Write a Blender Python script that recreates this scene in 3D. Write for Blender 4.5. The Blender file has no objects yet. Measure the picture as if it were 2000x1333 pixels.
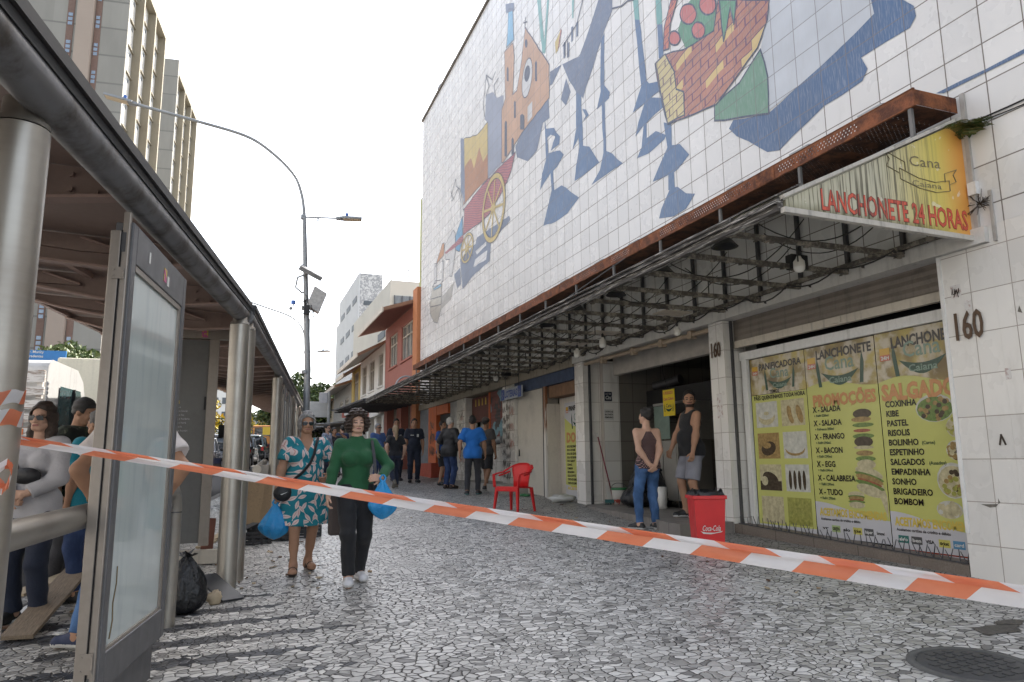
import bpy, bmesh, math, random
import numpy as np
from math import sin, cos, tan, pi, radians, sqrt, atan2
from mathutils import Vector, Matrix
random.seed(7); RNG = np.random.RandomState(5)
SC = bpy.context.scene
COL = SC.collection

def gz(x, y):                      # paved ground: rises along the street and towards the shops
    return 0.0307 * y + 0.03 * x

# ---------------------------------------------------------------- objects
def props(o, label=None, cat=None, group=None, kind=None):
    if label: o['label'] = label
    if cat: o['category'] = cat
    if group: o['group'] = group
    if kind: o['kind'] = kind
    return o

def thing(name, label, cat, loc=(0, 0, 0), rz=0.0, group=None):
    o = bpy.data.objects.new(name, None); COL.objects.link(o)
    o.location = loc; o.rotation_euler = (0, 0, rz); o.empty_display_size = .1
    return props(o, label, cat, group)

def origin(o):
    p = Vector((0, 0, 0))
    while o is not None:
        p += o.location; o = o.parent
    return p

def dup(root, loc, rz=None, label=None, scale=None):
    def cp(o, par):
        c = o.copy(); COL.objects.link(c)
        if par is not None: c.parent = par
        for ch in o.children: cp(ch, c)
        return c
    r = cp(root, None); r.location = loc
    if rz is not None: r.rotation_euler = (0, 0, rz)
    if scale is not None: r.scale = scale
    if label: r['label'] = label
    return r

def nrm(v):
    v = np.array(v, float); return v / (np.linalg.norm(v) + 1e-12)

class MB:
    """collects shapes and links them as ONE mesh object"""
    def __init__(s): s.v = []; s.f = []; s.m = []; s.sm = []; s.n = 0
    def add(s, vs, fs, mi=0, smooth=False):
        b = s.n
        s.v.extend([tuple(map(float, p)) for p in vs]); s.n += len(vs)
        for f in fs:
            s.f.append([b + i for i in f]); s.m.append(mi); s.sm.append(smooth)
        return s
    def box(s, x0, x1, y0, y1, z0, z1, mi=0):
        v = [(x0,y0,z0),(x1,y0,z0),(x1,y1,z0),(x0,y1,z0),(x0,y0,z1),(x1,y0,z1),(x1,y1,z1),(x0,y1,z1)]
        return s.add(v, [(0,3,2,1),(4,5,6,7),(0,1,5,4),(1,2,6,5),(2,3,7,6),(3,0,4,7)], mi)
    def obox(s, c, ax, ay, az, mi=0):            # centre and three half axes
        c = np.array(c, float); ax = np.array(ax, float); ay = np.array(ay, float); az = np.array(az, float)
        v = [c - ax - ay - az, c + ax - ay - az, c + ax + ay - az, c - ax + ay - az,
             c - ax - ay + az, c + ax - ay + az, c + ax + ay + az, c - ax + ay + az]
        return s.add(v, [(0,3,2,1),(4,5,6,7),(0,1,5,4),(1,2,6,5),(2,3,7,6),(3,0,4,7)], mi)
    def bar(s, a, b, w, h, mi=0, up=(0, 0, 1)):   # box section from a to b
        a = np.array(a, float); b = np.array(b, float); d = b - a; L = np.linalg.norm(d); d /= L
        up = np.array(up, float)
        if abs(d @ up) > .98: up = np.array((1., 0, 0))
        sd = nrm(np.cross(d, up)); u = np.cross(sd, d)
        return s.obox((a + b) / 2, d * L / 2, sd * w / 2, u * h / 2, mi)
    def poly(s, pts, mi=0): return s.add(pts, [tuple(range(len(pts)))], mi)
    def prism(s, pts, ext, mi=0, mi_side=None):
        n = len(pts); ext = np.array(ext, float)
        v = [np.array(p, float) for p in pts]; v += [p + ext for p in v]
        s.add(v, [tuple(range(n)), tuple(range(2 * n - 1, n - 1, -1))], mi)
        b = s.n; s.add(v, [(i, i + n, (i + 1) % n + n, (i + 1) % n) for i in range(n)], mi if mi_side is None else mi_side)
        return s
    def tube(s, path, r, n=10, mi=0, caps=True, smooth=True):
        P = [np.array(p, float) for p in path]; k = len(P)
        R = r if hasattr(r, '__len__') else [r] * k
        vs = []; fs = []; ref = None
        for i in range(k):
            t = nrm(P[min(i + 1, k - 1)] - P[max(i - 1, 0)])
            if ref is None: ref = np.array((0, 0, 1.)) if abs(t[2]) < .9 else np.array((1., 0, 0))
            a = nrm(ref - t * (ref @ t)); b = np.cross(t, a); ref = a
            for j in range(n):
                th = 2 * pi * j / n; vs.append(P[i] + R[i] * (cos(th) * a + sin(th) * b))
        for i in range(k - 1):
            for j in range(n):
                fs.append((i * n + j, i * n + (j + 1) % n, (i + 1) * n + (j + 1) % n, (i + 1) * n + j))
        s.add(vs, fs, mi, smooth)
        if caps:
            s.add(vs[:n], [tuple(range(n - 1, -1, -1))], mi); s.add(vs[-n:], [tuple(range(n))], mi)
        return s
    def cyl(s, a, b, r, n=14, mi=0, r2=None): return s.tube([a, b], [r, r if r2 is None else r2], n, mi)
    def lathe(s, c, prof, n=16, mi=0, smooth=True):
        vs = []; fs = []; k = len(prof)
        for (r, z) in prof:
            for j in range(n): vs.append((c[0] + r * cos(2*pi*j/n), c[1] + r * sin(2*pi*j/n), c[2] + z))
        for i in range(k - 1):
            for j in range(n): fs.append((i*n + j, i*n + (j+1) % n, (i+1)*n + (j+1) % n, (i+1)*n + j))
        return s.add(vs, fs, mi, smooth)
    def ell(s, c, r, n=12, m=8, mi=0, noise=0, seed=0):
        rs = np.random.RandomState(seed); vs = []; fs = []
        for i in range(m + 1):
            ph = pi * i / m - pi / 2
            for j in range(n):
                k = 1 + (rs.rand() - .5) * noise
                vs.append((c[0] + r[0]*cos(ph)*cos(2*pi*j/n)*k, c[1] + r[1]*cos(ph)*sin(2*pi*j/n)*k, c[2] + r[2]*sin(ph)*k))
        for i in range(m):
            for j in range(n): fs.append((i*n + j, i*n + (j+1) % n, (i+1)*n + (j+1) % n, (i+1)*n + j))
        return s.add(vs, fs, mi, True)
    def text(s, body, p, h, x=(0, -1, 0), up=(0, 0, 1), mi=0, align='LEFT', bold=0.0, xs=1.0, shear=0.0, w=None, ext=0.0):
        """lettering with baseline point p, cap height h, running along x"""
        cu = bpy.data.curves.new('lettering', 'FONT'); cu.body = body; cu.size = 1.0; cu.offset = bold; cu.shear = shear
        cu.align_x = align; cu.resolution_u = 2; cu.extrude = ext / max(h, 1e-6) * .72
        o = bpy.data.objects.new('lettering', cu); COL.objects.link(o)
        dg = bpy.context.evaluated_depsgraph_get(); dg.update()
        me = bpy.data.meshes.new_from_object(o.evaluated_get(dg))
        vs = np.array([v.co[:] for v in me.vertices]).reshape(-1, 3)
        fs = [tuple(f.vertices) for f in me.polygons]
        bpy.data.objects.remove(o); bpy.data.curves.remove(cu); bpy.data.meshes.remove(me)
        if len(vs) == 0: return s
        k = h / .72
        if w is not None:
            ww = vs[:, 0].max() - vs[:, 0].min(); xs = w / (ww * k)
        X = np.array(x, float); U = np.array(up, float); N = np.cross(X, U)
        out = np.array(p, float) + np.outer(vs[:, 0] * k * xs, X) + np.outer(vs[:, 1] * k, U) + np.outer(vs[:, 2] * k, N)
        return s.add(out, fs, mi)
    def build(s, name, mats, parent=None, local=False, bevel=0, wn=False):
        v = s.v
        if parent is not None and not local:
            o0 = origin(parent); v = [(a - o0.x, b - o0.y, c - o0.z) for a, b, c in v]
        me = bpy.data.meshes.new(name); me.from_pydata(v, [], s.f)
        if not isinstance(mats, (list, tuple)): mats = [mats]
        for m in mats: me.materials.append(m)
        me.polygons.foreach_set('material_index', s.m)
        me.polygons.foreach_set('use_smooth', s.sm)
        me.update()
        o = bpy.data.objects.new(name, me); COL.objects.link(o)
        if parent is not None: o.parent = parent
        if bevel:
            b = o.modifiers.new('bevel', 'BEVEL'); b.width = bevel; b.segments = 2; b.limit_method = 'ANGLE'; b.angle_limit = radians(40)
        return o

# ---------------------------------------------------------------- node expressions
class Ex:
    def __init__(s, nt, sock): s.nt = nt; s.s = sock
    def __add__(a, b): return M('ADD', a, b)
    def __radd__(a, b): return M('ADD', b, a)
    def __sub__(a, b): return M('SUBTRACT', a, b)
    def __rsub__(a, b): return M('SUBTRACT', b, a)
    def __mul__(a, b): return M('MULTIPLY', a, b)
    def __rmul__(a, b): return M('MULTIPLY', b, a)
    def __truediv__(a, b): return M('DIVIDE', a, b)
NTC = [None]
def M(op, *args):
    nt = NTC[0]; n = nt.nodes.new('ShaderNodeMath'); n.operation = op
    for i, a in enumerate(args):
        if isinstance(a, Ex): nt.links.new(a.s, n.inputs[i])
        else: n.inputs[i].default_value = a
    return Ex(nt, n.outputs[0])
def fract(a): return M('FRACT', a)
def floor_(a): return M('FLOOR', a)
def abs_(a): return M('ABSOLUTE', a)
def lt(a, b): return M('LESS_THAN', a, b)
def gt(a, b): return M('GREATER_THAN', a, b)
def mn(a, b): return M('MINIMUM', a, b)
def mx(a, b): return M('MAXIMUM', a, b)
def sn(a): return M('SINE', a)
def sm(x, a, b):
    nt = NTC[0]; n = nt.nodes.new('ShaderNodeMapRange'); n.interpolation_type = 'SMOOTHSTEP'
    nt.links.new(x.s, n.inputs[0]); n.inputs[1].default_value = a; n.inputs[2].default_value = b
    return Ex(nt, n.outputs[0])
def mix(f, a, b):
    nt = NTC[0]; n = nt.nodes.new('ShaderNodeMix'); n.data_type = 'RGBA'
    for k, v in ((0, f), (6, a), (7, b)):
        if isinstance(v, Ex): nt.links.new(v.s, n.inputs[k])
        elif k == 0: n.inputs[0].default_value = v
        else: n.inputs[k].default_value = (*v, 1) if len(v) == 3 else v
    return Ex(nt, n.outputs[2])
def cmul(a, f):                     # colour times grey value
    nt = NTC[0]; n = nt.nodes.new('ShaderNodeMix'); n.data_type = 'RGBA'; n.blend_type = 'MULTIPLY'; n.inputs[0].default_value = 1
    if isinstance(a, Ex): nt.links.new(a.s, n.inputs[6])
    else: n.inputs[6].default_value = (*a, 1)
    c = nt.nodes.new('ShaderNodeCombineColor')
    for i in range(3): nt.links.new(f.s, c.inputs[i])
    nt.links.new(c.outputs[0], n.inputs[7]); return Ex(nt, n.outputs[2])
def coords(kind='Object'):
    nt = NTC[0]
    if kind == 'World':
        n = nt.nodes.new('ShaderNodeNewGeometry'); return Ex(nt, n.outputs['Position'])
    n = nt.nodes.new('ShaderNodeTexCoord'); return Ex(nt, n.outputs[kind])
def sep(v):
    nt = NTC[0]; n = nt.nodes.new('ShaderNodeSeparateXYZ'); nt.links.new(v.s, n.inputs[0])
    return [Ex(nt, n.outputs[i]) for i in range(3)]
def vec(x, y, z=0.0):
    nt = NTC[0]; n = nt.nodes.new('ShaderNodeCombineXYZ')
    for i, a in enumerate((x, y, z)):
        if isinstance(a, Ex): nt.links.new(a.s, n.inputs[i])
        else: n.inputs[i].default_value = a
    return Ex(nt, n.outputs[0])
def noise(v, scale=5, detail=3, rough=.55, col=False, dist=0):
    nt = NTC[0]; n = nt.nodes.new('ShaderNodeTexNoise'); nt.links.new(v.s, n.inputs['Vector'])
    n.inputs['Scale'].default_value = scale; n.inputs['Detail'].default_value = detail; n.inputs['Roughness'].default_value = rough
    n.inputs['Distortion'].default_value = dist
    return Ex(nt, n.outputs[1 if col else 0])
def white(v):
    nt = NTC[0]; n = nt.nodes.new('ShaderNodeTexWhiteNoise'); nt.links.new(v.s, n.inputs['Vector']); return Ex(nt, n.outputs[0])
def voro(v, scale, feature='F1', dim='2D', rnd=1.0):
    nt = NTC[0]; n = nt.nodes.new('ShaderNodeTexVoronoi'); n.voronoi_dimensions = dim; n.feature = feature
    nt.links.new(v.s, n.inputs['Vector']); n.inputs['Scale'].default_value = scale; n.inputs['Randomness'].default_value = rnd
    return {o.name: Ex(nt, o) for o in n.outputs}

MATS = {}
def mat(name, col=(.5, .5, .5), rough=.6, metal=0.0, fn=None, var=.12, vs=6.0, bump=0.0, bs=40.0, spec=.5, trans=0.0, alpha=1.0, emit=None, coat=0.0, sheen=0.0):
    """procedural material: base colour with soft mottling and grime; fn(p) may return colour / roughness / bump / alpha"""
    if name in MATS: return MATS[name]
    m = bpy.data.materials.new(name); m.use_nodes = True; nt = m.node_tree; NTC[0] = nt
    b = nt.nodes['Principled BSDF']
    b.inputs['Roughness'].default_value = rough; b.inputs['Metallic'].default_value = metal
    b.inputs['Specular IOR Level'].default_value = spec; b.inputs['Transmission Weight'].default_value = trans
    b.inputs['Alpha'].default_value = alpha; b.inputs['Coat Weight'].default_value = coat
    b.inputs['Sheen Weight'].default_value = sheen
    p = coords('Object'); c = None; h = None
    if fn:
        r = fn(p)
        c = r.get('c'); h = r.get('h')
        if 'r' in r: nt.links.new(r['r'].s, b.inputs['Roughness'])
        if 'a' in r: nt.links.new(r['a'].s, b.inputs['Alpha'])
        if 'm' in r: nt.links.new(r['m'].s, b.inputs['Metallic'])
        bump = r.get('bump', bump)
    if c is None:
        if var > 0:
            n1 = noise(p, vs, 4, .6)
            c = mix(n1, tuple(max(0, x * (1 - var * 1.6)) for x in col), tuple(min(1, x * (1 + var * 1.2)) for x in col))
        else: c = None
    if c is not None: nt.links.new(c.s, b.inputs['Base Color'])
    else: b.inputs['Base Color'].default_value = (*col, 1)
    if bump and h is None: h = noise(p, bs, 3, .6)
    if h is not None and bump:
        bn = nt.nodes.new('ShaderNodeBump'); bn.inputs['Strength'].default_value = bump; bn.inputs['Distance'].default_value = .02
        nt.links.new(h.s, bn.inputs['Height']); nt.links.new(bn.outputs[0], b.inputs['Normal'])
    if emit:
        b.inputs['Emission Color'].default_value = (*emit[0], 1); b.inputs['Emission Strength'].default_value = emit[1]
    MATS[name] = m; return m
MURAL = [(1,'navy',0,[(11.4,10.31),(10.86,9.96),(10.88,9.74),(11.2,9.53),(12.18,8.63),(12.49,8.92),(12.8,9.33),(13.12,9.89),(12.3,9.61),(11.97,9.83)]),(1,'navy',0,[(13.78,10.07),(13.16,9.91),(13.67,9.71),(13.8,9.74)]),(1,'navy',0,[(12.95,9.47),(12.74,9.05),(12.99,8.86),(13.24,9.13)]),(1,'blue',0,[(12.49,8.92),(12.26,8.72),(12.24,7.63),(11.96,7.49),(11.57,7.0),(12.07,7.01),(12.66,7.04),(12.57,7.34),(12.41,7.67),(12.43,7.88),(12.72,7.75),(12.53,8.13)]),(1,'blue',0,[(12.23,8.42),(12.06,8.32),(11.95,8.15),(12.21,8.14),(12.09,8.2)]),(1,'blue',0,[(11.36,9.4),(11.21,9.49),(11.28,8.44),(11.07,8.19),(11.11,8.09),(11.28,8.09),(11.29,7.12),(11.06,6.97),(10.68,6.62),(11.32,6.66),(11.92,6.68),(11.56,6.84),(11.4,7.12),(11.4,8.1),(11.61,8.1),(11.43,8.38)]),(1,'blue',0,[(10.09,9.07),(9.94,8.97),(9.79,7.74),(9.72,7.66),(9.42,7.54),(9.43,7.36),(9.69,7.39),(9.33,7.2),(9.34,7.04),(9.85,7.01),(9.87,6.74),(9.58,6.74),(9.29,6.54),(9.34,6.49),(9.82,6.45),(10.21,6.52),(10.04,6.65),(9.95,7.0),(10.23,6.93),(10.11,7.14),(9.89,7.38),(10.28,7.4),(10.13,7.57),(9.97,7.74)]),(1,'teal',0,[(10.13,9.48),(9.95,9.36),(9.94,8.97),(10.09,9.07)]),(1,'teal',0,[(9.41,9.01),(9.25,8.91),(9.25,8.46),(9.41,8.56)]),(1,'blue',0,[(9.4,8.55),(9.25,8.46),(9.26,7.86),(9.4,7.94)]),(1,'blue',0,[(9.34,6.78),(9.13,6.65),(9.14,6.3),(8.93,6.23),(8.7,5.96),(9.0,5.85),(9.12,5.84),(9.12,5.57),(9.3,5.61),(9.28,5.86),(9.44,5.87),(9.74,5.92),(9.56,6.08),(9.27,6.32)]),(1,'blue',0,[(9.26,5.61),(9.05,5.58),(8.83,5.39),(8.6,5.3),(8.85,5.15),(9.19,5.14),(9.6,5.24),(9.52,5.38)]),(1,'blue',0,[(14.05,8.82),(13.63,8.65),(13.32,8.31),(13.37,8.15),(13.82,8.19),(13.69,8.33),(13.56,8.42),(13.81,8.57),(14.0,8.58),(13.95,8.19),(13.34,8.0),(13.15,7.82),(13.51,7.69),(13.72,7.68),(13.68,7.22),(13.3,7.19),(12.47,6.62),(13.03,6.48),(13.65,6.49),(14.31,6.61),(14.09,6.9),(13.82,7.27),(13.86,7.68),(13.98,7.65),(14.47,7.51),(14.32,7.86),(14.09,8.1),(14.13,9.08)]),(1,'teal',0,[(14.46,12.31),(14.23,12.16),(14.05,10.67),(14.2,10.78)]),(1,'teal',0,[(13.87,11.93),(13.76,11.85),(14.02,10.68),(14.11,10.74)]),(1,'teal',0,[(12.57,11.07),(12.47,11.01),(12.53,10.62),(12.58,10.65)]),(1,'slate',0,[(13.89,9.47),(13.86,8.99),(14.22,9.05),(14.61,8.54),(15.19,8.51),(15.9,8.9),(16.0,9.21),(15.56,9.47),(14.67,9.49)]),(1,'hatch',0,[(18.42,11.1),(18.27,11.79),(17.67,11.57),(17.36,11.23),(16.84,11.06),(16.97,9.2),(18.17,9.21),(18.17,10.89)]),(2,'orange',1,[(15.22,12.05),(13.82,10.27),(13.85,9.47),(15.56,9.39),(16.91,9.17),(17.02,9.22),(16.99,10.69),(16.69,10.89),(16.74,12.25),(16.08,12.13),(16.01,11.71),(16.15,10.71),(15.84,10.68),(15.5,11.29)]),(2,'sky',1,[(16.4,13.3),(16.09,13.11),(16.02,12.19),(16.57,12.29),(16.47,12.72)]),(2,'navy',0,[(16.63,13.59),(15.99,13.22),(15.98,12.99),(16.57,13.28)]),(3,'pale',1,[(14.85,10.47),(14.93,10.34),(15.03,10.24),(15.14,10.18),(15.26,10.19),(15.37,10.24),(15.44,10.35),(15.49,10.49),(15.49,10.66),(15.44,10.82),(15.36,10.96),(15.26,11.06),(15.14,11.11),(15.02,11.1),(14.92,11.04),(14.85,10.93),(14.81,10.79),(14.81,10.63)]),(3,'ink',0,[(14.96,10.66),(15.0,10.6),(15.05,10.57),(15.11,10.55),(15.18,10.56),(15.24,10.6),(15.29,10.66),(15.32,10.72),(15.33,10.8),(15.32,10.87),(15.28,10.92),(15.23,10.96),(15.16,10.97),(15.1,10.96),(15.04,10.92),(14.99,10.87),(14.96,10.8),(14.95,10.73)]),(3,'ink',0,[(15.09,11.53),(15.1,11.5),(15.12,11.47),(15.14,11.46),(15.17,11.47),(15.2,11.48),(15.23,11.52),(15.25,11.55),(15.27,11.6),(15.27,11.64),(15.27,11.68),(15.25,11.7),(15.22,11.71),(15.19,11.71),(15.16,11.69),(15.13,11.66),(15.11,11.62),(15.1,11.58)]),(3,'ink',0,[(14.64,10.77),(14.57,10.79),(14.51,10.7),(14.52,10.23),(14.65,10.3)]),(3,'ink',0,[(16.06,10.45),(15.99,10.48),(15.93,10.39),(15.94,9.97),(16.07,10.04)]),(3,'ink',0,[(16.76,10.23),(16.67,10.25),(16.58,10.15),(16.6,9.22),(16.79,9.29)]),(3,'ink',0,[(16.27,9.54),(16.18,9.56),(16.1,9.46),(16.11,9.05),(16.28,9.13)]),(3,'ink',0,[(16.56,11.66),(16.49,11.69),(16.43,11.59),(16.44,11.24),(16.57,11.32)]),(3,'ink',0,[(15.64,9.9),(15.5,9.88),(15.36,9.76),(15.37,9.4),(15.65,9.53)]),(3,'pale',0,[(15.14,9.88),(14.84,9.89),(14.86,9.5),(15.15,9.48)]),(2,'yellow',1,[(20.47,11.42),(19.14,10.95),(18.15,10.9),(18.17,9.21),(19.29,9.28),(20.51,9.25)]),(3,'brown',0,[(20.39,10.44),(19.75,10.48),(19.44,10.01),(18.92,10.47),(18.57,9.87),(18.16,9.96),(18.17,9.21),(19.29,9.28),(20.51,9.25)]),(3,'slate',0,[(20.85,11.61),(20.46,11.41),(20.35,9.22),(20.8,9.83)]),(2,'crimson',1,[(16.0,9.09),(16.34,8.69),(16.86,8.43),(18.05,8.13),(18.73,8.15),(20.54,8.29),(20.41,9.05),(20.54,9.1),(18.58,9.2),(17.03,9.14)]),(3,'crimson',0,[(22.71,8.32),(20.54,8.3),(20.5,8.08),(22.48,8.22)]),(1,'slate',0,[(19.15,7.8),(16.48,7.57),(16.43,7.43),(17.93,7.26),(18.04,6.79),(19.45,6.75),(20.61,6.58),(20.86,7.6),(19.3,7.64)]),(2,'white',0,[(19.52,7.0),(19.3,7.18),(18.22,7.15),(18.33,6.91)]),(2,'white',0,[(19.3,7.41),(18.32,7.42),(18.32,7.31),(19.16,7.28)]),(1,'slate',0,[(21.55,7.28),(20.86,7.33),(20.77,6.79),(21.19,6.74)]),(1,'grey',0,[(22.93,6.88),(21.54,7.02),(21.89,6.55),(22.96,6.46)]),(1,'well',1,[(24.67,7.09),(24.29,7.51),(23.04,7.33),(23.08,6.54),(23.57,6.07),(24.03,6.19),(24.59,6.62)]),(2,'sky',1,[(24.14,7.42),(23.14,7.35),(23.1,7.26),(24.07,7.34)]),(2,'rust',1,[(23.93,8.15),(22.98,8.71),(22.76,8.7),(22.79,8.28),(23.68,8.2)]),(2,'azure',1,[(21.39,8.5),(20.62,8.92),(20.57,8.16),(20.95,7.87),(21.35,8.04)]),(2,'pale',1,[(22.72,8.58),(21.66,8.79),(21.42,8.62),(21.38,7.99),(21.81,7.29),(22.05,7.35),(22.06,7.92),(22.57,8.06)]),(2,'pale',1,[(24.04,8.29),(23.72,8.23),(23.74,7.55),(23.99,7.55)]),(2,'pale',1,[(23.0,8.1),(22.82,8.07),(22.89,7.4),(23.01,7.4)]),(2,'crimson',0,[(13.16,10.75),(13.11,10.7),(13.26,10.41),(13.34,10.34)]),(2,'yellow',0,[(13.47,10.61),(13.16,10.74),(13.34,10.34),(13.45,10.33)]),(2,'navy',0,[(12.64,10.47),(12.54,10.44),(12.57,10.13),(12.65,10.14)]),(2,'navy',0,[(12.4,10.43),(12.3,10.41),(12.33,10.09),(12.41,10.11)]),(2,'navy',0,[(12.85,10.22),(12.74,10.19),(12.77,9.87),(12.86,9.89)]),(2,'navy',0,[(13.04,10.31),(12.93,10.29),(12.96,9.96),(13.05,9.98)]),(3,'basket',1,[(9.51,7.9),(9.27,7.91),(8.71,7.69),(7.94,7.55),(7.8,7.96),(6.78,7.29),(6.84,7.04),(7.06,6.77),(7.5,6.6),(7.98,6.42),(9.22,6.69),(9.4,7.34)]),(4,'straw',1,[(9.49,7.89),(9.2,7.9),(8.97,7.47),(8.94,7.15),(8.75,7.01),(8.76,6.63),(9.22,6.7),(9.38,7.33)]),(2,'green',0,[(8.82,8.09),(8.61,8.35),(8.44,8.38),(7.89,8.02),(7.88,7.52),(8.64,7.68)]),(3,'red',1,[(8.77,7.93),(8.78,7.89),(8.81,7.88),(8.85,7.87),(8.91,7.89),(8.96,7.92),(9.01,7.96),(9.05,8.01),(9.07,8.06),(9.08,8.11),(9.06,8.14),(9.03,8.16),(8.99,8.17),(8.94,8.15),(8.89,8.12),(8.84,8.07),(8.8,8.02),(8.78,7.97)]),(3,'red',1,[(8.32,8.06),(8.34,8.01),(8.38,7.99),(8.44,7.98),(8.5,8.0),(8.58,8.05),(8.64,8.11),(8.7,8.18),(8.73,8.26),(8.74,8.32),(8.72,8.37),(8.68,8.4),(8.62,8.4),(8.55,8.37),(8.48,8.33),(8.41,8.27),(8.36,8.19),(8.33,8.12)]),(3,'red',1,[(7.86,7.91),(7.87,7.87),(7.91,7.84),(7.96,7.84),(8.02,7.86),(8.09,7.9),(8.15,7.96),(8.2,8.03),(8.23,8.1),(8.24,8.16),(8.22,8.21),(8.18,8.23),(8.13,8.23),(8.06,8.21),(8.0,8.17),(7.94,8.11),(7.89,8.04),(7.86,7.97)]),(3,'red',1,[(8.14,7.68),(8.15,7.64),(8.18,7.62),(8.23,7.61),(8.28,7.63),(8.34,7.66),(8.39,7.71),(8.43,7.76),(8.45,7.82),(8.46,7.87),(8.45,7.91),(8.41,7.93),(8.37,7.94),(8.31,7.92),(8.26,7.88),(8.21,7.84),(8.17,7.78),(8.14,7.73)]),(4,'green',1,[(7.77,7.94),(7.41,7.7),(7.49,7.38),(7.55,7.67),(7.73,7.26),(7.76,7.79)]),(3,'handle',1,[(9.25,7.99),(9.19,8.37),(8.96,8.72),(8.79,8.61),(9.02,8.32),(9.09,7.93)]),(2,'green2',1,[(7.01,6.72),(6.91,6.28),(6.94,5.78),(8.04,6.2),(8.02,6.42),(7.46,6.48)]),(1,'paper',0,[(6.79,7.3),(5.26,6.3),(5.24,6.12),(6.03,5.94),(6.92,5.82),(6.91,6.28),(7.0,6.73),(6.84,7.11)]),(0,'blue2',0,[(5.24,6.12),(5.27,6.31),(4.89,6.06),(4.77,5.91),(4.76,5.79),(4.84,5.71),(5.46,5.73),(5.39,5.56),(5.47,5.46),(6.03,5.44),(6.8,5.22),(7.02,5.29),(7.16,5.41),(7.59,5.76),(7.74,5.94),(7.64,6.02),(6.93,5.79),(6.03,5.94)]),(1,'blue2',0,[(4.64,4.89),(4.14,4.87),(3.8,4.87),(3.54,4.85),(3.55,4.83),(3.8,4.83),(4.15,4.84),(4.56,4.85)])]
SKETCH = [[(17.47,12.07),(17.73,11.97),(18.27,12.4),(18.41,11.95),(18.55,11.64),(18.42,11.19)],[(17.22,11.75),(17.6,11.72),(17.48,11.38)],[(18.27,12.35),(18.0,11.93),(18.34,11.73)],[(21.95,9.99),(21.41,10.43),(21.3,10.15),(20.88,9.89),(20.63,9.47),(20.54,9.04)],[(21.67,9.84),(21.06,10.01),(20.79,9.43),(20.88,8.95)],[(21.95,10.21),(21.67,9.84),(21.85,9.85)],[(24.29,7.51),(23.87,7.63),(23.15,7.49)],[(24.5,7.11),(23.13,6.92)],[(24.53,6.83),(23.12,6.63)],[(13.06,10.29),(12.37,10.38),(12.06,10.74)],[(12.98,10.32),(13.0,10.04)],[(12.83,10.26),(12.85,9.92)],[(10.87,9.78),(10.51,9.6),(10.31,9.57),(10.1,9.46)],[(15.25,12.04),(15.19,12.3)],[(15.32,12.23),(15.11,12.13)]]
WHEELS = [(17.71,8.19,0.89,0.87),(20.13,7.75,0.59,0.41)]
# ================================================================ camera, sun, sky
cam = bpy.data.objects.new('camera', bpy.data.cameras.new('camera')); COL.objects.link(cam); SC.camera = cam
cam.data.lens = 25.327; cam.data.sensor_width = 36; cam.data.clip_end = 3000; cam.data.clip_start = .05
_ya, _pi, _ro = 0.361764, 0.164605, -0.00957277
_f = np.array([sin(_ya)*cos(_pi), cos(_ya)*cos(_pi), sin(_pi)]); _r = np.array([cos(_ya), -sin(_ya), 0]); _u = np.cross(_r, _f)
_r2 = cos(_ro)*_r + sin(_ro)*_u; _u2 = -sin(_ro)*_r + cos(_ro)*_u
_m = Matrix.Identity(4)
for i in range(3):
    _m[i][0] = _r2[i]; _m[i][1] = _u2[i]; _m[i][2] = -_f[i]
_m[0][3], _m[1][3], _m[2][3] = 0, 0, 1.40
cam.matrix_world = _m

SUN_EL, SUN_AZ = radians(46), radians(46)          # azimuth clockwise from the street direction (+Y)
SC.world = bpy.data.worlds.new('World'); SC.world.use_nodes = True
wn = SC.world.node_tree; sky = wn.nodes.new('ShaderNodeTexSky'); sky.sky_type = 'NISHITA'; sky.sun_disc = False
sky.sun_elevation = SUN_EL; sky.sun_rotation = SUN_AZ; sky.air_density = 1.0; sky.dust_density = 4.5; sky.ozone_density = 1.0; sky.altitude = 900
bg = wn.nodes['Background']; bg.inputs[1].default_value = 0.15
bw = wn.nodes.new('ShaderNodeRGBToBW'); wn.links.new(sky.outputs[0], bw.inputs[0])        # thin bright haze takes the blue out of the sky
mxs = wn.nodes.new('ShaderNodeMix'); mxs.data_type = 'RGBA'; mxs.inputs[0].default_value = .58
wn.links.new(sky.outputs[0], mxs.inputs[6]); wn.links.new(bw.outputs[0], mxs.inputs[7]); wrm = wn.nodes.new('ShaderNodeMix'); wrm.data_type = 'RGBA'; wrm.blend_type = 'MULTIPLY'; wrm.inputs[0].default_value = 1; wrm.inputs[7].default_value = (1.03, 1.0, .955, 1)
wn.links.new(mxs.outputs[2], wrm.inputs[6]); wn.links.new(wrm.outputs[2], bg.inputs[0])
sd = np.array([sin(SUN_AZ)*cos(SUN_EL), cos(SUN_AZ)*cos(SUN_EL), sin(SUN_EL)])
sl = bpy.data.lights.new('sun', 'SUN'); sl.energy = 3.0; sl.angle = radians(.5); sl.color = (1, .94, .85)
so = bpy.data.objects.new('sun', sl); COL.objects.link(so); so.rotation_euler = Vector(-sd).to_track_quat('-Z', 'Y').to_euler(); so.location = (60, 10, 60)
SC.view_settings.view_transform = 'Standard'; SC.view_settings.look = 'None'; SC.view_settings.gamma = 1.0; SC.view_settings.exposure = 2.25
SC.render.engine = 'CYCLES'; SC.cycles.use_denoising = True; SC.cycles.max_bounces = 8

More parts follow.
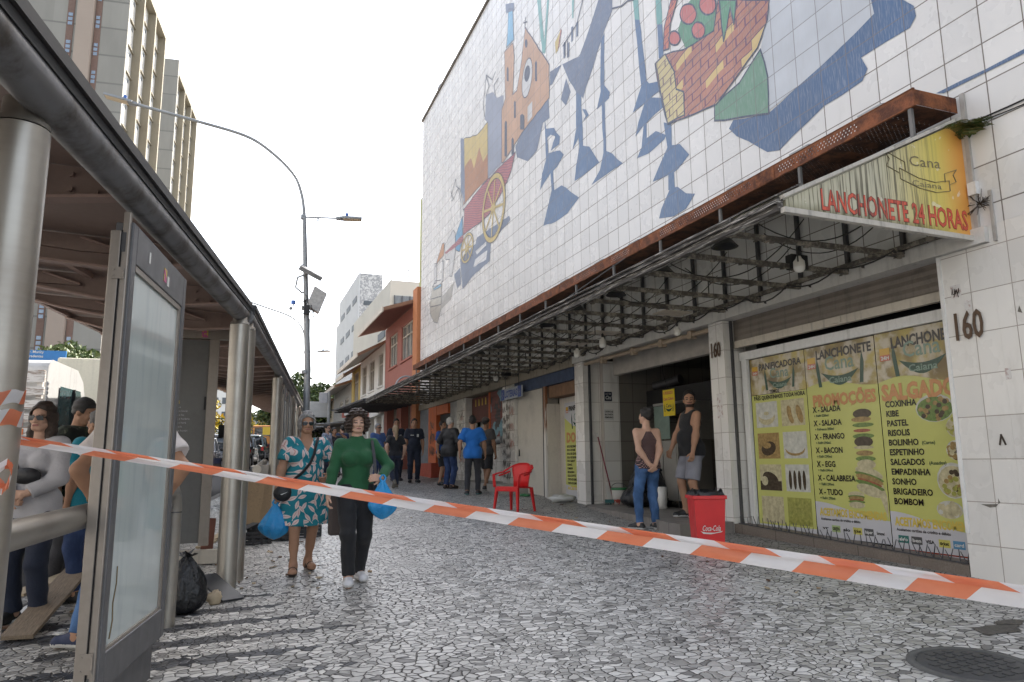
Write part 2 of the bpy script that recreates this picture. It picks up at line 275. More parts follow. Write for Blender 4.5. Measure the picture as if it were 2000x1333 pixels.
# ================================================================ shared materials
def wear(p, col, amt=.35, sc=2.0, dark=(.06, .055, .05), streak=True):
    n1 = noise(p, sc, 5, .65); c = mix(sm(n1, .5, .8) * amt, col, dark)
    if streak:
        x, y, z = sep(p); q = vec(x * 9.0, y * 9.0, z * .5)
        c = mix(sm(noise(q, 1.6, 4, .6), .52, .78) * amt, c, dark)
    n2 = noise(p, 30, 2, .5); return cmul(c, .9 + n2 * .2)
steel = mat('brushed_steel', rough=.36, metal=.85, fn=lambda p: (lambda x, y, z: {
    'c': mix(noise(vec(x*3, y*3, z*40), 3, 3), (.36, .34, .31), (.52, .49, .45)), 'r': .27 + noise(p, 9, 4) * .25})(*sep(p)))
dsteel = mat('dark_steel', (.10, .10, .105), .5, .6, var=.3)
galv = mat('galvanised', (.34, .35, .36), .5, .6, var=.2)
rubber = mat('rubber', (.02, .02, .02), .7)
black = mat('matt_black', (.015, .015, .016), .6)
glassd = mat('dark_glass', (.02, .025, .03), .06, var=0, spec=.8)
concrete = mat('concrete', fn=lambda p: {'c': wear(p, (.34, .32, .28), .4, .35), 'bump': .15, 'h': noise(p, 8, 4)}, rough=.9)
wood = mat('weathered_wood', rough=.8, fn=lambda p: (lambda x, y, z: {
    'c': mix(noise(vec(x*3, y*22, z*22), 4, 4, .6, dist=.4), (.10, .075, .05), (.36, .28, .20)), 'bump': .4, 'h': noise(vec(x*3, y*22, z*22), 5, 3)})(*sep(p)))
rust = mat('rusty_metal', rough=.85, metal=.1, fn=lambda p: {'c': mix(sm(noise(p, 5, 5, .7), .35, .7), (.075, .026, .014), (.27, .095, .035)), 'bump': .4, 'h': noise(p, 40, 3)})
white_paint = mat('white_paint', rough=.45, fn=lambda p: {'c': wear(p, (.72, .72, .70), .3, 2.5)})
cream_paint = mat('cream_paint', rough=.5, fn=lambda p: {'c': wear(p, (.55, .50, .42), .45, 1.8)})

# ================================================================ ground, road
def pave(p):
    P = coords('World'); x, y, z = sep(P)
    wob = noise(P, 3, 2, .5)
    w2 = sep(noise(P, 7.0, 2, .5, col=True)); w3 = sep(noise(P, 21.0, 2, .5, col=True))
    q = vec(x + w2[0] * .10 + w3[0] * .022, y * 1.12 + w2[1] * .10 + w3[1] * .022, 0.0)
    v1 = voro(q, 14.0, 'F1', rnd=.95); ve = voro(q, 14.0, 'DISTANCE_TO_EDGE', rnd=.95); v2 = voro(q, 19.0, 'F1', rnd=1.0); ve2 = voro(q, 19.0, 'DISTANCE_TO_EDGE', rnd=1.0)
    reg = gt(noise(P, 1.7, 3, .6), .53)                              # patches laid with smaller stones
    pa, pb = sep(v1['Position']), sep(v2['Position'])
    cx = pa[0] + (pb[0] - pa[0]) * reg; cy = pa[1] + (pb[1] - pa[1]) * reg; rnd = white(vec(cx, cy, 0.0)); ed = ve['Distance'] + (ve2['Distance'] - ve['Distance']) * reg
    # dark basalt fingers of the paving motif, one tone per stone
    ph = fract(cy / .52 + cx * .10); tri = abs_(ph - .5) * 2.0
    reach = sm(cx, 1.55, -.9) * .62 + sm(cx, -.75, -1.0) * .25
    seg = sm(noise(vec(cx * .55, cy * .25), 1.0, 2), .36, .5)
    dk = gt(reach * seg * sm(cy, 9.2, 8.2), tri + rnd * .14)
    far = gt(noise(vec(cx * .5 + 9.0, cy * .3), 1.0, 2), .60) * lt(cx, .9) * gt(cy, 9.0) * gt(rnd, .25)
    dk = mx(dk, far)
    big = noise(P, .8, 4, .6); mid = noise(P, 5, 3, .6)
    stone = mix(rnd, (.30, .29, .27), (.66, .64, .60))
    stone = mix(gt(rnd, .93), stone, (.17, .165, .155))
    stone = mix(dk, stone, mix(rnd, (.030, .032, .036), (.075, .078, .085)))
    shop = sm(x + noise(P, .6, 3) * 2.4 - 1.2, 4.7, 6.6)                 # stones turn darker towards the shops
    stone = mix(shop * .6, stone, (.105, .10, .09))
    stone = cmul(stone, .62 + big * .55 + mid * .16)
    gw = .055 + noise(P, 14, 2) * .05
    jn = noise(P, 2.5, 4, .7); joint = sm(ed + (noise(P, 45, 2) - .5) * .07 + (jn - .5) * .13, .020, .085)
    jc = mix(sm(noise(P, 1.3, 3), .6, .75) * .5, (.020, .018, .015), (.045, .055, .02))
    c = mix(joint, jc, stone)
    h = sm(ed, 0.0, .16) * .8 + rnd * .35 + mid * .1
    return {'c': c, 'r': mix(joint, (.8, .8, .8), cmul((1, 1, 1), .30 + rnd * .22)), 'h': h, 'bump': .55}
pavement_m = mat('portuguese_paving', fn=pave, rough=.5)
asphalt = mat('asphalt', rough=.85, fn=lambda p: {'c': mix(noise(coords('World'), .7, 5), (.035, .035, .037), (.085, .083, .08)), 'h': noise(coords('World'), 70, 2), 'bump': .4})
granite = mat('granite', rough=.6, fn=lambda p: (lambda P: {'c': mix(noise(P, 90, 2), (.10, .085, .075), cmul((.30, .26, .235), .5 + noise(P, 2, 4))), 'bump': .1})(coords('World')))
kerb_x = lambda y: -2.99 + .125 * y
mb = MB()
ys = [-14, 0, 10, 20, 30, 40, 50, 60, 75]
v = []; 
for y in ys:
    for x in (kerb_x(y) + .18, 13.0): v.append((x, y, gz(x, y)))
mb.add(v, [(2*i, 2*i+1, 2*i+3, 2*i+2) for i in range(len(ys) - 1)])
props(mb.build('pavement', pavement_m), kind='structure')
mb = MB()
for a, b in zip(ys[:-1], ys[1:]):
    p = [(kerb_x(a), a, gz(kerb_x(a), a) + .006), (kerb_x(a) + .18, a, gz(kerb_x(a), a) + .008), (kerb_x(b) + .18, b, gz(kerb_x(b), b) + .008), (kerb_x(b), b, gz(kerb_x(b), b) + .006)]
    mb.prism(p, (0, 0, -.2))
props(mb.build('kerb', granite), kind='structure')
mb = MB(); v = []
ys2 = ys + [110, 200]
for y in ys2:
    yy = min(y, 75)
    z = gz(kerb_x(yy), yy) - .13
    v += [(kerb_x(yy) - 26, y, z), (kerb_x(yy) + .05, y, z)]
mb.add(v, [(2*i, 2*i+1, 2*i+3, 2*i+2) for i in range(len(ys2) - 1)])
props(mb.build('road', asphalt), kind='structure')
mb = MB()
for k in range(10):
    y0 = 2 + k * 6; 
    a = (kerb_x(y0) - 3.3, y0); b = (kerb_x(y0 + 2.5) - 3.3, y0 + 2.5)
    za = gz(kerb_x(y0), y0) - .126; zb = gz(kerb_x(y0 + 2.5), y0 + 2.5) - .126
    mb.poly([(a[0] - .05, a[1], za), (a[0] + .05, a[1], za), (b[0] + .05, b[1], zb), (b[0] - .05, b[1], zb)])
props(mb.build('lane_marking', mat('road_paint', (.62, .62, .6), .7, var=.2)), kind='structure')
mb = MB()
G = 24
xs_ = np.linspace(-1500, 1500, G); yy_ = np.concatenate([np.linspace(-60, 90, 8), np.linspace(140, 2200, 16)])
v = []
for y in yy_:
    for x in xs_: v.append((x, y, gz(0, max(min(y, 75), -60)) - .75))
mb.add(v, [(j*G+i, j*G+i+1, (j+1)*G+i+1, (j+1)*G+i) for j in range(len(yy_)-1) for i in range(G-1)])
props(mb.build('ground', mat('dusty_ground', (.13, .125, .11), .95, var=.3, vs=.05)), kind='structure')
# iron cover and broken patch at the lower right
mb = MB(); r_ = np.random.RandomState(4)
for (x, y, rx, ry) in ((4.80, 3.60, .19, .10), (5.05, 3.68, .12, .06)):
    mb.poly([(x + rx*cos(a)*(.75 + .5*r_.rand()), y + ry*sin(a)*(.75 + .5*r_.rand()), 0) for a in np.linspace(0, 2*pi, 19)[:-1]])
mb.v = [(x, y, gz(x, y) + .005) for x, y, z in mb.v]
props(mb.build('bare_soil_patch', mat('bare_soil', rough=.95, fn=lambda p: {'c': mix(noise(coords('World'), 25, 4, .7), (.03, .026, .02), (.16, .145, .12)), 'h': noise(coords('World'), 40, 3), 'bump': .8})), kind='structure')
t = thing('manhole_cover', 'round dark iron manhole cover set in the white stone paving', 'manhole cover', (4.0, 3.17, gz(4, 3.17)))
def tilt(mb, cx, cy):
    mb.v = [(x, y, z + gz(x, y) - gz(cx, cy)) for x, y, z in mb.v]; return mb
mb = MB(); mb.lathe((4.0, 3.17, gz(4, 3.17)), [(0, .012), (.27, .012), (.285, .004)], 32)
iron = mat('cast_iron', (.075, .075, .075), .6, .35, var=.3)
for k in range(-3, 4):
    for j in range(-3, 4):
        if (k*k + j*j) < 11: mb.box(4.0 + k*.07 - .022, 4.0 + k*.07 + .022, 3.17 + j*.07 - .022, 3.17 + j*.07 + .022, gz(4, 3.17) + .012, gz(4, 3.17) + .017)
tilt(mb, 4, 3.17).build('cover', iron, t)
mb = MB(); mb.lathe((4.0, 3.17, gz(4, 3.17)), [(.29, -.02), (.29, .010), (.335, .010), (.34, -.02)], 32); tilt(mb, 4, 3.17).build('ring', mat('ring_mortar', (.10, .098, .09), .9, var=.3), t)

# ================================================================ tiled shop building
XF = 6.2
ground_y = lambda y: gz(XF, y)
def tile_pattern(P, base, grout, w=.007, pu=.3775, ou=3.77, pv=.3755, ov=5.13, dirt=.25, axis='y'):
    x, y, z = sep(P); a = y if axis == 'y' else x
    u = (a - ou) / pu; v = (z - ov) / pv
    fu = abs_(fract(u) - .5); fv = abs_(fract(v) - .5)
    line = mx(gt(fu, .5 - w / pu), gt(fv, .5 - w / pv))
    cell = white(vec(floor_(u), floor_(v), 3.0))
    n = noise(vec(x * 2, y * 2, z * .55), 2.2, 5, .65); n2 = noise(P, .5, 3)
    if isinstance(base, Ex): c = cmul(base, .91 + cell * .09)
    else: c = cmul(base, .88 + cell * .12)
    c = mix(sm(n, .52, .8) * dirt, c, (.23, .20, .16)); c = cmul(c, .93 + n2 * .12)
    h = 1.0 - line
    return c, line, cell, h
def tiles(base, grout=(.10, .075, .055), dirt=.22, w=.006, axis='y', rough=.22, pu=.3775, pv=.3755, ou=3.77, ov=5.13):
    def fn(p):
        P = coords('World')
        c, line, cell, h = tile_pattern(P, base, grout, w, pu, ou, pv, ov, dirt, axis)
        # soft waviness so no tile lies dead flat
        return {'c': mix(line * .85, c, grout), 'r': rough + line * .5 + noise(P, 3, 3) * .12, 'h': h * .5 + noise(P, 2.2, 2) * .9, 'bump': .16}
    return fn
tile_white = mat('white_wall_tiles', fn=tiles((.70, .69, .675), dirt=.10))
tile_low = mat('cream_wall_tiles', fn=tiles((.74, .72, .68), grout=(.28, .24, .20), dirt=.22, w=.004))
tile_dirty = mat('grimy_wall_tiles', fn=tiles((.52, .52, .48), dirt=.7))
tile_side = mat('reveal_tiles', fn=tiles((.72, .70, .65), grout=(.34, .30, .26), dirt=.2, axis='x', pu=.33, ou=6.2, w=.004))
bld = thing('tiled_building', 'large shop building clad in square white tiles with a painted mural above the shops', 'building', (XF, 11.5, ground_y(11.5)))
TOPZ, Y0, Y1, BEAM = 14.58, -4.0, 26.05, 3.36
mb = MB(); mb.box(XF, XF + .35, Y0, Y1, BEAM + .08, TOPZ)
mb.build('upper_wall', tile_white, bld)
mb = MB(); mb.box(XF + .36, XF + 13, Y0, Y1 - .02, 3.62, TOPZ - .1); mb.box(XF + 6.0, XF + 13, Y0, Y1 - .02, -.5, 3.6)
mb.build('building_body', concrete, bld)
mb = MB(); yy = Y0
while yy < Y1:                                   # weathered coping in short lengths
    L = .9 + RNG.rand() * .3; e = min(yy + L - .02, Y1 + .04); mb.box(XF - .05, XF + .42, yy, e, TOPZ + RNG.rand() * .012, TOPZ + .10 + RNG.rand() * .02); yy += L
mb.build('coping', mat('coping_stone', (.17, .15, .125), .95, var=.5, vs=3, bump=.4), bld)
mb = MB(); mb.cyl((XF + .75, 25.6, TOPZ - .3), (XF + .75, 25.6, TOPZ + 1.2), .17, 14); mb.lathe((XF + .75, 25.6, TOPZ + 1.2), [(.17, -.05), (.27, .0), (.29, .12), (.22, .26), (0, .3)], 14)
mb.build('vent_pipe', galv, bld)
# mural, painted on the tiles: flat figures a few millimetres proud, each carrying the joints of the tiles
PAINT = dict(navy=(.12, .155, .235), blue=(.085, .155, .285), blue2=(.065, .125, .245), teal=(.17, .38, .36), slate=(.15, .19, .28), hatch=(.26, .29, .37), orange=(.50, .30, .19),
             sky=(.17, .40, .58), pale=(.60, .60, .60), ink=(.06, .075, .12), yellow=(.55, .42, .15), brown=(.38, .17, .08), crimson=(.40, .12, .13), white=(.66, .66, .67), grey=(.36, .35, .33),
             well=(.47, .45, .40), rust=(.50, .23, .10), azure=(.10, .30, .50), basket=(.43, .19, .13), straw=(.56, .47, .23), green=(.11, .27, .17), green2=(.15, .29, .20), red=(.50, .15, .14), handle=(.50, .16, .10), paper=(.52, .55, .59))
def paint_fn(col, nm):
    def fn(p):
        P = coords('World'); x, y, z = sep(P)
        st = noise(vec(y * 30, z * 3, 0.0), 2.0, 3, .6); big = noise(P, 1.5, 3)     # vertical brush strokes
        if nm in ('hatch', 'slate', 'navy'): st = noise(vec((y + z) * 40, (y - z) * 4, 0.0), 1.5, 2, .6)
        c = cmul(mix(sm(st, .42, .72) * .62, col, tuple(min(1, a * .60 + .20) for a in col)), .78 + big * .4)
        if nm in ('basket', 'straw', 'handle', 'crimson'):
            zz = z + y * .16 + noise(P, 1.2, 2) * .18; row = floor_(zz / .13); a = fract(zz / .13); b = fract((y + row * .23 + white(vec(row, 0.0)) * .1) / .42)
            ln = mx(lt(a, .14), lt(b, .07)) if nm != 'crimson' else lt(fract((zz - y * .5) / .07), .22)
            c = mix(ln * .8, c, (.10, .05, .12))
            if nm == 'basket': c = mix(gt(white(vec(row, floor_((y + row * .23) / .42))), .9), c, (.60, .45, .2))
        c, line, cell, h = tile_pattern(P, c, None, .006, dirt=.15)
        return {'c': mix(line * .7, c, (.16, .14, .14)), 'h': h * .5 + noise(P, 2.2, 2) * .9, 'bump': .16}
    return fn
PM = {k: mat('mural_' + k, rough=.32, fn=paint_fn(v, k)) for k, v in PAINT.items()}
keys = list(PAINT); mural_m = [PM[k] for k in keys]; ink_i = keys.index('ink')
mb = MB()
def wall_strip(mb, pts, w, off, mi, closed=False):
    n = len(pts); rng = range(n if closed else n - 1)
    for i in rng:
        a = np.array(pts[i]); b = np.array(pts[(i + 1) % n]); d = b - a; L = np.linalg.norm(d)
        if L < 1e-4: continue
        nn = np.array((-d[1], d[0])) / L * w / 2; e = d / L * w * .4
        q = [a - e + nn, a - e - nn, b + e - nn, b + e + nn]
        s = q[0][0]*(q[1][1]-q[3][1]) + q[1][0]*(q[2][1]-q[0][1]) + q[2][0]*(q[3][1]-q[1][1]) + q[3][0]*(q[0][1]-q[2][1])
        if s > 0: q = q[::-1]
        mb.poly([(XF - off - .00012*(i % 4), c[0], c[1]) for c in q], mi)
for k, (layer, cn, ol, pts) in enumerate(MURAL):
    off = .0025 + layer * .0012 + k * .00004
    ar = sum(pts[i][0]*pts[(i+1) % len(pts)][1] - pts[(i+1) % len(pts)][0]*pts[i][1] for i in range(len(pts)))
    jr = np.random.RandomState(k); dp = []
    for i in range(len(pts)):                                        # hand-drawn edges waver a little
        a, b = np.array(pts[i]), np.array(pts[(i + 1) % len(pts)]); n_ = max(1, int(np.linalg.norm(b - a)/.22)); amp = min(.014, np.linalg.norm(b - a)*.04)
        for j in range(n_): dp.append(tuple(a + (b - a)*j/n_ + (jr.rand(2) - .5)*2*amp*(j > 0)))
    pts = dp
    pp = pts[::-1] if ar > 0 else pts
    mb.poly([(XF - off, y, z) for y, z in pp], keys.index(cn))
    if ol: wall_strip(mb, pts, .026, off + .0006, ink_i, True)
for s in SKETCH: wall_strip(mb, s, .03, .0102, ink_i)
yi = keys.index('yellow')
for j, (cy, cz, ra, rb) in enumerate(WHEELS):
    ring = [(cy + ra*cos(a), cz + rb*sin(a)) for a in np.linspace(0, 2*pi, 40)[:-1]]
    wall_strip(mb, ring, .13 if j == 0 else .09, .0110, yi, True)
    for s in (1.09, .91): wall_strip(mb, [(cy + (y-cy)*s, cz + (z-cz)*s) for y, z in ring], .02, .0114, ink_i, True)
    for a in np.linspace(0, 2*pi, 9)[:-1]: wall_strip(mb, [(cy, cz), (cy + ra*cos(a+.2), cz + rb*sin(a+.2))], .07 if j == 0 else .05, .0106 - .00002*int(a*9), yi)
    wall_strip(mb, [(cy - .1, cz), (cy + .1, cz)], .2, .0118, yi)
mb.build('mural', mural_m, bld)
# --- ground floor
mb = MB(); mb.box(XF - .05, XF + .36, 4.30, 12.89, BEAM - .07, BEAM + .075); mb.build('shop_beam', mat('beam_white', rough=.6, fn=lambda p: {'c': wear(p, (.60, .585, .55), .4, 2)}), bld)
mb = MB(); mb.box(XF - .05, XF + .36, 12.9, 26.0, BEAM - .12, BEAM + .075); mb.build('shop_beam', mat('beam_brown', rough=.7, fn=lambda p: {'c': wear(p, (.30, .26, .20), .6, 2)}), bld)
mb = MB(); mb.box(XF, XF + .7, 4.30, 4.83, -.3, BEAM - .075); mb.box(XF, XF + .7, Y0, 4.299, -.3, BEAM + .079); mb.build('pier', tile_low, bld)
def pil(y0, y1, name='pillar', d=.36, m=None, x0=XF):
    mb = MB(); mb.box(x0, x0 + d, y0, y1, -.1, BEAM - .125 if y0 > 12.8 else BEAM - .075)
    mb.f[-6:] = mb.f[-6:]; mb.m[-6:] = [0, 0, 1, 0, 1, 0]
    return mb.build(name, [m or tile_low, tile_side], bld)
pil(8.14, 8.47); pil(12.51, 12.89)
mb = MB()
for q in ([(4.66, .98), (4.58, .955), (4.52, .965), (4.50, .99), (4.56, .985)], [(4.50, .99), (4.495, 1.04), (4.48, 1.0)], [(4.82, 1.42), (4.80, 1.40), (4.805, 1.47)], [(4.13, 2.62), (4.09, 2.60), (4.11, 2.67)]):
    mb = MB(); mb.poly([(XF - .0025, y, z) for y, z in q]); mb.build('tile_chip', mat('chipped_mortar', (.16, .145, .125), .95, var=.5, vs=30), bld)
mb = MB(); mb.box(XF - .012, XF - .001, 4.79, 4.828, .72, BEAM - .08); mb.build('corner_trim', white_paint, bld)
ink = mat('dark_sign_paint', (.035, .022, .015), .5, var=.1)
brown_num = mat('bronze_numeral', (.10, .06, .035), .45, .3)
for y, z, h in ((4.745, 2.46, .26), (8.44, 2.80, .21)):
    mb = MB(); mb.text('160', (XF - .016, y, z), h, mi=0, bold=.012, ext=.004, w=.27 if y < 5 else .21); mb.build('house_number', brown_num, bld)
# stickers and scrawls on the pier
mb = MB(); sp = []
for (y, z, w, h) in ((4.72, 2.86, .10, .12), (4.60, 2.72, .07, .09), (4.30, 2.05, .05, .10), (4.02, 2.95, .06, .10), (8.36, 1.95, .12, .34)):
    mb.prism([(XF - .003, y, z), (XF - .003, y - w, z + .005), (XF - .003, y - w, z + h), (XF - .003, y, z + h)], (.002, 0, 0))
mb.build('sticker', mat('torn_sticker', rough=.7, fn=lambda p: {'c': mix(sm(noise(p, 22, 3), .5, .6), (.62, .60, .58), (.45, .36, .33))}), bld)
def scrawl(mb, y, z, w, h, n, seed, off=.006, tw=.012, mi=0):
    r = np.random.RandomState(seed); pts = []
    for i in range(n):
        pts.append((y - w * (i / n) + (r.rand() - .5) * w * .16, z + h * ((i % 2) * .7 + r.rand() * .3)))
        if r.rand() > .6: pts.append((y - w * (i / n) - r.rand() * w * .15, z + h * r.rand()))
    wall_strip(mb, pts, tw, off, mi)
mb = MB(); scrawl(mb, 4.71, 2.88, .08, .07, 8, 3, tw=.007); wall_strip(mb, [(4.69, 2.87), (4.665, 2.93), (4.645, 2.86)], .007, .006, 0); scrawl(mb, 4.02, 2.97, .05, .07, 5, 4, tw=.006)
wall_strip(mb, [(4.42, 1.50), (4.40, 1.58), (4.37, 1.50)], .018, .006, 0)
mb.build('graffiti', ink, bld)
# bay one: plinth, closed shutter box, glazed front covered with menu sheets
mb = MB(); mb.add([(XF, 4.83, -.1), (XF + .5, 4.83, -.1), (XF + .5, 8.14, -.1), (XF, 8.14, -.1), (XF, 4.83, .43), (XF + .5, 4.83, .43), (XF + .5, 8.14, .55), (XF, 8.14, .55)],
    [(0,3,2,1),(4,5,6,7),(0,1,5,4),(1,2,6,5),(2,3,7,6),(3,0,4,7)])
gran2 = mat('granite_slabs', rough=.55, fn=lambda p: (lambda P: (lambda x, y, z: {'c': mix(mx(lt(fract((y - 4.83) / .63), .012), 0.0), mix(noise(P, 60, 2), (.085, .068, .055), cmul((.24, .20, .165), .6 + noise(P, 3, 4) * .8)), (.03, .025, .02))})(*sep(P)))(coords('World')))
mb.build('plinth', gran2, bld)
slat = mat('shutter_slats', rough=.5, metal=.4, fn=lambda p: (lambda P: (lambda x, y, z: {'c': wear(P, (.23, .20, .17), .5, 3), 'h': abs_(fract(z / .085) - .5), 'bump': .9})(*sep(P)))(coords('World')))
mb = MB(); mb.box(XF + .17, XF + .20, 4.84, 8.13, 2.99, 3.29); so_ = mb.build('roller_shutter', slat, bld)
mb = MB(); mb.box(XF + .15, XF + .215, 4.84, 8.13, 2.90, 2.995); mb.box(XF + .13, XF + .15, 6.2, 6.35, 2.92, 2.985); ob = mb.build('bottom_bar', cream_paint, bld); ob.parent = so_
mb = MB()
for (y0, y1, z0, z1, x) in ((4.84, 8.13, 2.73, 2.84, .235), (8.0, 8.1, .54, 2.73, .24), (4.85, 4.95, .43, 2.73, .24)): mb.box(XF + x, XF + x + .05, y0, y1, z0, z1)
mb.build('window_frame', white_paint, bld)
mb = MB(); mb.box(XF + .30, XF + .31, 4.95, 8.0, .42, 2.73); mb.build('window_pane', glassd, bld)
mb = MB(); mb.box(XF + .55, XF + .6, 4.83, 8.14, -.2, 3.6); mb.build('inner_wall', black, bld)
mb = MB(); mb.box(XF + .10, XF + .13, 8.10, 8.135, .5, 3.28); mb.box(XF + .1, XF + .14, 12.46, 12.50, .56, 3.28); mb.build('shutter_rail', dsteel, bld)
# bay two: open snack bar with a raised floor
floor_m = mat('stone_floor', rough=.5, fn=lambda p: (lambda P: (lambda x, y, z: {'c': mix(mx(lt(fract(x / .4), .02), lt(fract(y / .4), .02)), cmul((.22, .20, .18), .5 + noise(P, 2.5, 4)), (.05, .045, .04))})(*sep(P)))(coords('World')))
mb = MB(); mb.prism([(XF + 6, 12.5, .575), (6.22, 12.5, .575), (6.02, 12.2, .575), (5.78, 10.7, .575), (5.56, 9.2, .575), (5.36, 8.47, .575), (5.36, 8.14, .575), (6.19, 8.14, .575), (6.21, 8.475, .575), (XF + 6, 8.475, .575)][::-1], (0, 0, -.5))
mb.build('raised_floor', floor_m, bld)
inw = mat('inside_tiles', fn=tiles((.70, .69, .65), grout=(.40, .37, .33), dirt=.35, axis='x', pu=.33, ou=6.24, rough=.3))
inw2 = mat('inside_tiles_front', fn=tiles((.60, .59, .55), grout=(.36, .33, .3), dirt=.35, rough=.3))
mb = MB(); mb.box(XF + .37, XF + .72, 12.40, 12.60, .5, 3.3); mb.build('inner_wall', inw, bld)
mb = MB(); mb.box(XF + .725, XF + 6, 12.42, 12.60, .5, 3.6); mb.build('inner_wall', mat('shaded_inside_tiles', fn=tiles((.17, .16, .14), grout=(.08, .07, .06), dirt=.5, axis='x', pu=.33, ou=6.24, rough=.4)), bld)  # inside tiles again, with the shade of the deep room put into their colour
mb = MB(); mb.box(XF + .60, XF + .72, 8.48, 12.39, 3.02, 3.6); mb.build('inner_lintel', mat('inner_plaster', (.48, .45, .40), .8, var=.2), bld)
mb = MB(); mb.box(XF + .37, XF + 6, 8.30, 8.47, .5, 3.6); mb.box(XF + 4.4, XF + 4.5, 8.48, 12.41, .5, 3.6); mb.build('inner_wall', inw2, bld)
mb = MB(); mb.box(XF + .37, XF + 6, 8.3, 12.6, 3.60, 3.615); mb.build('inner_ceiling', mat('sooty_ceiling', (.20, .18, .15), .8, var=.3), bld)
mb = MB(); mb.tube([(XF + .05, 8.5, 3.22), (XF + .05, 12.5, 3.24)], .035, 8)
for y in (8.9, 9.7, 10.6, 11.7): mb.box(XF + .0, XF + .1, y, y + .09, 3.16, 3.28)
mb.build('awning_pipe', mat('old_cream_pipe', (.42, .33, .24), .6, var=.3), bld)
# bay three .. far end
mb = MB(); mb.box(XF + .30, XF + .36, 12.89, 14.3, .4, 2.72); mb.box(XF + .0, XF + .3, 14.28, 14.3, .5, 2.6); mb.build('shop_door', mat('cream_door', rough=.6, fn=lambda p: {'c': wear(p, (.50, .46, .40), .4, 2)}), bld)
mb = MB(); mb.box(XF + .05, XF + .36, 12.9, 14.3, 2.73, 2.98); mb.build('door_header', mat('brown_board', (.20, .11, .06), .7, var=.4), bld)
mb = MB(); mb.box(XF - .02, XF + .34, 12.9, 16.2, 2.99, 3.235); mb.build('blue_fascia', mat('faded_blue', (.045, .07, .13), .6, var=.4), bld)
mb = MB(); mb.box(XF + .06, XF + .36, 14.5, 16.20, .4, 2.985); mb.build('closed_front', mat('cream_panel', rough=.6, fn=lambda p: {'c': wear(coords('World'), (.52, .485, .42), .35, 1.5, streak=False)}), bld)
mb = MB(); mb.box(XF - .03, XF + .03, 14.32, 14.42, .3, 2.98); mb.box(XF - .02, XF + .03, 14.44, 14.49, .3, 2.98, 1)
mb.build('shutter_post', [mat('rust_streaked_white', rough=.6, fn=lambda p: (lambda P: (lambda x, y, z: {'c': mix(sm(noise(vec(x*8, y*8, z*1.2), 2, 4) + (z - 1.6) * .22, .52, .72), (.58, .56, .52), (.22, .10, .05))})(*sep(P)))(coords('World'))), black], bld)
tile_graf = mat('scrawled_tiles', fn=tiles((.60, .57, .52), grout=(.16, .12, .09), dirt=.5))
pil(16.24, 16.85, m=tile_graf); pil(16.86, 17.15, m=tile_low, x0=XF + .012, d=.34); pil(20.3, 21.2, m=tile_graf); pil(21.21, 22.1, name='door_jamb', m=mat('grey_white_board', (.36, .355, .34), .7, var=.3), x0=XF + .05, d=.3)
mb = MB(); mb.box(XF + .45, XF + .5, 17.15, 20.3, .5, 3.3); mb.build('recess_wall', tile_low, bld)
mb = MB(); mb.box(XF + .2, XF + .28, 18.5, 20.28, 2.50, 3.2); o1 = mb.build('shop_fascia', mat('maroon_fascia', (.13, .035, .025), .6, var=.3), bld)
mb = MB()
for k in range(5): mb.prism([(XF + .19, 18.75 + k*.3, 2.95), (XF + .19, 18.66 + k*.3, 2.95), (XF + .19, 18.68 + k*.3, 3.13), (XF + .19, 18.74 + k*.3, 3.15)], (.008, 0, 0))
o2 = mb.build('painted_shape', mat('yellow_paint', (.62, .42, .06), .6), bld); o2.parent = o1
mb = MB(); mb.box(XF + .12, XF + .16, 17.16, 18.38, 1.98, 3.22); o1 = mb.build('roller_shutter', mat('painted_shutter', rough=.5, fn=lambda p: (lambda P: (lambda x, y, z: {
    'c': mix(gt(noise(P, 2.6, 2), .60), mix(gt(noise(P, 2.1, 2, .4) + 0.0, .56), (.17, .045, .035), (.16, .30, .36)), (.045, .04, .04)), 'h': abs_(fract(z / .09) - .5), 'bump': .9})(*sep(P)))(coords('World'))), bld)
mb = MB(); mb.tube([(XF + .05, 17.2, 1.93), (XF + .05, 18.36, 1.93)], .09, 10); o2 = mb.build('shutter_roll', galv, bld); o2.parent = o1
mb = MB(); mb.box(XF + .10, XF + .2, 18.40, 18.50, 1.7, 3.23); mb.build('orange_post', mat('orange_paint', rough=.6, fn=lambda p: {'c': wear(p, (.52, .12, .03), .3, 2)}), bld)
mb = MB(); mb.box(XF + .40, XF + .445, 18.55, 19.75, 1.85, 2.46); o1 = mb.build('menu_board', black, bld)
mb = MB(); mb.lathe((0, 0, 0), [(0, 0), (.2, 0), (.2, .01)], 20); mb.v = [(XF + .395 - z, 18.9 + x, 2.17 + y) for x, y, z in mb.v]; mb.box(XF + .388, XF + .398, 19.3, 19.55, 2.0, 2.3, 1)
o2 = mb.build('plate_picture', [mat('pale_grey', (.45, .43, .40), .6), mat('dim_blue', (.08, .10, .17), .6)], bld); o2.parent = o1
mb = MB(); mb.box(XF + .1, XF + .14, 22.1, 23.5, .9, 3.2); mb.build('dark_doorway', black, bld)
org = MATS['orange_paint']
mb = MB(); mb.box(XF - .04, XF + .3, 23.5, 24.55, 1.35, 3.23); mb.box(XF - .03, XF + .3, 22.1, 23.49, 2.92, 3.22); mb.box(XF - .35, XF + .3, 22.9, 24.55, .6, 1.34, 1)
mb.build('orange_doorframe', [org, mat('red_block', (.40, .07, .035), .7, var=.25)], bld)
mb = MB(); mb.box(XF + .02, XF + .34, 24.56, 26.04, .6, 3.23); mb.build('grey_front', mat('grey_wall_paint', (.17, .18, .20), .8, var=.25), bld)
red_sc = mat('faded_red_scrawl', (.35, .13, .10), .7)
def one(m, *a, **k): mb = MB(); scrawl(mb, *a, **k); mb.build('graffiti', m, bld)
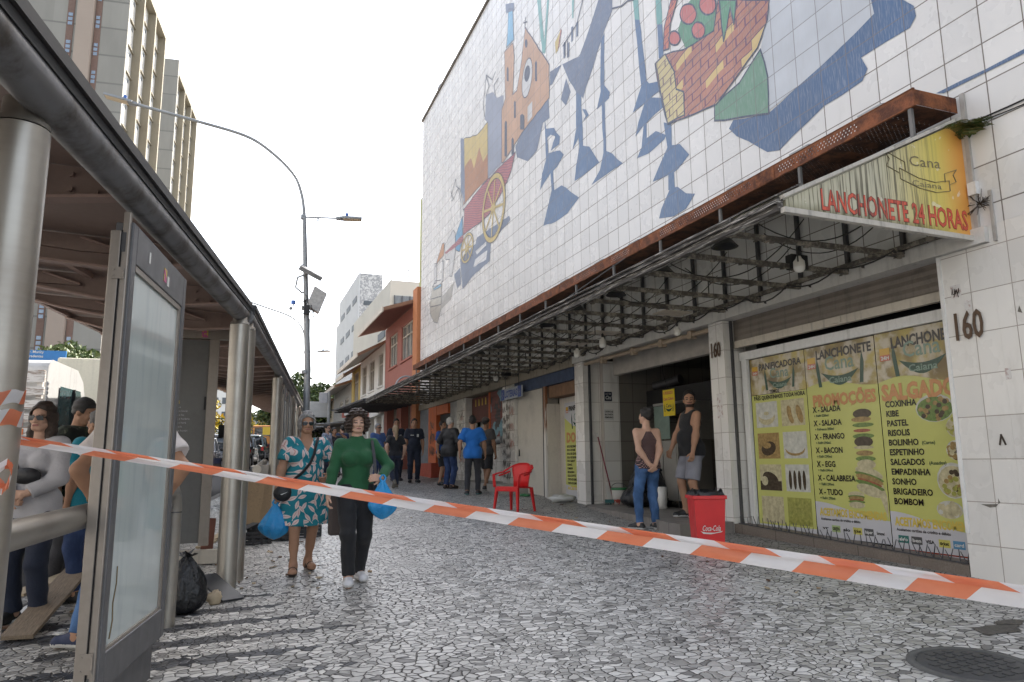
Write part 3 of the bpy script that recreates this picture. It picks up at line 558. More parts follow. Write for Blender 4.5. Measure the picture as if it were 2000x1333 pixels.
for a in ((24.4, 1.6, .75, .3, 9, 11), (24.35, 2.0, .7, .4, 8, 12), (24.3, 2.45, .6, .3, 6, 13)): one(ink, *a, off=.046, tw=.05)
for k in range(9): one(ink, 16.84, .95 + k*.235, .3, .2, 6, 20 + k, off=.004, tw=.022)
for k in range(8): one(ink, 17.12, 1.0 + k*.26, .24, .2, 5, 40 + k, off=-.006, tw=.024)
for k in range(4): one(ink, 21.0, 1.5 + k*.38, .6, .22, 7, 60 + k, off=.004, tw=.02)
for k in range(3): one(red_sc, 16.6, 1.7 + k*.4, .3, .22, 7, 80 + k, off=.0045, tw=.018); one(red_sc, 20.9, 1.35 + k*.6, .5, .2, 7, 90 + k, off=.0045, tw=.02)
mb = MB(); mb.box(XF + .39, XF + .445, 17.2, 17.5, 1.3, 1.95); mb.build('menu_strip', black, bld)
mb = MB(); mb.box(XF - .02, XF + .01, 15.95, 15.965, 1.5, 1.66); mb.build('door_handle', black, bld)
# ================================================================ steel canopy over the shops
CX = 4.02; CZ = 3.40; CY0, CY1 = 4.43, 24.6; CTOP = 4.52
can = thing('shop_canopy', 'long steel truss canopy with grimy sloped roof sheet along the tiled building', 'canopy', (XF, 14.5, ground_y(14.5)))
def translucent(m, w):
    nt = m.node_tree; b = nt.nodes['Principled BSDF']; tr = nt.nodes.new('ShaderNodeBsdfTranslucent'); mx_ = nt.nodes.new('ShaderNodeMixShader'); out = nt.nodes['Material Output']
    if b.inputs['Base Color'].links: nt.links.new(b.inputs['Base Color'].links[0].from_socket, tr.inputs[0])
    else: tr.inputs[0].default_value = b.inputs['Base Color'].default_value
    mx_.inputs[0].default_value = w; nt.links.new(b.outputs[0], mx_.inputs[1]); nt.links.new(tr.outputs[0], mx_.inputs[2]); nt.links.new(mx_.outputs[0], out.inputs[0]); return m
sheet_m = mat('grimy_roof_sheet', rough=.6, fn=lambda p: (lambda P: {'c': wear(P, (.62, .60, .53), .5, 1.2)})(coords('World')))
translucent(sheet_m, .6)
mb = MB()
mb.prism([(CX + .02, CY0 + .05, CZ + .10), (XF - .005, CY0 + .05, CTOP), (XF - .005, CY0 + .05, CTOP + .02), (CX + .02, CY0 + .05, CZ + .12)], (0, CY1 - CY0 - .05, 0))
mb.build('roof_sheet', sheet_m, can)
edge_m = mat('peeling_edge', rough=.7, fn=lambda p: (lambda P: (lambda x, y, z: {'c': mix(sm(noise(vec(x*6, y*1.2, z*30), 2.5, 4, .7), .52, .62), (.055, .048, .042), (.40, .38, .35)), 'h': noise(vec(x*6, y*1.2, z*30), 2.5, 3), 'bump': .5})(*sep(P)))(coords('World')))
mb = MB(); mb.box(CX - .03, CX + .03, CY0 + .02, CY1, CZ - .03, CZ + .085); mb.box(CX - .06, CX - .031, CY0 + .02, CY1, CZ + .03, CZ + .05)
mb.prism([(CX - .05, CY0 + .03, CZ + .09), (CX + .24, CY0 + .03, CZ + .235), (CX + .24, CY0 + .03, CZ + .25), (CX - .05, CY0 + .03, CZ + .105)], (0, CY1 - CY0, 0))
mb.tube([(CX - .07, 5 + k * 2.0, CZ + .07 + .01 * (k % 3)) for k in range(10)], .014, 6)
mb.build('edge_strip', edge_m, can)
mb = MB(); mb.box(CX - .02, CX + .03, CY1 + .001, CY1 + .04, CZ - .03, CZ + .12); mb.bar((CX, CY1 + .03, CZ + .05), (XF - .02, CY1 + .03, CTOP), .05, .08); mb.build('end_bar', dsteel, can)
chord = mat('corroded_bar', rough=.8, fn=lambda p: (lambda P: {'c': mix(sm(noise(P, 12, 4, .7), .42, .66), (.09, .08, .068), (.30, .27, .22)), 'h': noise(P, 60, 3), 'bump': .5})(coords('World')))
for k in range(1, 29):
    y = CY0 + k * .714
    mb = MB(); mb.box(CX + .03, XF - .06, y - .02, y + .02, CZ - .03, CZ + .02)
    mb.box(XF - .058, XF - .015, y - .02, y + .02, CZ, CTOP - .03, 1)
    r = np.random.RandomState(k)
    for j in range(12):                                    # drips and shreds clinging to the underside
        x = CX + .1 + r.rand() * 2.0; mb.obox((x, y + (r.rand()-.5)*.03, CZ - .035 - r.rand()*.012), (.008 + r.rand()*.022, 0, .003), (0, .009, 0), (0, 0, .007))
    mb.build('truss', [chord, dsteel], can)
mb = MB()
mb.box(XF - .10, XF - .052, CY0 + .05, CY1, BEAM + .08, BEAM + .125); mb.build('long_rail', chord, can)
# gable sign at the near end
sgn = thing('gable_sign', 'triangular weathered yellow snack bar sign closing the near end of the canopy', 'sign', (XF, CY0, CZ))
def sign_fn(p):
    P = coords('World'); x, y, z = sep(P)
    t = (x - CX) / (XF - CX)
    c = mix(sm(t, .80, .99), mix(sm(t, .45, .85), (.50, .48, .36), (.66, .55, .13)), (.74, .33, .07))
    st = noise(vec(x * 22, 0.0, z * .7), 1.5, 4, .65)                    # black runs of rain water
    k = sm(st, .46, .62) * sm(t, .90, .62); c = mix(k * .9, c, (.085, .075, .05))
    low = sm(noise(vec(x * 9, 0.0, z * 3), 1.5, 4) * .16 + CZ - z + .02, 0.0, .16); c = mix(low * sm(t, .95, .7) * .85, c, (.09, .085, .03))
    c = mix(gt(noise(P, 9, 3), .67) * .5, c, (.75, .72, .62))
    return {'c': c}
mb = MB(); mb.prism([(CX + .04, CY0, CZ), (XF - .02, CY0, CZ - .02), (XF - .02, CY0, CTOP - .03), (CX + .04, CY0, CZ + .07)], (0, .03, 0))
mb.build('sign_board', mat('weathered_sign', fn=sign_fn, rough=.45), sgn)
fr = mat('sign_frame', rough=.6, fn=lambda p: {'c': wear(coords('World'), (.50, .47, .42), .6, 4)})
mb = MB(); mb.bar((CX, CY0 - .005, CZ - .025), (XF - .01, CY0 - .005, CZ - .05), .05, .045); mb.bar((CX, CY0 - .005, CZ + .085), (XF - .01, CY0 - .005, CTOP + .01), .05, .03); mb.bar((XF - .012, CY0 - .005, CZ - .05), (XF - .012, CY0 - .005, CTOP), .05, .022)
mb.build('frame', fr, sgn)
red_l = mat('faded_red_letters', rough=.5, fn=lambda p: (lambda P: (lambda x, y, z: {'c': mix(sm(noise(vec(x * 26, 0.0, z * .9), 1.5, 4, .65), .44, .6) * sm((x - CX) / 2.18, .95, .45), (.62, .10, .06), (.16, .06, .05))})(*sep(P)))(coords('World')))
mb = MB(); yS = CY0 - .004
mb.text('LANCHONETE 24 HORAS', (CX + .40, yS, CZ + .030), .185, x=(1, 0, 0), mi=0, bold=.016, w=1.70)
mb.text('LANCHONETE 24 HORAS', (CX + .40, yS + .0015, CZ + .030), .185, x=(1, 0, 0), mi=1, bold=.032, w=1.706)
mb.build('lettering', [red_l, mat('letter_edge', (.12, .03, .03), .6)], sgn)
mb = MB(); wl = lambda pts, w=.008: [mb.bar((CX + a[0], yS, CZ + a[1]), (CX + b[0], yS, CZ + b[1]), .004, w, up=(0, 1, 0)) for a, b in zip(pts[:-1], pts[1:])]
wl([(1.33, .42), (1.55, .36), (1.75, .345), (1.93, .38), (1.93, .48), (1.75, .44), (1.55, .455), (1.33, .52), (1.33, .42)])
wl([(1.33, .47), (1.18, .52), (1.22, .59), (1.17, .66), (1.40, .585), (1.40, .50)]); wl([(1.93, .44), (2.02, .48), (1.99, .54), (2.04, .60), (1.88, .54), (1.88, .46)])
mb.text('Cana', (CX + 1.45, yS, CZ + .56), .10, x=(1, 0, .06), w=.38); mb.text('Caiana', (CX + 1.46, yS, CZ + .375), .055, x=(1, 0, .02), w=.36)
mb.build('ribbon_emblem', mat('thin_outline', (.20, .17, .10), .6), sgn)
# perforated rusty trough above the canopy
gut = thing('rusty_trough', 'long perforated rusty steel trough carried on posts above the canopy roof', 'trough', (5.9, 14.5, 4.6))
GX, GZ0, GZ1, GY0, GY1 = 5.64, 4.585, 4.735, 4.45, 24.8
def perf(p):
    P = coords('World'); x, y, z = sep(P)
    row = floor_((z - GZ0) / .032); fy = fract(y / .045 + row * .5) - .5; fz = fract((z - GZ0) / .032) - .5
    d = fy * fy * (.045 / .032) * (.045 / .032) + fz * fz
    patch = gt(noise(vec(0.0, y * .9, 1.0), 1.3, 1), .44) * gt(z, GZ0 + .025) * lt(z, GZ1 - .02)
    hole = lt(d, .085) * patch
    c = mix(sm(noise(P, 6, 4, .7), .35, .7), (.085, .030, .016), (.25, .085, .035))
    c = mix(sm(z, GZ1 - .04, GZ1) * .3, c, (.30, .12, .05))
    return {'c': c, 'a': 1.0 - hole, 'h': noise(P, 50, 3), 'bump': .4}
def perf_u(p):
    P = coords('World'); x, y, z = sep(P)
    row = floor_(x / .034); fy = fract(y / .045 + row * .5) - .5; fz = fract(x / .034) - .5
    hole = lt(fy * fy * 1.75 + fz * fz, .07) * gt(noise(vec(0.0, y * 1.3, 5.0), 1.3, 1), .50)
    return {'c': mix(sm(noise(P, 6, 4, .7), .35, .7), (.035, .014, .009), (.12, .045, .02)), 'a': 1.0 - hole}
perf_m = mat('perforated_rust', fn=perf, rough=.85); perf_b = mat('perforated_base', fn=perf_u, rough=.9)
mb = MB(); mb.box(GX, GX + .006, GY0, GY1, GZ0, GZ1); mb.build('front_plate', perf_m, gut)
mb = MB(); mb.box(GX + .007, XF - .01, GY0 + .01, GY1, GZ0, GZ0 + .006); mb.build('base_plate', perf_b, gut)
mb = MB(); mb.box(GX, XF - .01, GY0 - .007, GY0 - .001, GZ0, GZ1); mb.box(GX - .004, GX + .02, GY0 - .01, GY1, GZ1 + .001, GZ1 + .012); mb.box(GX - .004, GX + .02, GY0 - .01, GY1, GZ0 - .012, GZ0 - .001)
for y in np.arange(6.3, 24, 3.0): mb.box(GX - .006, GX - .001, y, y + .32, GZ0 + .004, GZ1 - .002)
mb.build('rim', rust, gut)
roofz = lambda x: CZ + .12 + (x - CX) / (XF - CX) * (CTOP - CZ - .10)
for k in range(15):
    y = GY0 + .06 + k * 1.42
    mb = MB(); mb.box(GX + .01, GX + .04, y - .018, y + .018, roofz(GX) - .02, GZ0 - .013); mb.build('post', mat('dull_post', (.17, .165, .16), .7, .3, var=.3), gut)
# floodlights sitting on the trough, tilted to the mural
fl = thing('floodlight', 'grey box floodlight standing on the rusty trough', 'floodlight', (5.86, 5.06, GZ1), 0, 'floodlights along the rusty trough')
mb = MB(); mb.obox((0, 0, .085), (.075, 0, .02), (0, .15, 0), (-.012, 0, .05)); mb.build('housing', galv, fl, local=True, bevel=.008)
mb = MB(); mb.obox((.012, 0, .138), (.06, 0, .016), (0, .135, 0), (0, 0, .002)); mb.build('lens', mat('floodlight_lens', (.25, .27, .28), .12, var=0), fl, local=True)
mb = MB(); mb.box(-.02, .02, -.165, -.152, -.12, .09); mb.box(-.02, .02, .152, .165, -.12, .09); mb.build('bracket', dsteel, fl, local=True)
FY = [5.06, 6.05, 7.2, 8.45, 9.75, 10.95, 12.4, 13.6, 15.0, 16.5, 18.2, 20.0, 21.8, 23.4]
pos_w = ['nearest the gable sign'] + ['second to fifth from the gable sign'] * 4 + ['over the middle of the trough'] * 5 + ['at the far end of the trough'] * 4
fl['label'] = 'grey box floodlight on the rusty trough, nearest the gable sign'
for i, y in enumerate(FY[1:], 1):
    dup(fl, (5.86, y, GZ1), 0, 'grey box floodlight on the rusty trough, ' + pos_w[i])
# bell lamps under the canopy edge
bl = thing('bell_lamp', 'black bell lamp', 'lamp', (4.5, 5.8, 3.56), 0, 'black bell lamps under the canopy edge')
mb = MB(); mb.lathe((0, 0, 0), [(.03, .10), (.035, .06), (.07, .02), (.12, -.04), (.135, -.055), (.115, -.05), (.06, .0), (0, .01)], 16); mb.build('lamp_shade', black, bl, local=True)
mb = MB(); mb.cyl((0, 0, .1), (0, 0, .17), .02, 8); mb.build('lamp_neck', dsteel, bl, local=True)
bl['label'] = 'black bell lamp under the canopy edge, nearest the gable sign'
for i in range(1, 13): dup(bl, (4.5, 5.8 + i * 1.13, 3.56), 0, 'black bell lamp under the canopy edge over ' + ('the open snack bar' if 2 <= i < 6 else 'the sheet-covered shop front' if i < 2 else 'the cream closed front and beyond'))
# white LED bulbs on wires
bulb_m = mat('bulb_plastic', (.62, .60, .55), .35, var=.05); dome_m = mat('bulb_dome', (.72, .71, .66), .25, var=.03)
blb = thing('light_bulb', 'large white bulb hanging unlit below the gable sign', 'light bulb', (5.3, 5.66, 3.36), 0, 'white bulbs hanging under the canopy')
mb = MB(); mb.lathe((0, 0, 0), [(.0, -.085), (.035, -.08), (.055, -.055), (.058, -.03)], 16); mb.build('dome', dome_m, blb, local=True)
mb = MB(); mb.lathe((0, 0, 0), [(.058, -.03), (.056, .03), (.03, .06), (.022, .085)], 16); mb.build('bulb_body', bulb_m, blb, local=True)
mb = MB(); mb.cyl((0, 0, .085), (0, 0, .14), .02, 8); mb.tube([(0, 0, .14), (.02, .0, .2), (0, .02, .05 + .2)], .006, 5); mb.build('socket', black, blb, local=True)
for (x, y, z, lab, sc) in ((5.5, 8.2, 3.11, 'small white bulb hanging over the snack bar opening beside the numbered column', .75), (5.3, 9.97, 3.22, 'large white bulb over the snack bar, right one of the pair', 1), (5.35, 11.0, 3.2, 'large white bulb over the snack bar, left one of the pair', 1), (5.6, 15.9, 3.33, 'white bulb hanging right above the lottery sign', 1)):
    dup(blb, (x, y, z), .5, lab, (sc, sc, sc))
mb = MB(); mb.box(-.11, .11, -.05, .05, -.08, .08)
cbx = mb.build('speaker_box', black, None, bevel=.01); cbx.location = (5.45, 5.85, 3.44); props(cbx, 'small black box fixed to the trusses beside the large bulb', 'speaker')
cb2 = dup(cbx, (5.75, 15.6, 3.42), .2, 'small black box fixed to the trusses above the lottery sign')
# ceiling lamp plates above two bulbs
pl = MB(); pl.box(-.22, .22, -.16, .16, 0, .012)
plo = pl.build('lamp_plate', mat('lamp_plate', rough=.6, fn=lambda p: {'c': wear(p, (.52, .46, .38), .5, 6)}), None); plo.location = (5.35, 10.0, 3.375); props(plo, 'pale board lying on the trusses above the right bulb of the pair', 'board', 'boards on the trusses')
for (x, y, lab) in ((5.35, 11.1, 'pale board lying on the trusses above the left bulb of the pair'), (5.5, 8.3, 'pale board lying on the trusses by the numbered column')): dup(plo, (x, y, 3.375), 0, lab)
# loops of cable drooping through the trusses
def sag(a, b, d, n=10):
    a = np.array(a, float); b = np.array(b, float)
    return [tuple(a + (b - a) * i / n + np.array((0, 0, -4 * d * (i / n) * (1 - i / n)))) for i in range(n + 1)]
cab_m = mat('black_cable', (.02, .018, .016), .6)
for k in range(9):
    y = 4.9 + k * 1.43; mb = MB()
    mb.tube(sag((4.25, y + .2, CZ + .15), (6.05, y, CZ + .75), .42, 14), .0065, 6); mb.tube(sag((6.1, y + .3, CZ + .5), (5.0, y + .9, CZ + .30), .33, 14), .006, 6); mb.tube([(5.0, y + .45, CZ - .12), (5.0, y + .45, CZ + .02)], .008, 5)
    props(mb.build('cable', cab_m), 'black cable looping through the canopy trusses', 'cable', 'cables looping through the canopy')
mb = MB(); pts = []
for k in range(13): pts += sag((5.75, 4.9 + k * .72, CZ - .06), (5.7, 4.9 + (k + 1) * .72, CZ - .06), .06 + .03 * (k % 3), 6)[:-1]
mb.tube(pts, .009, 6); r = np.random.RandomState(2)
for p in pts[::3]: mb.obox((p[0], p[1], p[2] - .015), (.008, .008, 0), (0, .02, .008), (0, 0, .010))
props(mb.build('cable', cab_m), 'thick frayed cable bundle strung along the canopy under the trusses', 'cable')
mb = MB(); mb.tube([(5.6, 9.7, 4.55), (4.8, 11.3, 3.86)], .008, 5); props(mb.build('stay_wire', dsteel), 'thin stay wire slanting from the trough down to the canopy roof', 'wire')
mb = MB(); mb.tube(sag((XF - .015, 4.4, 4.44), (XF - .015, 1.0, 4.75), .12, 16), .008, 5); mb.tube(sag((XF - .02, 4.4, 4.42), (XF - .02, 1.0, 4.72), .16, 16), .006, 5); props(mb.build('wall_cable', cab_m), 'thin black cable crossing the white tiles right of the gable sign', 'cable')
mb = MB(); mb.box(XF - .03, XF - .002, 4.36, 4.40, 3.3, 4.75); mb.box(XF - .05, XF - .002, 4.33, 4.41, 3.75, 3.87, 1); mb.box(XF - .02, XF - .004, 4.22, 4.25, 3.28, 3.75)
mb.build('conduit', [mat('grey_conduit', (.40, .38, .35), .6, var=.3), white_paint], bld)
# fern growing out of the wall by the sign
fern = thing('fern', 'small green fern growing out of the wall joint beside the gable sign', 'fern', (XF, 4.36, 4.30))
def fern_mb(n, L, seed, cols=2):
    mb = MB(); r = np.random.RandomState(seed)
    for k in range(n):
        a = r.rand() * 2 * pi; up = .25 + r.rand() * 1.3; d = nrm((-abs(cos(a)) * .6 - .15, sin(a), up)); l = L * (.5 + r.rand() * .6); P = []
        for i in range(12): s = i / 11; P.append(np.array((XF - .01, 4.36, 4.30)) + d * l * s + np.array((0, 0, -.55 * l * s * s)))
        mb.tube(P, .0022, 4, 0)
        for i in range(2, 12):
            t = nrm(P[i] - P[i-1]); sd = nrm(np.cross(t, (0.3, 0.1, 1))); w = .05 * (1 - abs(i / 11 - .4)) * L / .3
            for s in (1, -1): mb.poly([P[i], P[i] + sd*s*w + t*.012 + np.array((0,0,-.006)), P[i] + sd*s*w*.9 + t*.026 + np.array((0,0,-.006)), P[i] + t*.013], int(r.rand() * cols))
    return mb
fern_mb(26, .40, 3).build('fronds', [mat('fern_green', (.075, .13, .03), .6, var=.4), mat('fern_dry', (.17, .16, .05), .7, var=.3)], fern)
t = thing('dry_weed', 'dark dried tuft of roots on the wall joint at the lower corner of the sign', 'weed', (XF, 4.36, 3.7))
mb = MB(); r = np.random.RandomState(8)
for k in range(40):
    a = r.rand()*2*pi; l = .05 + r.rand()*.12; p = np.array((XF - .01, 4.34, 3.66)); q = p + np.array((-r.rand()*.06, cos(a)*l, sin(a)*l*.8)); mb.tube([p, (p+q)/2 + (r.rand(3)-.5)*.02, q], .003, 4)
mb.build('roots', mat('dry_root', (.05, .04, .03), .9), t)
# spikes along the plinth
sp = thing('spike_strip', 'row of short black anti-sitting spikes along the granite plinth', 'spikes', (XF + .05, 6.5, .48))
mb = MB(); r = np.random.RandomState(4); y = 4.9
while y < 8.12:
    zb = .43 + (y - 4.83) / 3.31 * .12
    for s in ((-1, 1) if r.rand() > .4 else (0,)):
        a = (s * .035 + (r.rand() - .5) * .02); L = .10 + r.rand() * .035; x = XF + .045 + r.rand() * .02
        mb.tube([(x, y, zb - .005), (x - .012, y + a * 1.3, zb + L)], [.006, .004], 5)
    y += .055 + r.rand() * .06
mb.bar((XF + .05, 4.88, .44), (XF + .05, 8.1, .556), .02, .012); mb.build('spikes', dsteel, sp)

# ================================================================ menu sheets on the shop window
PXX = XF + .285
vin = lambda nm, c, v=.08, s=2: mat(nm, c, .22, var=v, vs=s)
photo_bg = mat('food_collage', rough=.28, fn=lambda p: (lambda P: (lambda v: {'c': mix(sm(noise(P, 7, 3), .4, .65), mix(sep(v['Color'])[0], (.16, .11, .05), (.52, .42, .12)), (.55, .50, .40))})(voro(P, 5.5, 'SMOOTH_F1', '3D')))(coords('World')))
yel = vin('yellow_green_sheet', (.50, .51, .155)); pal = vin('pale_sheet', (.50, .50, .52)); tangerine = vin('tangerine_letters', (.52, .25, .10)); letter_black = vin('black_letters', (.025, .022, .018)); dkgreen = vin('dark_green_print', (.025, .07, .045)); lemon = vin('yellow_print', (.62, .48, .10)); white_pr = vin('white_print', (.60, .60, .57))
food_pal = [vin('food_tan', (.34, .23, .09), .5, 22), vin('food_cream', (.50, .45, .28), .45, 18), vin('food_dark', (.07, .05, .03), .55, 24), vin('food_green', (.15, .23, .06), .55, 26), vin('food_red', (.33, .11, .06), .5, 24), vin('food_olive', (.33, .33, .08), .5, 22), vin('food_pale', (.52, .52, .46), .35, 14)]
def rect(mb, y0, z0, w, h, off, mi=0):
    x = PXX - off; mb.poly([(x, y0, z0), (x, y0, z0 + h), (x, y0 - w, z0 + h), (x, y0 - w, z0)], mi)
def oval(mb, y, z, ry, rz, off, mi, n=16, rot=0):
    x = PXX - off; mb.poly([(x, y - (ry*cos(2*pi*i/n)*cos(rot) - rz*sin(2*pi*i/n)*sin(rot)), z + ry*cos(2*pi*i/n)*sin(rot) + rz*sin(2*pi*i/n)*cos(rot)) for i in range(n)][::-1], mi)
def sheet(name_lab, y0, y1, z0, z1):
    t = thing('menu_sheet', name_lab, 'menu poster', (PXX, (y0 + y1) / 2, z0), 0, 'menu sheets on the shop window')
    return t
def logo(mb, yc, zc, s, mi_g, mi_k):
    """emblem: word over a dark green bowl between two cane stalks"""
    n = 14; P = [(PXX - .0042, yc - s*(i/n - .5), zc - s*.06 - s*.30*sin(pi*i/n)) for i in range(n+1)] + [(PXX - .0042, yc + s*(i/n - .5), zc - s*.06 - s*.10*sin(pi*i/n)) for i in range(n+1)]
    mb.poly(P, mi_g)
    for s2 in (-1, 1): mb.poly([(PXX - .0046, yc + s2*s*.50, zc - s*.36), (PXX - .0046, yc + s2*s*.55, zc + s*.05), (PXX - .0046, yc + s2*s*.60, zc + s*.30), (PXX - .0046, yc + s2*s*.64, zc + s*.05), (PXX - .0046, yc + s2*s*.59, zc - s*.36)][::s2], mi_g)
    mb.text('Cana', (PXX - .0052, yc + s*.40, zc - s*.02), s*.30, mi=mi_k, bold=.012, w=s*.78)
    mb.text('Caiana', (PXX - .0056, yc + s*.30, zc - s*.30), s*.13, mi=mi_k, bold=.02, w=s*.6)
faint = vin('pale_green_letters', (.20, .29, .23)); tag24 = vin('orange_tag', (.60, .36, .05)); tagr = vin('red_tag', (.50, .14, .08))
def tag24h(mb, y, z, s):
    rect(mb, y, z + s*.5, s, s*.55, .006, 0); rect(mb, y, z, s, s*.5, .006, 1); mb.text('24H', (PXX - .0068, y - s*.1, z + s*.1), s*.3, mi=2, bold=.04, w=s*.8)
# sheet one
y0, y1, zb, zt = 7.98, 6.965, .50, 2.72
t = sheet('narrow yellow menu sheet with cake and bread photos, left one on the window', y0, y1, zb, zt)
mb = MB(); rect(mb, y0, zb, y0-y1, 1.73, 0, 0); rect(mb, y0, zb, y0-y1, .06, .001, 1); mb.build('backing_sheet', [yel, pal], t)
mb = MB(); rect(mb, y0, 2.235, y0-y1, .485, .0005, 0); mb.build('collage', photo_bg, t)
mb = MB(); r = np.random.RandomState(3)
kinds = [(6, 1), (1, 0), (2, 2), (6, 6), (2, 0), (6, 2), (1, 5), (5, 5)]
for k in range(8):
    c, rw = k % 2, k // 2; yy = y0 - .07 - c*.48; zz = 1.80 - rw*.405; rect(mb, yy, zz, .41, .33, .0015, [6, 1, 0, 6, 1, 6, 1, 5][k]); a, b = kinds[k]
    if k == 0: oval(mb, yy-.2, zz+.13, .16, .10, .002, 1); oval(mb, yy-.2, zz+.17, .15, .07, .0025, 6); oval(mb, yy-.2, zz+.18, .05, .025, .003, 1)
    elif k == 1:
        for j in range(4): oval(mb, yy-.08-j*.08, zz+.14, .05, .12, .002+j*.0003, 0 if j % 2 else 1, rot=.3)
    elif k == 2: oval(mb, yy-.2, zz+.13, .14, .09, .002, 2, rot=.2); oval(mb, yy-.17, zz+.17, .08, .04, .0025, 0)
    elif k == 3: oval(mb, yy-.2, zz+.11, .17, .08, .002, 0); oval(mb, yy-.2, zz+.14, .17, .08, .0025, 6)
    elif k == 4: rect(mb, yy, zz, .40, .12, .0018, 2); oval(mb, yy-.2, zz+.15, .15, .08, .002, 2, rot=-.3); oval(mb, yy-.09, zz+.12, .06, .06, .0025, 1)
    elif k == 5:
        for j in range(4): oval(mb, yy-.08-j*.08, zz+.14, .028, .12, .002, 2); 
    else:
        for j in range(9 if k == 7 else 4): oval(mb, yy-.05-r.rand()*.3, zz+.05+r.rand()*.18, .06, .05, .002+j*.0003, a if j % 2 else b if k == 7 else 1, rot=r.rand()*3)
mb.build('food_picture', food_pal, t)
mb = MB(); logo(mb, 7.42, 2.44, .44, 0, 1); mb.build('emblem', [dkgreen, faint], t)
mb = MB(); tag24h(mb, 7.93, 2.50, .11); mb.build('price_tag', [tag24, tagr, white_pr], t)
mb = MB(); mb.text('PANIFICADORA', (PXX - .005, 7.80, 2.555), .085, bold=.035, w=.78); mb.text('TEMOS', (PXX - .005, 7.62, 2.24), .042, bold=.03); mb.text('PÃES QUENTINHOS TODA HORA', (PXX - .005, 7.93, 2.165), .052, bold=.03, w=.94); mb.build('lettering', letter_black, t)
def wave_sheet(t, y0, y1, zb, zt):
    mb = MB(); rect(mb, y0, zb, y0-y1, 1.85, 0, 0)
    n = 12; P = [(PXX - .0012, y0, zb), *[(PXX - .0012, y0 - (y0-y1)*i/n, zb + .40 - .16*sm_(i/n)) for i in range(n+1)], (PXX - .0012, y1, zb)]
    mb.poly(P, 1); mb.build('backing_sheet', [yel, pal], t)
    mb = MB(); n = 14; P = [(PXX - .0014, y0 - (y0-y1)*i/n, zb + 1.75 + .05*sin(i/n*5)) for i in range(n+1)] + [(PXX - .0014, y1, zt), (PXX - .0014, y0, zt)]
    mb.poly(P[::-1], 0); mb.build('collage', photo_bg, t)
sm_ = lambda s: s*s*(3-2*s)
# sheet two
y0, y1, zb, zt = 6.955, 5.905, .49, 2.72
t = sheet('yellow menu sheet headed with promotions and hamburger pictures, middle one on the window', y0, y1, zb, zt); wave_sheet(t, y0, y1, zb, zt)
mb = MB(); logo(mb, 6.42, 2.43, .56, 0, 1); mb.build('emblem', [dkgreen, faint], t)
mb = MB(); tag24h(mb, 6.91, 2.46, .13); mb.build('price_tag', [tag24, tagr, white_pr], t)
mb = MB(); mb.text('LANCHONETE', (PXX - .005, 6.77, 2.565), .105, bold=.035, w=.82)
it = ['X - SALADA', 'X - SALADA', 'X - FRANGO', 'X - BACON', 'X - EGG', 'X - CALABRESA', 'X - TUDO']
for k, s in enumerate(it): mb.text(s, (PXX - .005, 6.88, 1.935 - k*.160), .066, bold=.03, xs=.88)
mb.text('Aceitamos cartões de crédito e débito', (PXX - .005, 6.88, .680), .030, bold=.02, w=.58); mb.build('lettering', letter_black, t)
mb = MB()
for k, s in enumerate(['+ Refri 220ml', '+ Refresco 300ml'] + ['+ Refri 290ml'] * 5): mb.text(s, (PXX - .005, 6.87, 1.880 - k*.160), .030, bold=.02)
mb.build('small_lettering', dkgreen, t)
mb = MB(); mb.text('PROMOÇÕES', (PXX - .005, 6.87, 2.005), .135, bold=.05, w=.93); mb.build('heading', tangerine, t)
mb = MB(); mb.text('ACEITAMOS ENCOMENDAS', (PXX - .005, 6.89, .735), .085, bold=.045, w=.95); mb.build('footer_heading', lemon, t)
mb = MB(); r = np.random.RandomState(5)
for (yc, zc, s) in ((6.16, 1.62, 1.0),):
    for j, (c, h, w) in enumerate([(2, .055, .13), (0, .03, .14), (3, .025, .15), (4, .02, .12), (3, .03, .15), (2, .06, .13), (1, .02, .14), (0, .03, .12), (3, .03, .14), (1, .055, .13)]):
        oval(mb, yc + (r.rand()-.5)*.03, zc + .26 - j*.062, w, h, .002 + j*.0002, c)
for (yc, zc, s, rot) in ((6.13, 1.13, 1.0, -.25), (6.33, .93, .6, 0)):
    for j, (c, dz, w, h) in enumerate([(1, .10, .19, .06), (3, .06, .2, .03), (0, .03, .19, .04), (4, .0, .17, .02), (3, -.03, .2, .03), (1, -.09, .19, .06)]): oval(mb, yc, zc + dz*s, w*s, h*s, .002 + j*.0002, c, rot=rot)
mb.poly([(PXX - .0019, 6.05, 1.10), (PXX - .0019, 5.92, .75), (PXX - .0019, 5.915, .98), (PXX - .0019, 5.97, 1.15)], 1); mb.build('food_picture', food_pal, t)
def cards(t, y, z, names):
    mb = MB()
    for k, (nm, mi) in enumerate(names):
        if mi < 6: rect(mb, y - k*.155, z, .125, .075, .002, mi)
        mb.text(nm, (PXX - .004, y - k*.155 - .012, z + .022), .034, mi=6 if mi in (1, 2, 4) else 5, bold=.03, w=.10)
    mb.build('card_logo', [vin('card_green', (.35, .45, .2)), vin('card_grey', (.10, .10, .10)), vin('card_blue', (.10, .25, .40)), vin('card_yellow', (.55, .50, .12)), vin('card_teal', (.05, .16, .14)), letter_black, white_pr], t)
cards(t, 6.88, .555, [('vr', 9), ('GREEN', 0), ('elo', 9), ('ticket', 3), ('hiper', 1), ('Sorocred', 9)])
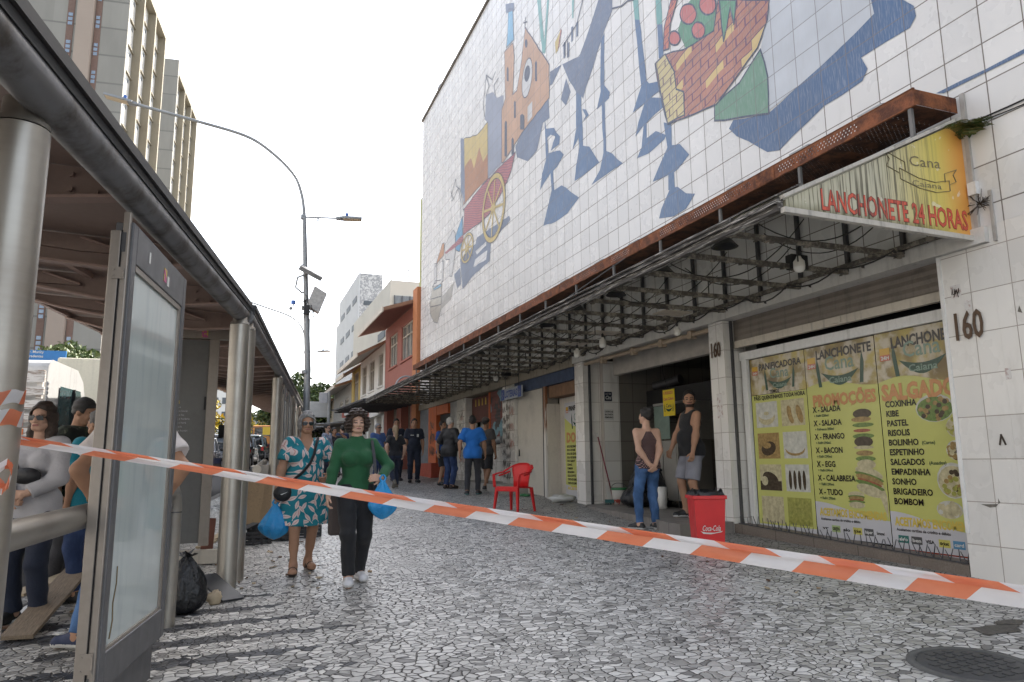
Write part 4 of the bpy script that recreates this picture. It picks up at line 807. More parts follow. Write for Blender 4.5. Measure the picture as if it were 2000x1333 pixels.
# sheet three
y0, y1, zb, zt = 5.895, 4.96, .44, 2.725
t = sheet('yellow menu sheet listing savoury snacks beside photographed platters, right one on the window', y0, y1, zb, zt); wave_sheet(t, y0, y1, zb, zt)
mb = MB(); logo(mb, 5.33, 2.44, .56, 0, 1); mb.build('emblem', [dkgreen, faint], t)
mb = MB(); tag24h(mb, 5.84, 2.42, .13); mb.build('price_tag', [tag24, tagr, white_pr], t)
mb = MB(); mb.text('LANCHONET', (PXX - .005, 5.69, 2.545), .115, bold=.035, w=.72)
for k, s in enumerate(['COXINHA', 'KIBE', 'PASTEL', 'RISOLIS', 'BOLINHO', 'ESPETINHO', 'SALGADOS', 'EMPADINHA', 'SONHO', 'BRIGADEIRO', 'BOMBOM']): mb.text(s, (PXX - .005, 5.83, 1.925 - k*.101), .064, bold=.03, xs=.92)
mb.text('Aceitamos cartões de crédito e débito', (PXX - .005, 5.83, .645), .030, bold=.02, w=.62); mb.build('lettering', letter_black, t)
mb = MB(); mb.text('(Carne)', (PXX - .005, 5.83 - .40, 1.525), .035, bold=.015); mb.text('(Assados)', (PXX - .005, 5.83 - .46, 1.323), .035, bold=.015); mb.build('small_lettering', dkgreen, t)
mb = MB(); mb.text('SALGADO', (PXX - .005, 5.86, 2.00), .165, bold=.05, w=.89); mb.build('heading', tangerine, t)
mb = MB(); mb.text('ACEITAMOS ENCOMEND', (PXX - .005, 5.84, .70), .085, bold=.045, w=.87); mb.build('footer_heading', lemon, t)
mb = MB(); r = np.random.RandomState(6)
for (yc, zc, w, h, cs) in ((5.25, 1.88, .20, .13, (0, 0, 2)), (5.05, 1.68, .085, .09, (1, 5)), (5.06, 1.46, .10, .09, (0, 2, 1)), (5.13, 1.17, .16, .16, (5, 5, 0, 2)), (5.2, .89, .13, .08, (1, 6, 1))):
    oval(mb, yc, zc, w*1.08, h*1.08, .0018, 6); oval(mb, yc, zc - .01, w, h*.95, .002, 3 if w > .16 else 1)
    for j in range(26): 
        a = r.rand()*2*pi; q = sqrt(r.rand())*.86; oval(mb, yc + cos(a)*q*w, zc + sin(a)*q*h, .028, .024, .0022 + j*.00006, cs[int(r.rand()*len(cs))], 8)
mb.build('food_picture', food_pal, t)
cards(t, 5.82, .525, [('alelo', 4), ('ben', 1), ('VISA', 9), ('ticket', 3), ('card', 2), ('sodexo', 9)])
mb = MB(); mb.box(PXX - .004, PXX - .001, 4.95, 6.9, .452, .466); mb.build('red_strip', vin('dull_red', (.25, .05, .03)), bld)
# pastry banner in the third bay
PXX = XF + .28; y0, y1, zb, zt = 14.0, 12.92, .62, 2.60
t = thing('pastry_banner', 'tall yellow pastry price banner behind the left white column of the snack bar', 'banner', (PXX, 13.4, zb))
mb = MB(); rect(mb, y0, zb, y0-y1, zt-zb, 0, 1); rect(mb, y0, 1.0, y0-y1, .95, .001, 0); mb.poly([(PXX - .001, y0, .9), (PXX - .001, y0, 1.0), (PXX - .001, y1, 1.0), (PXX - .001, y1, .78)], 0); mb.poly([(PXX - .001, y0, 1.95), (PXX - .001, y0, 2.28), (PXX - .001, y0 - .4, 2.1), (PXX - .001, y1, 2.05), (PXX - .001, y1, 1.95)], 0); mb.build('backing_sheet', [yel, pal], t)
mb = MB(); logo(mb, 13.35, 2.22, .5, 0, 1); mb.build('emblem', [dkgreen, faint], t)
mb = MB(); tag24h(mb, 13.93, 2.38, .12); mb.build('price_tag', [tag24, tagr, white_pr], t)
mb = MB(); mb.text('PANIFICADORA', (PXX - .005, 13.78, 2.42), .10, bold=.035, w=.85)
for k, s in enumerate(['BOLO RECHEADO', 'BOLO DE FUBÁ', 'BOLO DE CENOURA', 'BOLO DE BANANA', 'DOC GARROT', 'SONHOS', 'BOMBOM', 'BRIGADEIRO', 'BOLO DE POTE', 'TORTA DE LIMÃO', 'TORTA DE LIMÃO']): mb.text(s, (PXX - .005, 13.9, 1.66 - k*.075), .045, bold=.03, xs=.9)
mb.build('lettering', letter_black, t)
mb = MB(); mb.text('DOCES', (PXX - .005, 13.92, 1.77), .20, bold=.05, w=.9); mb.build('heading', tangerine, t)
mb = MB(); mb.text('ACEITAMOS', (PXX - .005, 13.9, .80), .07, bold=.045, w=.8); mb.build('footer_heading', lemon, t)
# lottery sign hung below the canopy
t = thing('lottery_sign', 'small pale lottery sign with blue ends hanging from the beam over the cream front', 'sign', (XF - .12, 16.0, 3.1))
mb = MB(); mb.box(XF - .16, XF - .12, 15.4, 16.75, 2.86, 3.12); mb.box(XF - .163, XF - .159, 15.4, 15.62, 2.86, 3.12, 1); mb.box(XF - .163, XF - .159, 16.53, 16.75, 2.86, 3.12, 1); mb.build('sign_board', [mat('pale_sign', (.42, .45, .48), .5, var=.15), mat('royal_blue', (.05, .09, .30), .5, var=.1)], t)
mb = MB(); mb.text('LOTERIAS', (XF - .165, 16.49, 2.91), .16, bold=.04, w=.84); mb.build('lettering', MATS['royal_blue'], t)
mb = MB()
for yc in (15.51, 16.64):
    for a in range(4): mb.text('x', (XF - .166, yc + .05*cos(a*pi/2) + .03, 2.96 + .05*sin(a*pi/2)), .05, bold=.03)
mb.build('clover_mark', white_pr, t)
for y in (15.6, 16.5): 
    mb = MB(); mb.cyl((XF - .14, y, 3.12), (XF - .14, y, 3.42), .008, 6); mb.build('hanger', dsteel, t)

# ================================================================ inside the snack bar
stain = mat('stainless_panel', rough=.4, metal=.7, fn=lambda p: {'c': mix(noise(p, 2, 4), (.22, .215, .20), (.40, .39, .36)), 'r': .35 + noise(p, 6, 3) * .2})
t = thing('freezer_cabinet', 'worn stainless cabinet on castors inside the snack bar', 'cabinet', (7.0, 11.2, .575))
mb = MB(); mb.box(7.0, 7.7, 10.6, 11.45, .70, 1.72); mb.build('body', stain, t, bevel=.01)
mb = MB(); mb.box(6.985, 6.998, 10.62, 11.02, .74, 1.68); mb.box(6.985, 6.998, 11.04, 11.43, .74, 1.68); mb.build('door', stain, t)
for (x, y) in ((7.1, 10.7), (7.1, 11.35), (7.6, 10.7), (7.6, 11.35)):
    mb = MB(); mb.cyl((x, y - .02, .625), (x, y + .02, .625), .05, 10); mb.box(x - .03, x + .03, y - .025, y + .025, .64, .70); mb.build('castor', [rubber], t)
t = thing('back_counter', 'dark steel counter and oven at the right of the snack bar interior', 'counter', (7.6, 9.4, .575))
mb = MB(); mb.box(7.6, 8.3, 8.6, 10.35, 1.38, 1.44); mb.build('top', stain, t)
mb = MB(); mb.box(7.65, 8.3, 9.0, 9.7, 1.45, 1.85); mb.box(7.63, 7.648, 9.05, 9.45, 1.5, 1.8, 1); mb.build('oven', [stain, black], t)
mb = MB(); mb.box(7.65, 8.25, 8.65, 10.3, .9, .93); mb.build('shelf', stain, t)
for (x, y) in ((7.65, 8.65), (7.65, 10.3), (8.25, 8.65), (8.25, 10.3)):
    mb = MB(); mb.cyl((x, y, .575), (x, y, 1.38), .02, 8); mb.build('leg', stain, t)
t = thing('display_case', 'glass display case standing on the snack bar counter', 'display case', (7.3, 10.6, 1.73))
mb = MB(); mb.box(7.05, 7.09, 10.3, 11.4, 2.35, 2.39); mb.box(7.05, 7.6, 10.3, 10.33, 1.73, 2.38); mb.build('frame', stain, t)
mb = MB(); mb.box(7.06, 7.075, 10.9, 11.39, 1.75, 2.34); mb.build('pane', mat('greenish_pane', (.16, .22, .19), .1, var=.2), t)
t = thing('extractor_hood', 'black extractor hood with a dented duct in the snack bar', 'extractor hood', (7.9, 11.6, 2.2))
mb = MB(); mb.box(7.5, 8.4, 8.6, 12.35, 2.22, 2.72); mb.build('hood', black, t)
mb = MB(); mb.tube([(7.6, 12.2, 2.82), (7.7, 11.95, 2.84), (7.8, 11.6, 2.90)], .09, 12); mb.build('duct', dsteel, t)
mb = MB(); mb.box(7.45, 8.4, 8.55, 10.2, 2.08, 2.11); shelf = mb.build('wall_shelf', black); props(shelf, 'dark shelf high on the snack bar back wall behind the man', 'shelf')
t = thing('bottle', 'glass bottle with pale label standing on the dark snack bar shelf', 'bottle', (7.55, 9.55, 2.11))
mb = MB(); mb.lathe((0, 0, 0), [(0, 0), (.045, .0), (.045, .17), (.018, .23), (.018, .30), (0, .30)], 12); mb.build('glass', mat('bottle_glass', (.20, .16, .10), .1, var=.1), t, local=True)
mb = MB(); mb.lathe((0, 0, 0), [(.0465, .05), (.0465, .14)], 12); mb.build('paper_label', white_pr, t, local=True)
PXX = XF + .685
t = thing('yellow_price_card', 'bright yellow price card hanging in the snack bar opening', 'card', (PXX, 10.3, 2.2))
mb = MB(); mb.box(PXX - .012, PXX, 10.43, 10.78, 2.13, 2.58); mb.build('card', vin('vivid_yellow', (.72, .55, .03)), t)
PXX -= .013
mb = MB(); mb.text('A RODIZIO', (PXX - .002, 10.76, 2.50), .05, bold=.03, w=.3); mb.text('Cana Caiana', (PXX - .002, 10.76, 2.40), .05, bold=.03, w=.31); mb.build('lettering', tagr, t)
mb = MB(); logo(mb, 10.6, 2.28, .22, 0, 0); mb.build('emblem', dkgreen, t)
t = thing('emblem_plate', 'small dark blue brand plate with white script on the side wall tiles', 'sign', (6.68, 12.39, 2.6))
mb = MB(); mb.box(6.59, 6.75, 12.385, 12.398, 2.52, 2.70); mb.build('plate', mat('navy_plate', (.015, .02, .04), .4), t)
mb = MB(); mb.text('AQUI TEM', (6.605, 12.383, 2.645), .028, x=(1, 0, 0), bold=.02, w=.12); mb.text('Cini', (6.60, 12.383, 2.555), .07, x=(1, 0, 0), bold=.03, w=.13, shear=.25); mb.build('lettering', white_pr, t)
t = thing('paper_notice', 'white paper notice taped to the side wall tiles under the dark plate', 'notice', (6.68, 12.39, 2.2))
mb = MB(); mb.box(6.57, 6.78, 12.393, 12.398, 2.15, 2.36); mb.build('paper', white_pr, t)
mb = MB()
for k, s in enumerate(('CONTRATA-SE', 'BALCONISTA', 'FEMININO')): mb.text(s, (6.585, 12.391, 2.30 - k*.055), .033, x=(1, 0, 0), bold=.03, w=.18)
mb.build('lettering', letter_black, t)
mb = MB(); mb.obox((6.9, 10.75, 3.2), (.05, 0, 0), (0, .09, 0), (0, 0, .05)); mb.tube([(6.88, 10.75, 3.15), (6.87, 10.76, 2.9), (6.88, 10.62, 2.6)], .006, 5); props(mb.build('cable_box', black), 'small black junction box with dangling wire on the snack bar lintel', 'box')
# ================================================================ tubular bus shelter along the kerb
def colx(y): return -.04 + (.144 if y < 7.61 else .1016) * (y - 7.61)
gs = lambda x, y, h=0.0: (x, y, gz(x, y) + h)
shel = thing('bus_shelter', 'long bus shelter with steel tube columns and ribbed brown roof along the kerb', 'bus shelter', gs(colx(7.6), 7.6))
col_m = mat('brushed_column', rough=.33, metal=.8, fn=lambda p: (lambda x, y, z: {
    'c': mix(noise(vec(x*2, y*2, z*25), 2, 3) * .6, mix(sm(noise(p, 3, 4), .4, .75) * .6, (.37, .35, .31), (.22, .19, .16)), (.42, .39, .35)), 'r': .28 + noise(p, 7, 4) * .25})(*sep(p)))
grime_steel = mat('grimy_tube', rough=.45, metal=.6, fn=lambda p: (lambda P: {'c': mix(sm(noise(P, 4, 5, .7), .42, .72), (.19, .19, .195), (.075, .065, .055)), 'r': .33 + noise(P, 10, 3) * .3})(coords('World')))
brown_p = mat('brown_shelter_paint', rough=.55, fn=lambda p: (lambda P: {'c': wear(P, (.27, .195, .165), .45, 2, dark=(.05, .035, .03), streak=False)})(coords('World')))
brown_l = mat('brown_rib_flange', rough=.5, fn=lambda p: (lambda P: {'c': wear(P, (.36, .25, .21), .45, 3, dark=(.08, .05, .04), streak=False)})(coords('World')))
fascia_m = mat('dark_fascia', rough=.6, fn=lambda p: (lambda P: {'c': mix(noise(P, 5, 4), (.018, .018, .022), (.05, .045, .04))})(coords('World')))
CY = [2.92, 7.61, 7.98, 14.4, 21.2, 28.0, 34.8, 41.6]
for y in CY:
    x = colx(y) + {7.98: .03, 2.92: -.075}.get(y, 0); g = gz(x, y); r = .092
    mb = MB(); mb.lathe((x, y, 0), [(r, g - .02), (r, g + 2.535)], 28)
    mb.lathe((x, y, 0), [(r, g + 2.54), (r - .004, g + 2.545), (r - .004, g + 2.56), (r * .75, g + 2.575), (r * .72, g + 2.64)], 28); mb.build('column', col_m, shel)
YS = [-3, 2.92, 7.75] ; YS2 = [7.80, 14.4, 21.2, 28, 34.8, 44]
for ys_ in (YS, YS2):
    off = 0 if ys_ is YS else .03
    mb = MB(); mb.tube([(colx(y) + off, y, gz(colx(y), y) + 2.66) for y in ys_], .082, 20); mb.build('edge_tube', grime_steel, shel)
    mb = MB()
    for a, b in zip(ys_[:-1], ys_[1:]):
        for (x0, x1, z0, z1, mi) in ((.02, .085, 2.69, 2.73, 0), (.0, .10, 2.735, 2.785, 1)):
            A = [(colx(a) + off + x0, a, gz(colx(a), a) + z0), (colx(a) + off + x1, a, gz(colx(a), a) + z0), (colx(a) + off + x1, a, gz(colx(a), a) + z1), (colx(a) + off + x0, a, gz(colx(a), a) + z1)]
            mb.prism(A, (colx(b) - colx(a), b - a, gz(colx(b), b) - gz(colx(a), a)), mi)
    mb.build('roof_edge', [black, fascia_m], shel)
    mb = MB(); W_ = 2.32
    for a, b in zip(ys_[:-1], ys_[1:]):
        A = [(colx(a) + off, a, gz(colx(a), a) + 2.78), (colx(a) + off - W_, a, gz(colx(a), a) + 2.95), (colx(a) + off - W_, a, gz(colx(a), a) + 2.99), (colx(a) + off, a, gz(colx(a), a) + 2.83)]
        mb.prism(A, (colx(b) - colx(a), b - a, gz(colx(b), b) - gz(colx(a), a)))
    mb.build('roof_sheet', brown_p, shel)
y = -2.0; k = 0
while y < 43.5:
    x = colx(y); g = gz(x, y); ax = nrm((1, -.144 if y < 7.6 else -.10, 0)); n_ = nrm((.144 if y < 7.6 else .10, 1, 0)); up = np.array((-.0, 0, 1))
    P = lambda s, z: np.array((x, y, g)) - ax * s + np.array((0, 0, z + s * .072))
    mb = MB()
    mb.prism([P(.04, 2.64), P(.55, 2.56), P(1.1, 2.575), P(1.9, 2.66), P(2.26, 2.735), P(2.26, 2.775), P(.04, 2.775)], n_ * .02)
    fl_ = [P(.04, 2.635), P(.55, 2.555), P(1.1, 2.57), P(1.9, 2.655), P(2.3, 2.735)]
    for a, b in zip(fl_[:-1], fl_[1:]): mb.bar(a - n_*.02, b - n_*.02, .09, .016, 1)
    if y > 2:                                                       # pressed lens-shaped stiffeners
        for s0 in (.75, 1.55):
            mb.prism([P(s0 - .3, 2.665), P(s0, 2.745), P(s0 + .3, 2.668), P(s0, 2.655)], -n_ * .035, 0); mb.bar(P(s0 - .3, 2.672) - n_*.04, P(s0, 2.75) - n_*.04, .05, .012, 1)
    for q in (.18, .30):
        for z in (2.62, 2.70): mb.cyl(P(q, z + .03) - n_*.004, P(q, z + .03) - n_*.02, .014, 8)
    mb.build('roof_rib', [brown_p, brown_l], shel); y += 1.5 if y < 12 else .95
mb = MB()
for ys_ in (YS, YS2):
    for a, b in zip(ys_[:-1], ys_[1:]):
        for s in (1.2, 2.28): mb.bar((colx(a) - s, a, gz(colx(a), a) + 2.76 + s*.072), (colx(b) - s, b, gz(colx(b), b) + 2.76 + s*.072), .05, .05)
mb.build('purlin', brown_l, shel)
# advertising cabinet
taupe = mat('taupe_aluminium', rough=.42, metal=.45, fn=lambda p: {'c': wear(coords('World'), (.30, .265, .23), .25, 3, dark=(.12, .10, .08))})
greyc = mat('dark_grey_cabinet', rough=.42, metal=.2, fn=lambda p: {'c': wear(coords('World'), (.115, .115, .12), .3, 3, dark=(.05, .045, .04)), 'r': .36 + noise(p, 8, 4) * .25})
pane_m = mat('frosted_display_pane', rough=.09, spec=.7, fn=lambda p: (lambda x, y, z: {'c': mix(sm(noise(vec(x*7, y*7, z*1.4), 1.6, 4), .45, .8) * .5, (.47, .53, .525), (.33, .40, .40)), 'r': .06 + sm(noise(vec(x*4, y*4, z), 3, 4), .5, .8) * .16})(*sep(p)))
def cabinet(lab, x, y, ang, L=1.2, th=.075, top=2.50, bot=.26, g=None):
    t = thing('advert_cabinet', lab, 'advert panel', gs(x, y), -ang, 'advert cabinets of the bus shelter')   # local: +y along the panel, +x glazed face, near edge at y=0
    B = lambda nm, m, *bs, bev=.006: [mb := MB(), [mb.box(*b) for b in bs], mb.build(nm, m, t, local=True, bevel=bev)][2]
    B('cabinet_body', greyc, (-th, -.012, .012, L - .012, bot, top))
    B('side_lid', taupe, (-th - .012, -th*.48, -.02, .012, bot - .01, top + (-.05)), (-th*.46, .0, -.014, .012, bot - .01, top + .05))
    B('side_lid', taupe, (-th - .012, .0, L - .011, L + .01, bot, top))
    B('pedestal', greyc, (-th + .03, -.03, .05, L - .06, -.05, bot - .002))
    B('frame', greyc, (-.011, .014, .0, .075, bot, top), (-.011, .014, L - .075, L, bot, top), (-.011, .014, .076, L - .076, top - .20, top), (-.011, .014, .076, L - .076, bot, bot + .17))
    B('gasket', taupe, (-.011, .006, .076, .10, bot + .171, top - .201), (-.011, .006, L - .13, L - .076, bot + .171, top - .201), (-.011, .006, .1, L - .13, bot + .171, bot + .185), (-.011, .009, .1, L - .13, top - .23, top - .201), bev=0)
    B('pane', pane_m, (-.010, -.004, .10, L - .13, bot + .186, top - .231), bev=0)
    for (za, zb_) in ((bot + .10, bot + .19), (top - .30, top - .24)):
        mb = MB(); mb.box(-th*.85, -th*.12, -.026, -.0205, za, zb_)
        for z in (za + .015, zb_ - .015):
            for xx in (-th*.75, -th*.22): mb.cyl((xx, -.026, z), (xx, -.031, z), .005, 8)
        mb.build('hinge', taupe, t, local=True)
    mb = MB(); mb.box(-th*.42, -th*.30, -.018, -.0145, bot - .0 + .03, bot + .08); mb.box(-th*.46, -th*.2, -.0165, -.0145, top - .16, top - .06); mb.box(-th*.505, -th*.465, -.0215, -.0, bot, top - .05, 1); mb.build('lock', [dsteel, black], t, local=True)
    return t
cb = cabinet('tall grey advert cabinet with a pale glazed pane in the left foreground', -.555, 3.93, radians(8.2))
mb = MB(); mb.box(.0145, .0165, .62, .68, 2.35, 2.43); mb.box(.0145, .0165, .30, .325, 2.37, 2.43, 1); mb.box(.0145, .0162, .70, .745, 2.34, 2.40, 1)
mb.build('sticker', [mat('pink_sticker', rough=.6, fn=lambda p: {'c': mix(gt(noise(p, 30, 2), .5), (.50, .12, .25), (.55, .42, .08))}), white_pr], cb, local=True)
mb = MB(); mb.tube([(-.003, .17, .47), (-.003, .20, .55), (-.003, .185, .63), (-.003, .22, .72), (-.003, .215, .80)], .004, 5); mb.build('pane_crack', mat('dirty_crack', (.16, .12, .06), .8), cb, local=True)
for (y, lab) in ((16.3, 'grey advert cabinet seen edge-on beyond the third shelter column'), (18.6, 'grey advert cabinet seen edge-on, halfway between third and fourth shelter columns'), (23.4, 'grey advert cabinet seen edge-on beyond the fourth shelter column'), (30.2, 'far grey advert cabinet seen edge-on at the end of the shelter')):
    dup(cb, gs(colx(y) + .05, y), radians(-5.8), lab)
# second cabinet closing the bay behind the second column
t = thing('information_panel', 'dark grey information panel with small pale print between shelter columns', 'information panel', gs(-.45, 9.1))
g = gz(-.45, 9.1)
mb = MB(); mb.box(-1.05, -.37, 9.12, 9.22, g + .25, g + 2.57); mb.build('panel', mat('slate_panel', rough=.4, fn=lambda p: {'c': wear(coords('World'), (.14, .14, .135), .3, 2)}), t)
mb = MB(); mb.box(-.365, -.26, 9.08, 9.24, g + .22, g + 2.58); mb.box(-1.16, -1.055, 9.08, 9.24, g + .22, g + 2.58); mb.build('frame', taupe, t)
mb = MB(); mb.box(-1.06, .08, 9.09, 9.19, g + 2.585, g + 2.74); mb.build('crossbar', taupe, t)
mb = MB(); mb.box(-1.0, -.05, 9.1, 9.2, g + .02, g + .17); mb.build('base_bar', cream_paint, t)
mb = MB()
mb.text('LINHAS', (-.74, 9.115, g + 1.82), .035, x=(1, 0, 0), bold=.02, w=.09)
mb.build('heading', lemon, t)
mb = MB()
for k in range(7): mb.text('parada e horários'[: 9 + (k * 5) % 8], (-.74, 9.115, g + 1.77 - k*.045), .022, x=(1, 0, 0), bold=.01)
mb.build('lettering', pal, t)
mb = MB(); mb.box(-.46, -.39, 9.083, 9.088, g + 2.60, g + 2.71); mb.build('sticker', MATS['pink_sticker'], t)
mb = MB(); mb.box(-.39, -.368, 9.07, 9.10, g + 1.75, g + 1.9); mb.build('latch', black, t)
# steel lean-on rail that bends into the ground
t = thing('lean_rail', 'thick steel lean-on rail bending down to the paving behind the advert cabinet', 'rail', gs(-.44, 6.31))
g0 = gz(-.74, 3.0); g1 = gz(-.44, 6.3); pts = [(-.86, 2.6, g0 + 1.06), (-.64, 4.4, g0 + 1.09), (-.475, 6.0, g1 + 1.04), (-.455, 6.18, g1 + 1.025), (-.445, 6.27, g1 + .97), (-.44, 6.31, g1 + .86), (-.44, 6.31, g1 - .03)]
mb = MB(); mb.tube(pts, .058, 18); mb.build('rail_tube', col_m, t)
mb = MB(); mb.lathe((-.44, 6.31, g1), [(.06, .845), (.0605, .85), (.06, .855)], 18); mb.build('weld_ring', dsteel, t)
t = thing('lean_rail', 'thick lean-on rail end with a round steel cap beside the third shelter column', 'rail', gs(.36, 14.2))
g1 = gz(.36, 14.2)
mb = MB(); mb.tube([(.35, 14.2, g1 + .84), (.62, 18.5, g1 + .98)], .072, 20); mb.build('rail_tube', col_m, t)
mb = MB(); mb.cyl((.345, 14.16, g1 + .84), (.35, 14.2, g1 + .84), .078, 20); mb.build('end_cap', cream_paint, t)
mb = MB(); mb.box(.38, .56, 14.35, 14.42, g1 - .02, g1 + .92); mb.build('bracket', taupe, t)

# ================================================================ barrier tape
tape_o = mat('orange_tape', rough=.32, fn=lambda p: {'c': mix(noise(p, 14, 3), (.70, .20, .10), (.80, .29, .16))}, trans=0.0)
translucent(tape_o, .5)
tape_w = mat('white_tape', rough=.32, fn=lambda p: {'c': mix(noise(p, 14, 3), (.70, .68, .68), (.82, .80, .80))})
translucent(tape_w, .5)
TP = [(-.80, 3.00, 1.50), (-.73, 3.05, 1.49), (-.12, 2.86, 1.385), (.60, 2.62, 1.255), (1.24, 2.20, 1.15), (1.70, 1.82, 1.075), (2.05, 1.44, 1.02), (2.5, .95, .98)]
def path_at(P, n):
    P = np.array(P, float); seg = np.linalg.norm(np.diff(P, axis=0), axis=1); S = np.concatenate([[0], np.cumsum(seg)])
    s = np.linspace(0, S[-1], n); return np.stack([np.interp(s, S, P[:, i]) for i in range(3)], 1), s
Pt, St = path_at(TP, 900)
# smooth the polyline a little
for _ in range(260): Pt[1:-1] = .5*Pt[1:-1] + .25*(Pt[:-2] + Pt[2:])
mb = MB()
def tape_at(s):
    s = min(max(s, 0), St[-1]); p = np.array([np.interp(s, St, Pt[:, i]) for i in range(3)]); q = np.array([np.interp(min(s + .02, St[-1]), St, Pt[:, i]) for i in range(3)]) - np.array([np.interp(max(s - .02, 0), St, Pt[:, i]) for i in range(3)])
    return p, nrm(np.cross(q, (0, 0, 1)))
def tape_face(lo, hi, slant, phase, per, off, wv):
    k = -2; ns, nu = 6, 5
    while k*per/2 < St[-1] + .2:
        vs = []; fs = []
        for a in range(ns + 1):
            for b in range(nu + 1):
                u = b/nu; s = (k + a/ns)*per/2 + phase*per - slant*u; p, sd = tape_at(s); s = min(max(s, 0), St[-1])
                vs.append(p + np.array((0, 0, lo(s) + (hi(s) - lo(s))*u)) + sd*(off + wv*sin(s*5 + u*3) + wv*.5*sin(s*17 + u*5) + wv*.5*sin(u*9 + s*2)))
        for a in range(ns):
            for b in range(nu): fs.append((a*(nu+1)+b, (a+1)*(nu+1)+b, (a+1)*(nu+1)+b+1, a*(nu+1)+b+1))
        mb.add(vs, fs, k % 2, True); k += 1
wid = lambda s: .024 + .026 * min(1, max(0, (s - .6) / 2.4))
tape_face(lambda s: -wid(s) * .72, lambda s: wid(s) * .5, -.06, .0, .31, .0, .006)
tape_face(lambda s: wid(s) * .12, lambda s: wid(s) * .56, .05, .42, .31, .009, .003)
props(mb.build('barrier_tape', [tape_o, tape_w]), 'orange and white striped barrier tape stretched across the pavement from the shelter column', 'barrier tape')
def wrap(lab, z0, z1, tilt_, seed):
    mb = MB(); n = 48; x0, y0 = colx(2.92) - .075, 2.92; g = gz(x0, y0); rr = .0945
    for i in range(n):
        a0, a1 = 2*pi*i/n, 2*pi*(i+1)/n
        z = lambda a, w: z0 + (z1 - z0)*w + tilt_*sin(a + seed) + .004*sin(7*a)
        mb.add([(x0 + rr*cos(a0), y0 + rr*sin(a0), g + z(a0, 0)), (x0 + rr*cos(a1), y0 + rr*sin(a1), g + z(a1, 0)), (x0 + rr*cos(a1 + .3), y0 + rr*sin(a1 + .3), g + z(a1 + .3, 1)), (x0 + rr*cos(a0 + .3), y0 + rr*sin(a0 + .3), g + z(a0 + .3, 1))], [(0, 1, 2, 3)], (i // 5 + seed) % 2, True)
    props(mb.build('tape_wrap', [tape_o, tape_w]), lab, 'barrier tape')
wrap('barrier tape band wound round the left shelter column, uppermost of its wraps', 1.535, 1.580, .012, 1)
wrap('barrier tape band wound round the left shelter column, just under the uppermost wrap', 1.475, 1.528, -.01, 2)
mb = MB(); x0, y0 = colx(2.92) - .075, 2.92; g = gz(x0, y0); r = np.random.RandomState(3)
for k in range(5):
    pts = [np.array((x0 + .1*cos(-2.4 + k*.5 + j*.35), y0 - .10 + .02*sin(j*1.7 + k), g + 1.31 + .05*sin(j*.9 + k*1.4) - .008*k)) for j in range(6)]
    for j in range(5): mb.add([pts[j], pts[j+1], pts[j+1] + (0, .004, .02), pts[j] + (0, .004, .022)], [(0, 1, 2, 3)], (j + k) % 2, True)
props(mb.build('tape_knot', [tape_o, tape_w]), 'crumpled knot of barrier tape on the left shelter column', 'barrier tape')

# ================================================================ rubbish around the shelter
bagm = mat('black_bin_bag', (.012, .013, .015), .28, var=.3, bump=.9, bs=26)
def bin_bag(name, lab, x, y, z, rx, ry, h, seed, group=None, neck=True):
    t = thing(name, lab, 'rubbish bag', (x, y, z), 0, group)
    r = np.random.RandomState(seed); n, m = 40, 26; vs = []; fs = []
    ph = r.rand(12) * 6.28
    for i in range(m + 1):
        s = i / m; rad = (sin(pi * min(1, s*1.02)**.8) ** .55) if s < .97 else .12
        rad = max(.02, rad) * (1 - .35 * s)
        for j in range(n):
            a = 2*pi*j/n
            w = 1 + .09*sin(3*a + ph[0] + 2*s) + .06*sin(7*a + ph[1] + 5*s) + .045*sin(13*a + ph[2] - 6*s) + .03*sin(21*a + ph[3] + 9*s) + (r.rand()-.5)*.035
            vs.append((rx*rad*w*cos(a), ry*rad*w*sin(a), h*s*(1 + .03*sin(5*a + ph[4]))))
    for i in range(m):
        for j in range(n): fs.append((i*n+j, i*n+(j+1) % n, (i+1)*n+(j+1) % n, (i+1)*n+j))
    mb = MB(); mb.add(vs, fs, 0, True); mb.build('bag', bagm, t, local=True)
    if neck:
        mb = MB()
        for k in range(7):
            a = k*.9; mb.poly([(0, 0, h*.94), (.09*cos(a), .09*sin(a), h*(1.05 + .05*(k % 2))), (.09*cos(a+.7), .09*sin(a+.7), h*1.02)])
        mb.build('knot', bagm, t, local=True)
    return t
bin_bag('rubbish_bag', 'shiny black rubbish bag slumped beside the second shelter column', -.345, 6.72, gz(-.34, 6.72) - .01, .175, .17, .47, 5)
def board(name, lab, cat, a, b, w, th, m, tiltv=(0, 0, 1), group=None):
    mb = MB(); a = np.array(a, float); b = np.array(b, float); d = b - a; L = np.linalg.norm(d); ex = d/L
    sd = nrm(np.cross(ex, tiltv)); u = np.cross(sd, ex); r = np.random.RandomState(int(abs(a[0]*1000 + a[1]*77)) % 9999); n = 7
    top = [(i/n*L, w/2*(1 + (r.rand()-.5)*.06)) for i in range(n+1)] + [(L*(1 - i/n), -w/2*(1 + (r.rand()-.5)*.06)) for i in range(n+1)]
    P = [(s, t, -th/2) for s, t in top]; mb.prism(P, (0, 0, th))
    o = mb.build(name, m, None); o.matrix_world = Matrix(((ex[0], sd[0], u[0], a[0]), (ex[1], sd[1], u[1], a[1]), (ex[2], sd[2], u[2], a[2]), (0, 0, 0, 1)))
    return props(o, lab, cat, group)
gr = 'broken boards by the shelter'
board('plank', 'weathered grey plank lying on the rubbish under the shelter, nearest the camera', 'plank', gs(-1.42, 6.35, .03), gs(-1.28, 7.9, .30), .21, .03, wood, group=gr)
board('plank', 'pale raw plank lying across behind the weathered grey plank', 'plank', gs(-1.75, 7.7, .10), gs(-1.20, 8.35, .24), .18, .025, mat('raw_wood', (.42, .34, .23), .8, var=.25), group=gr)
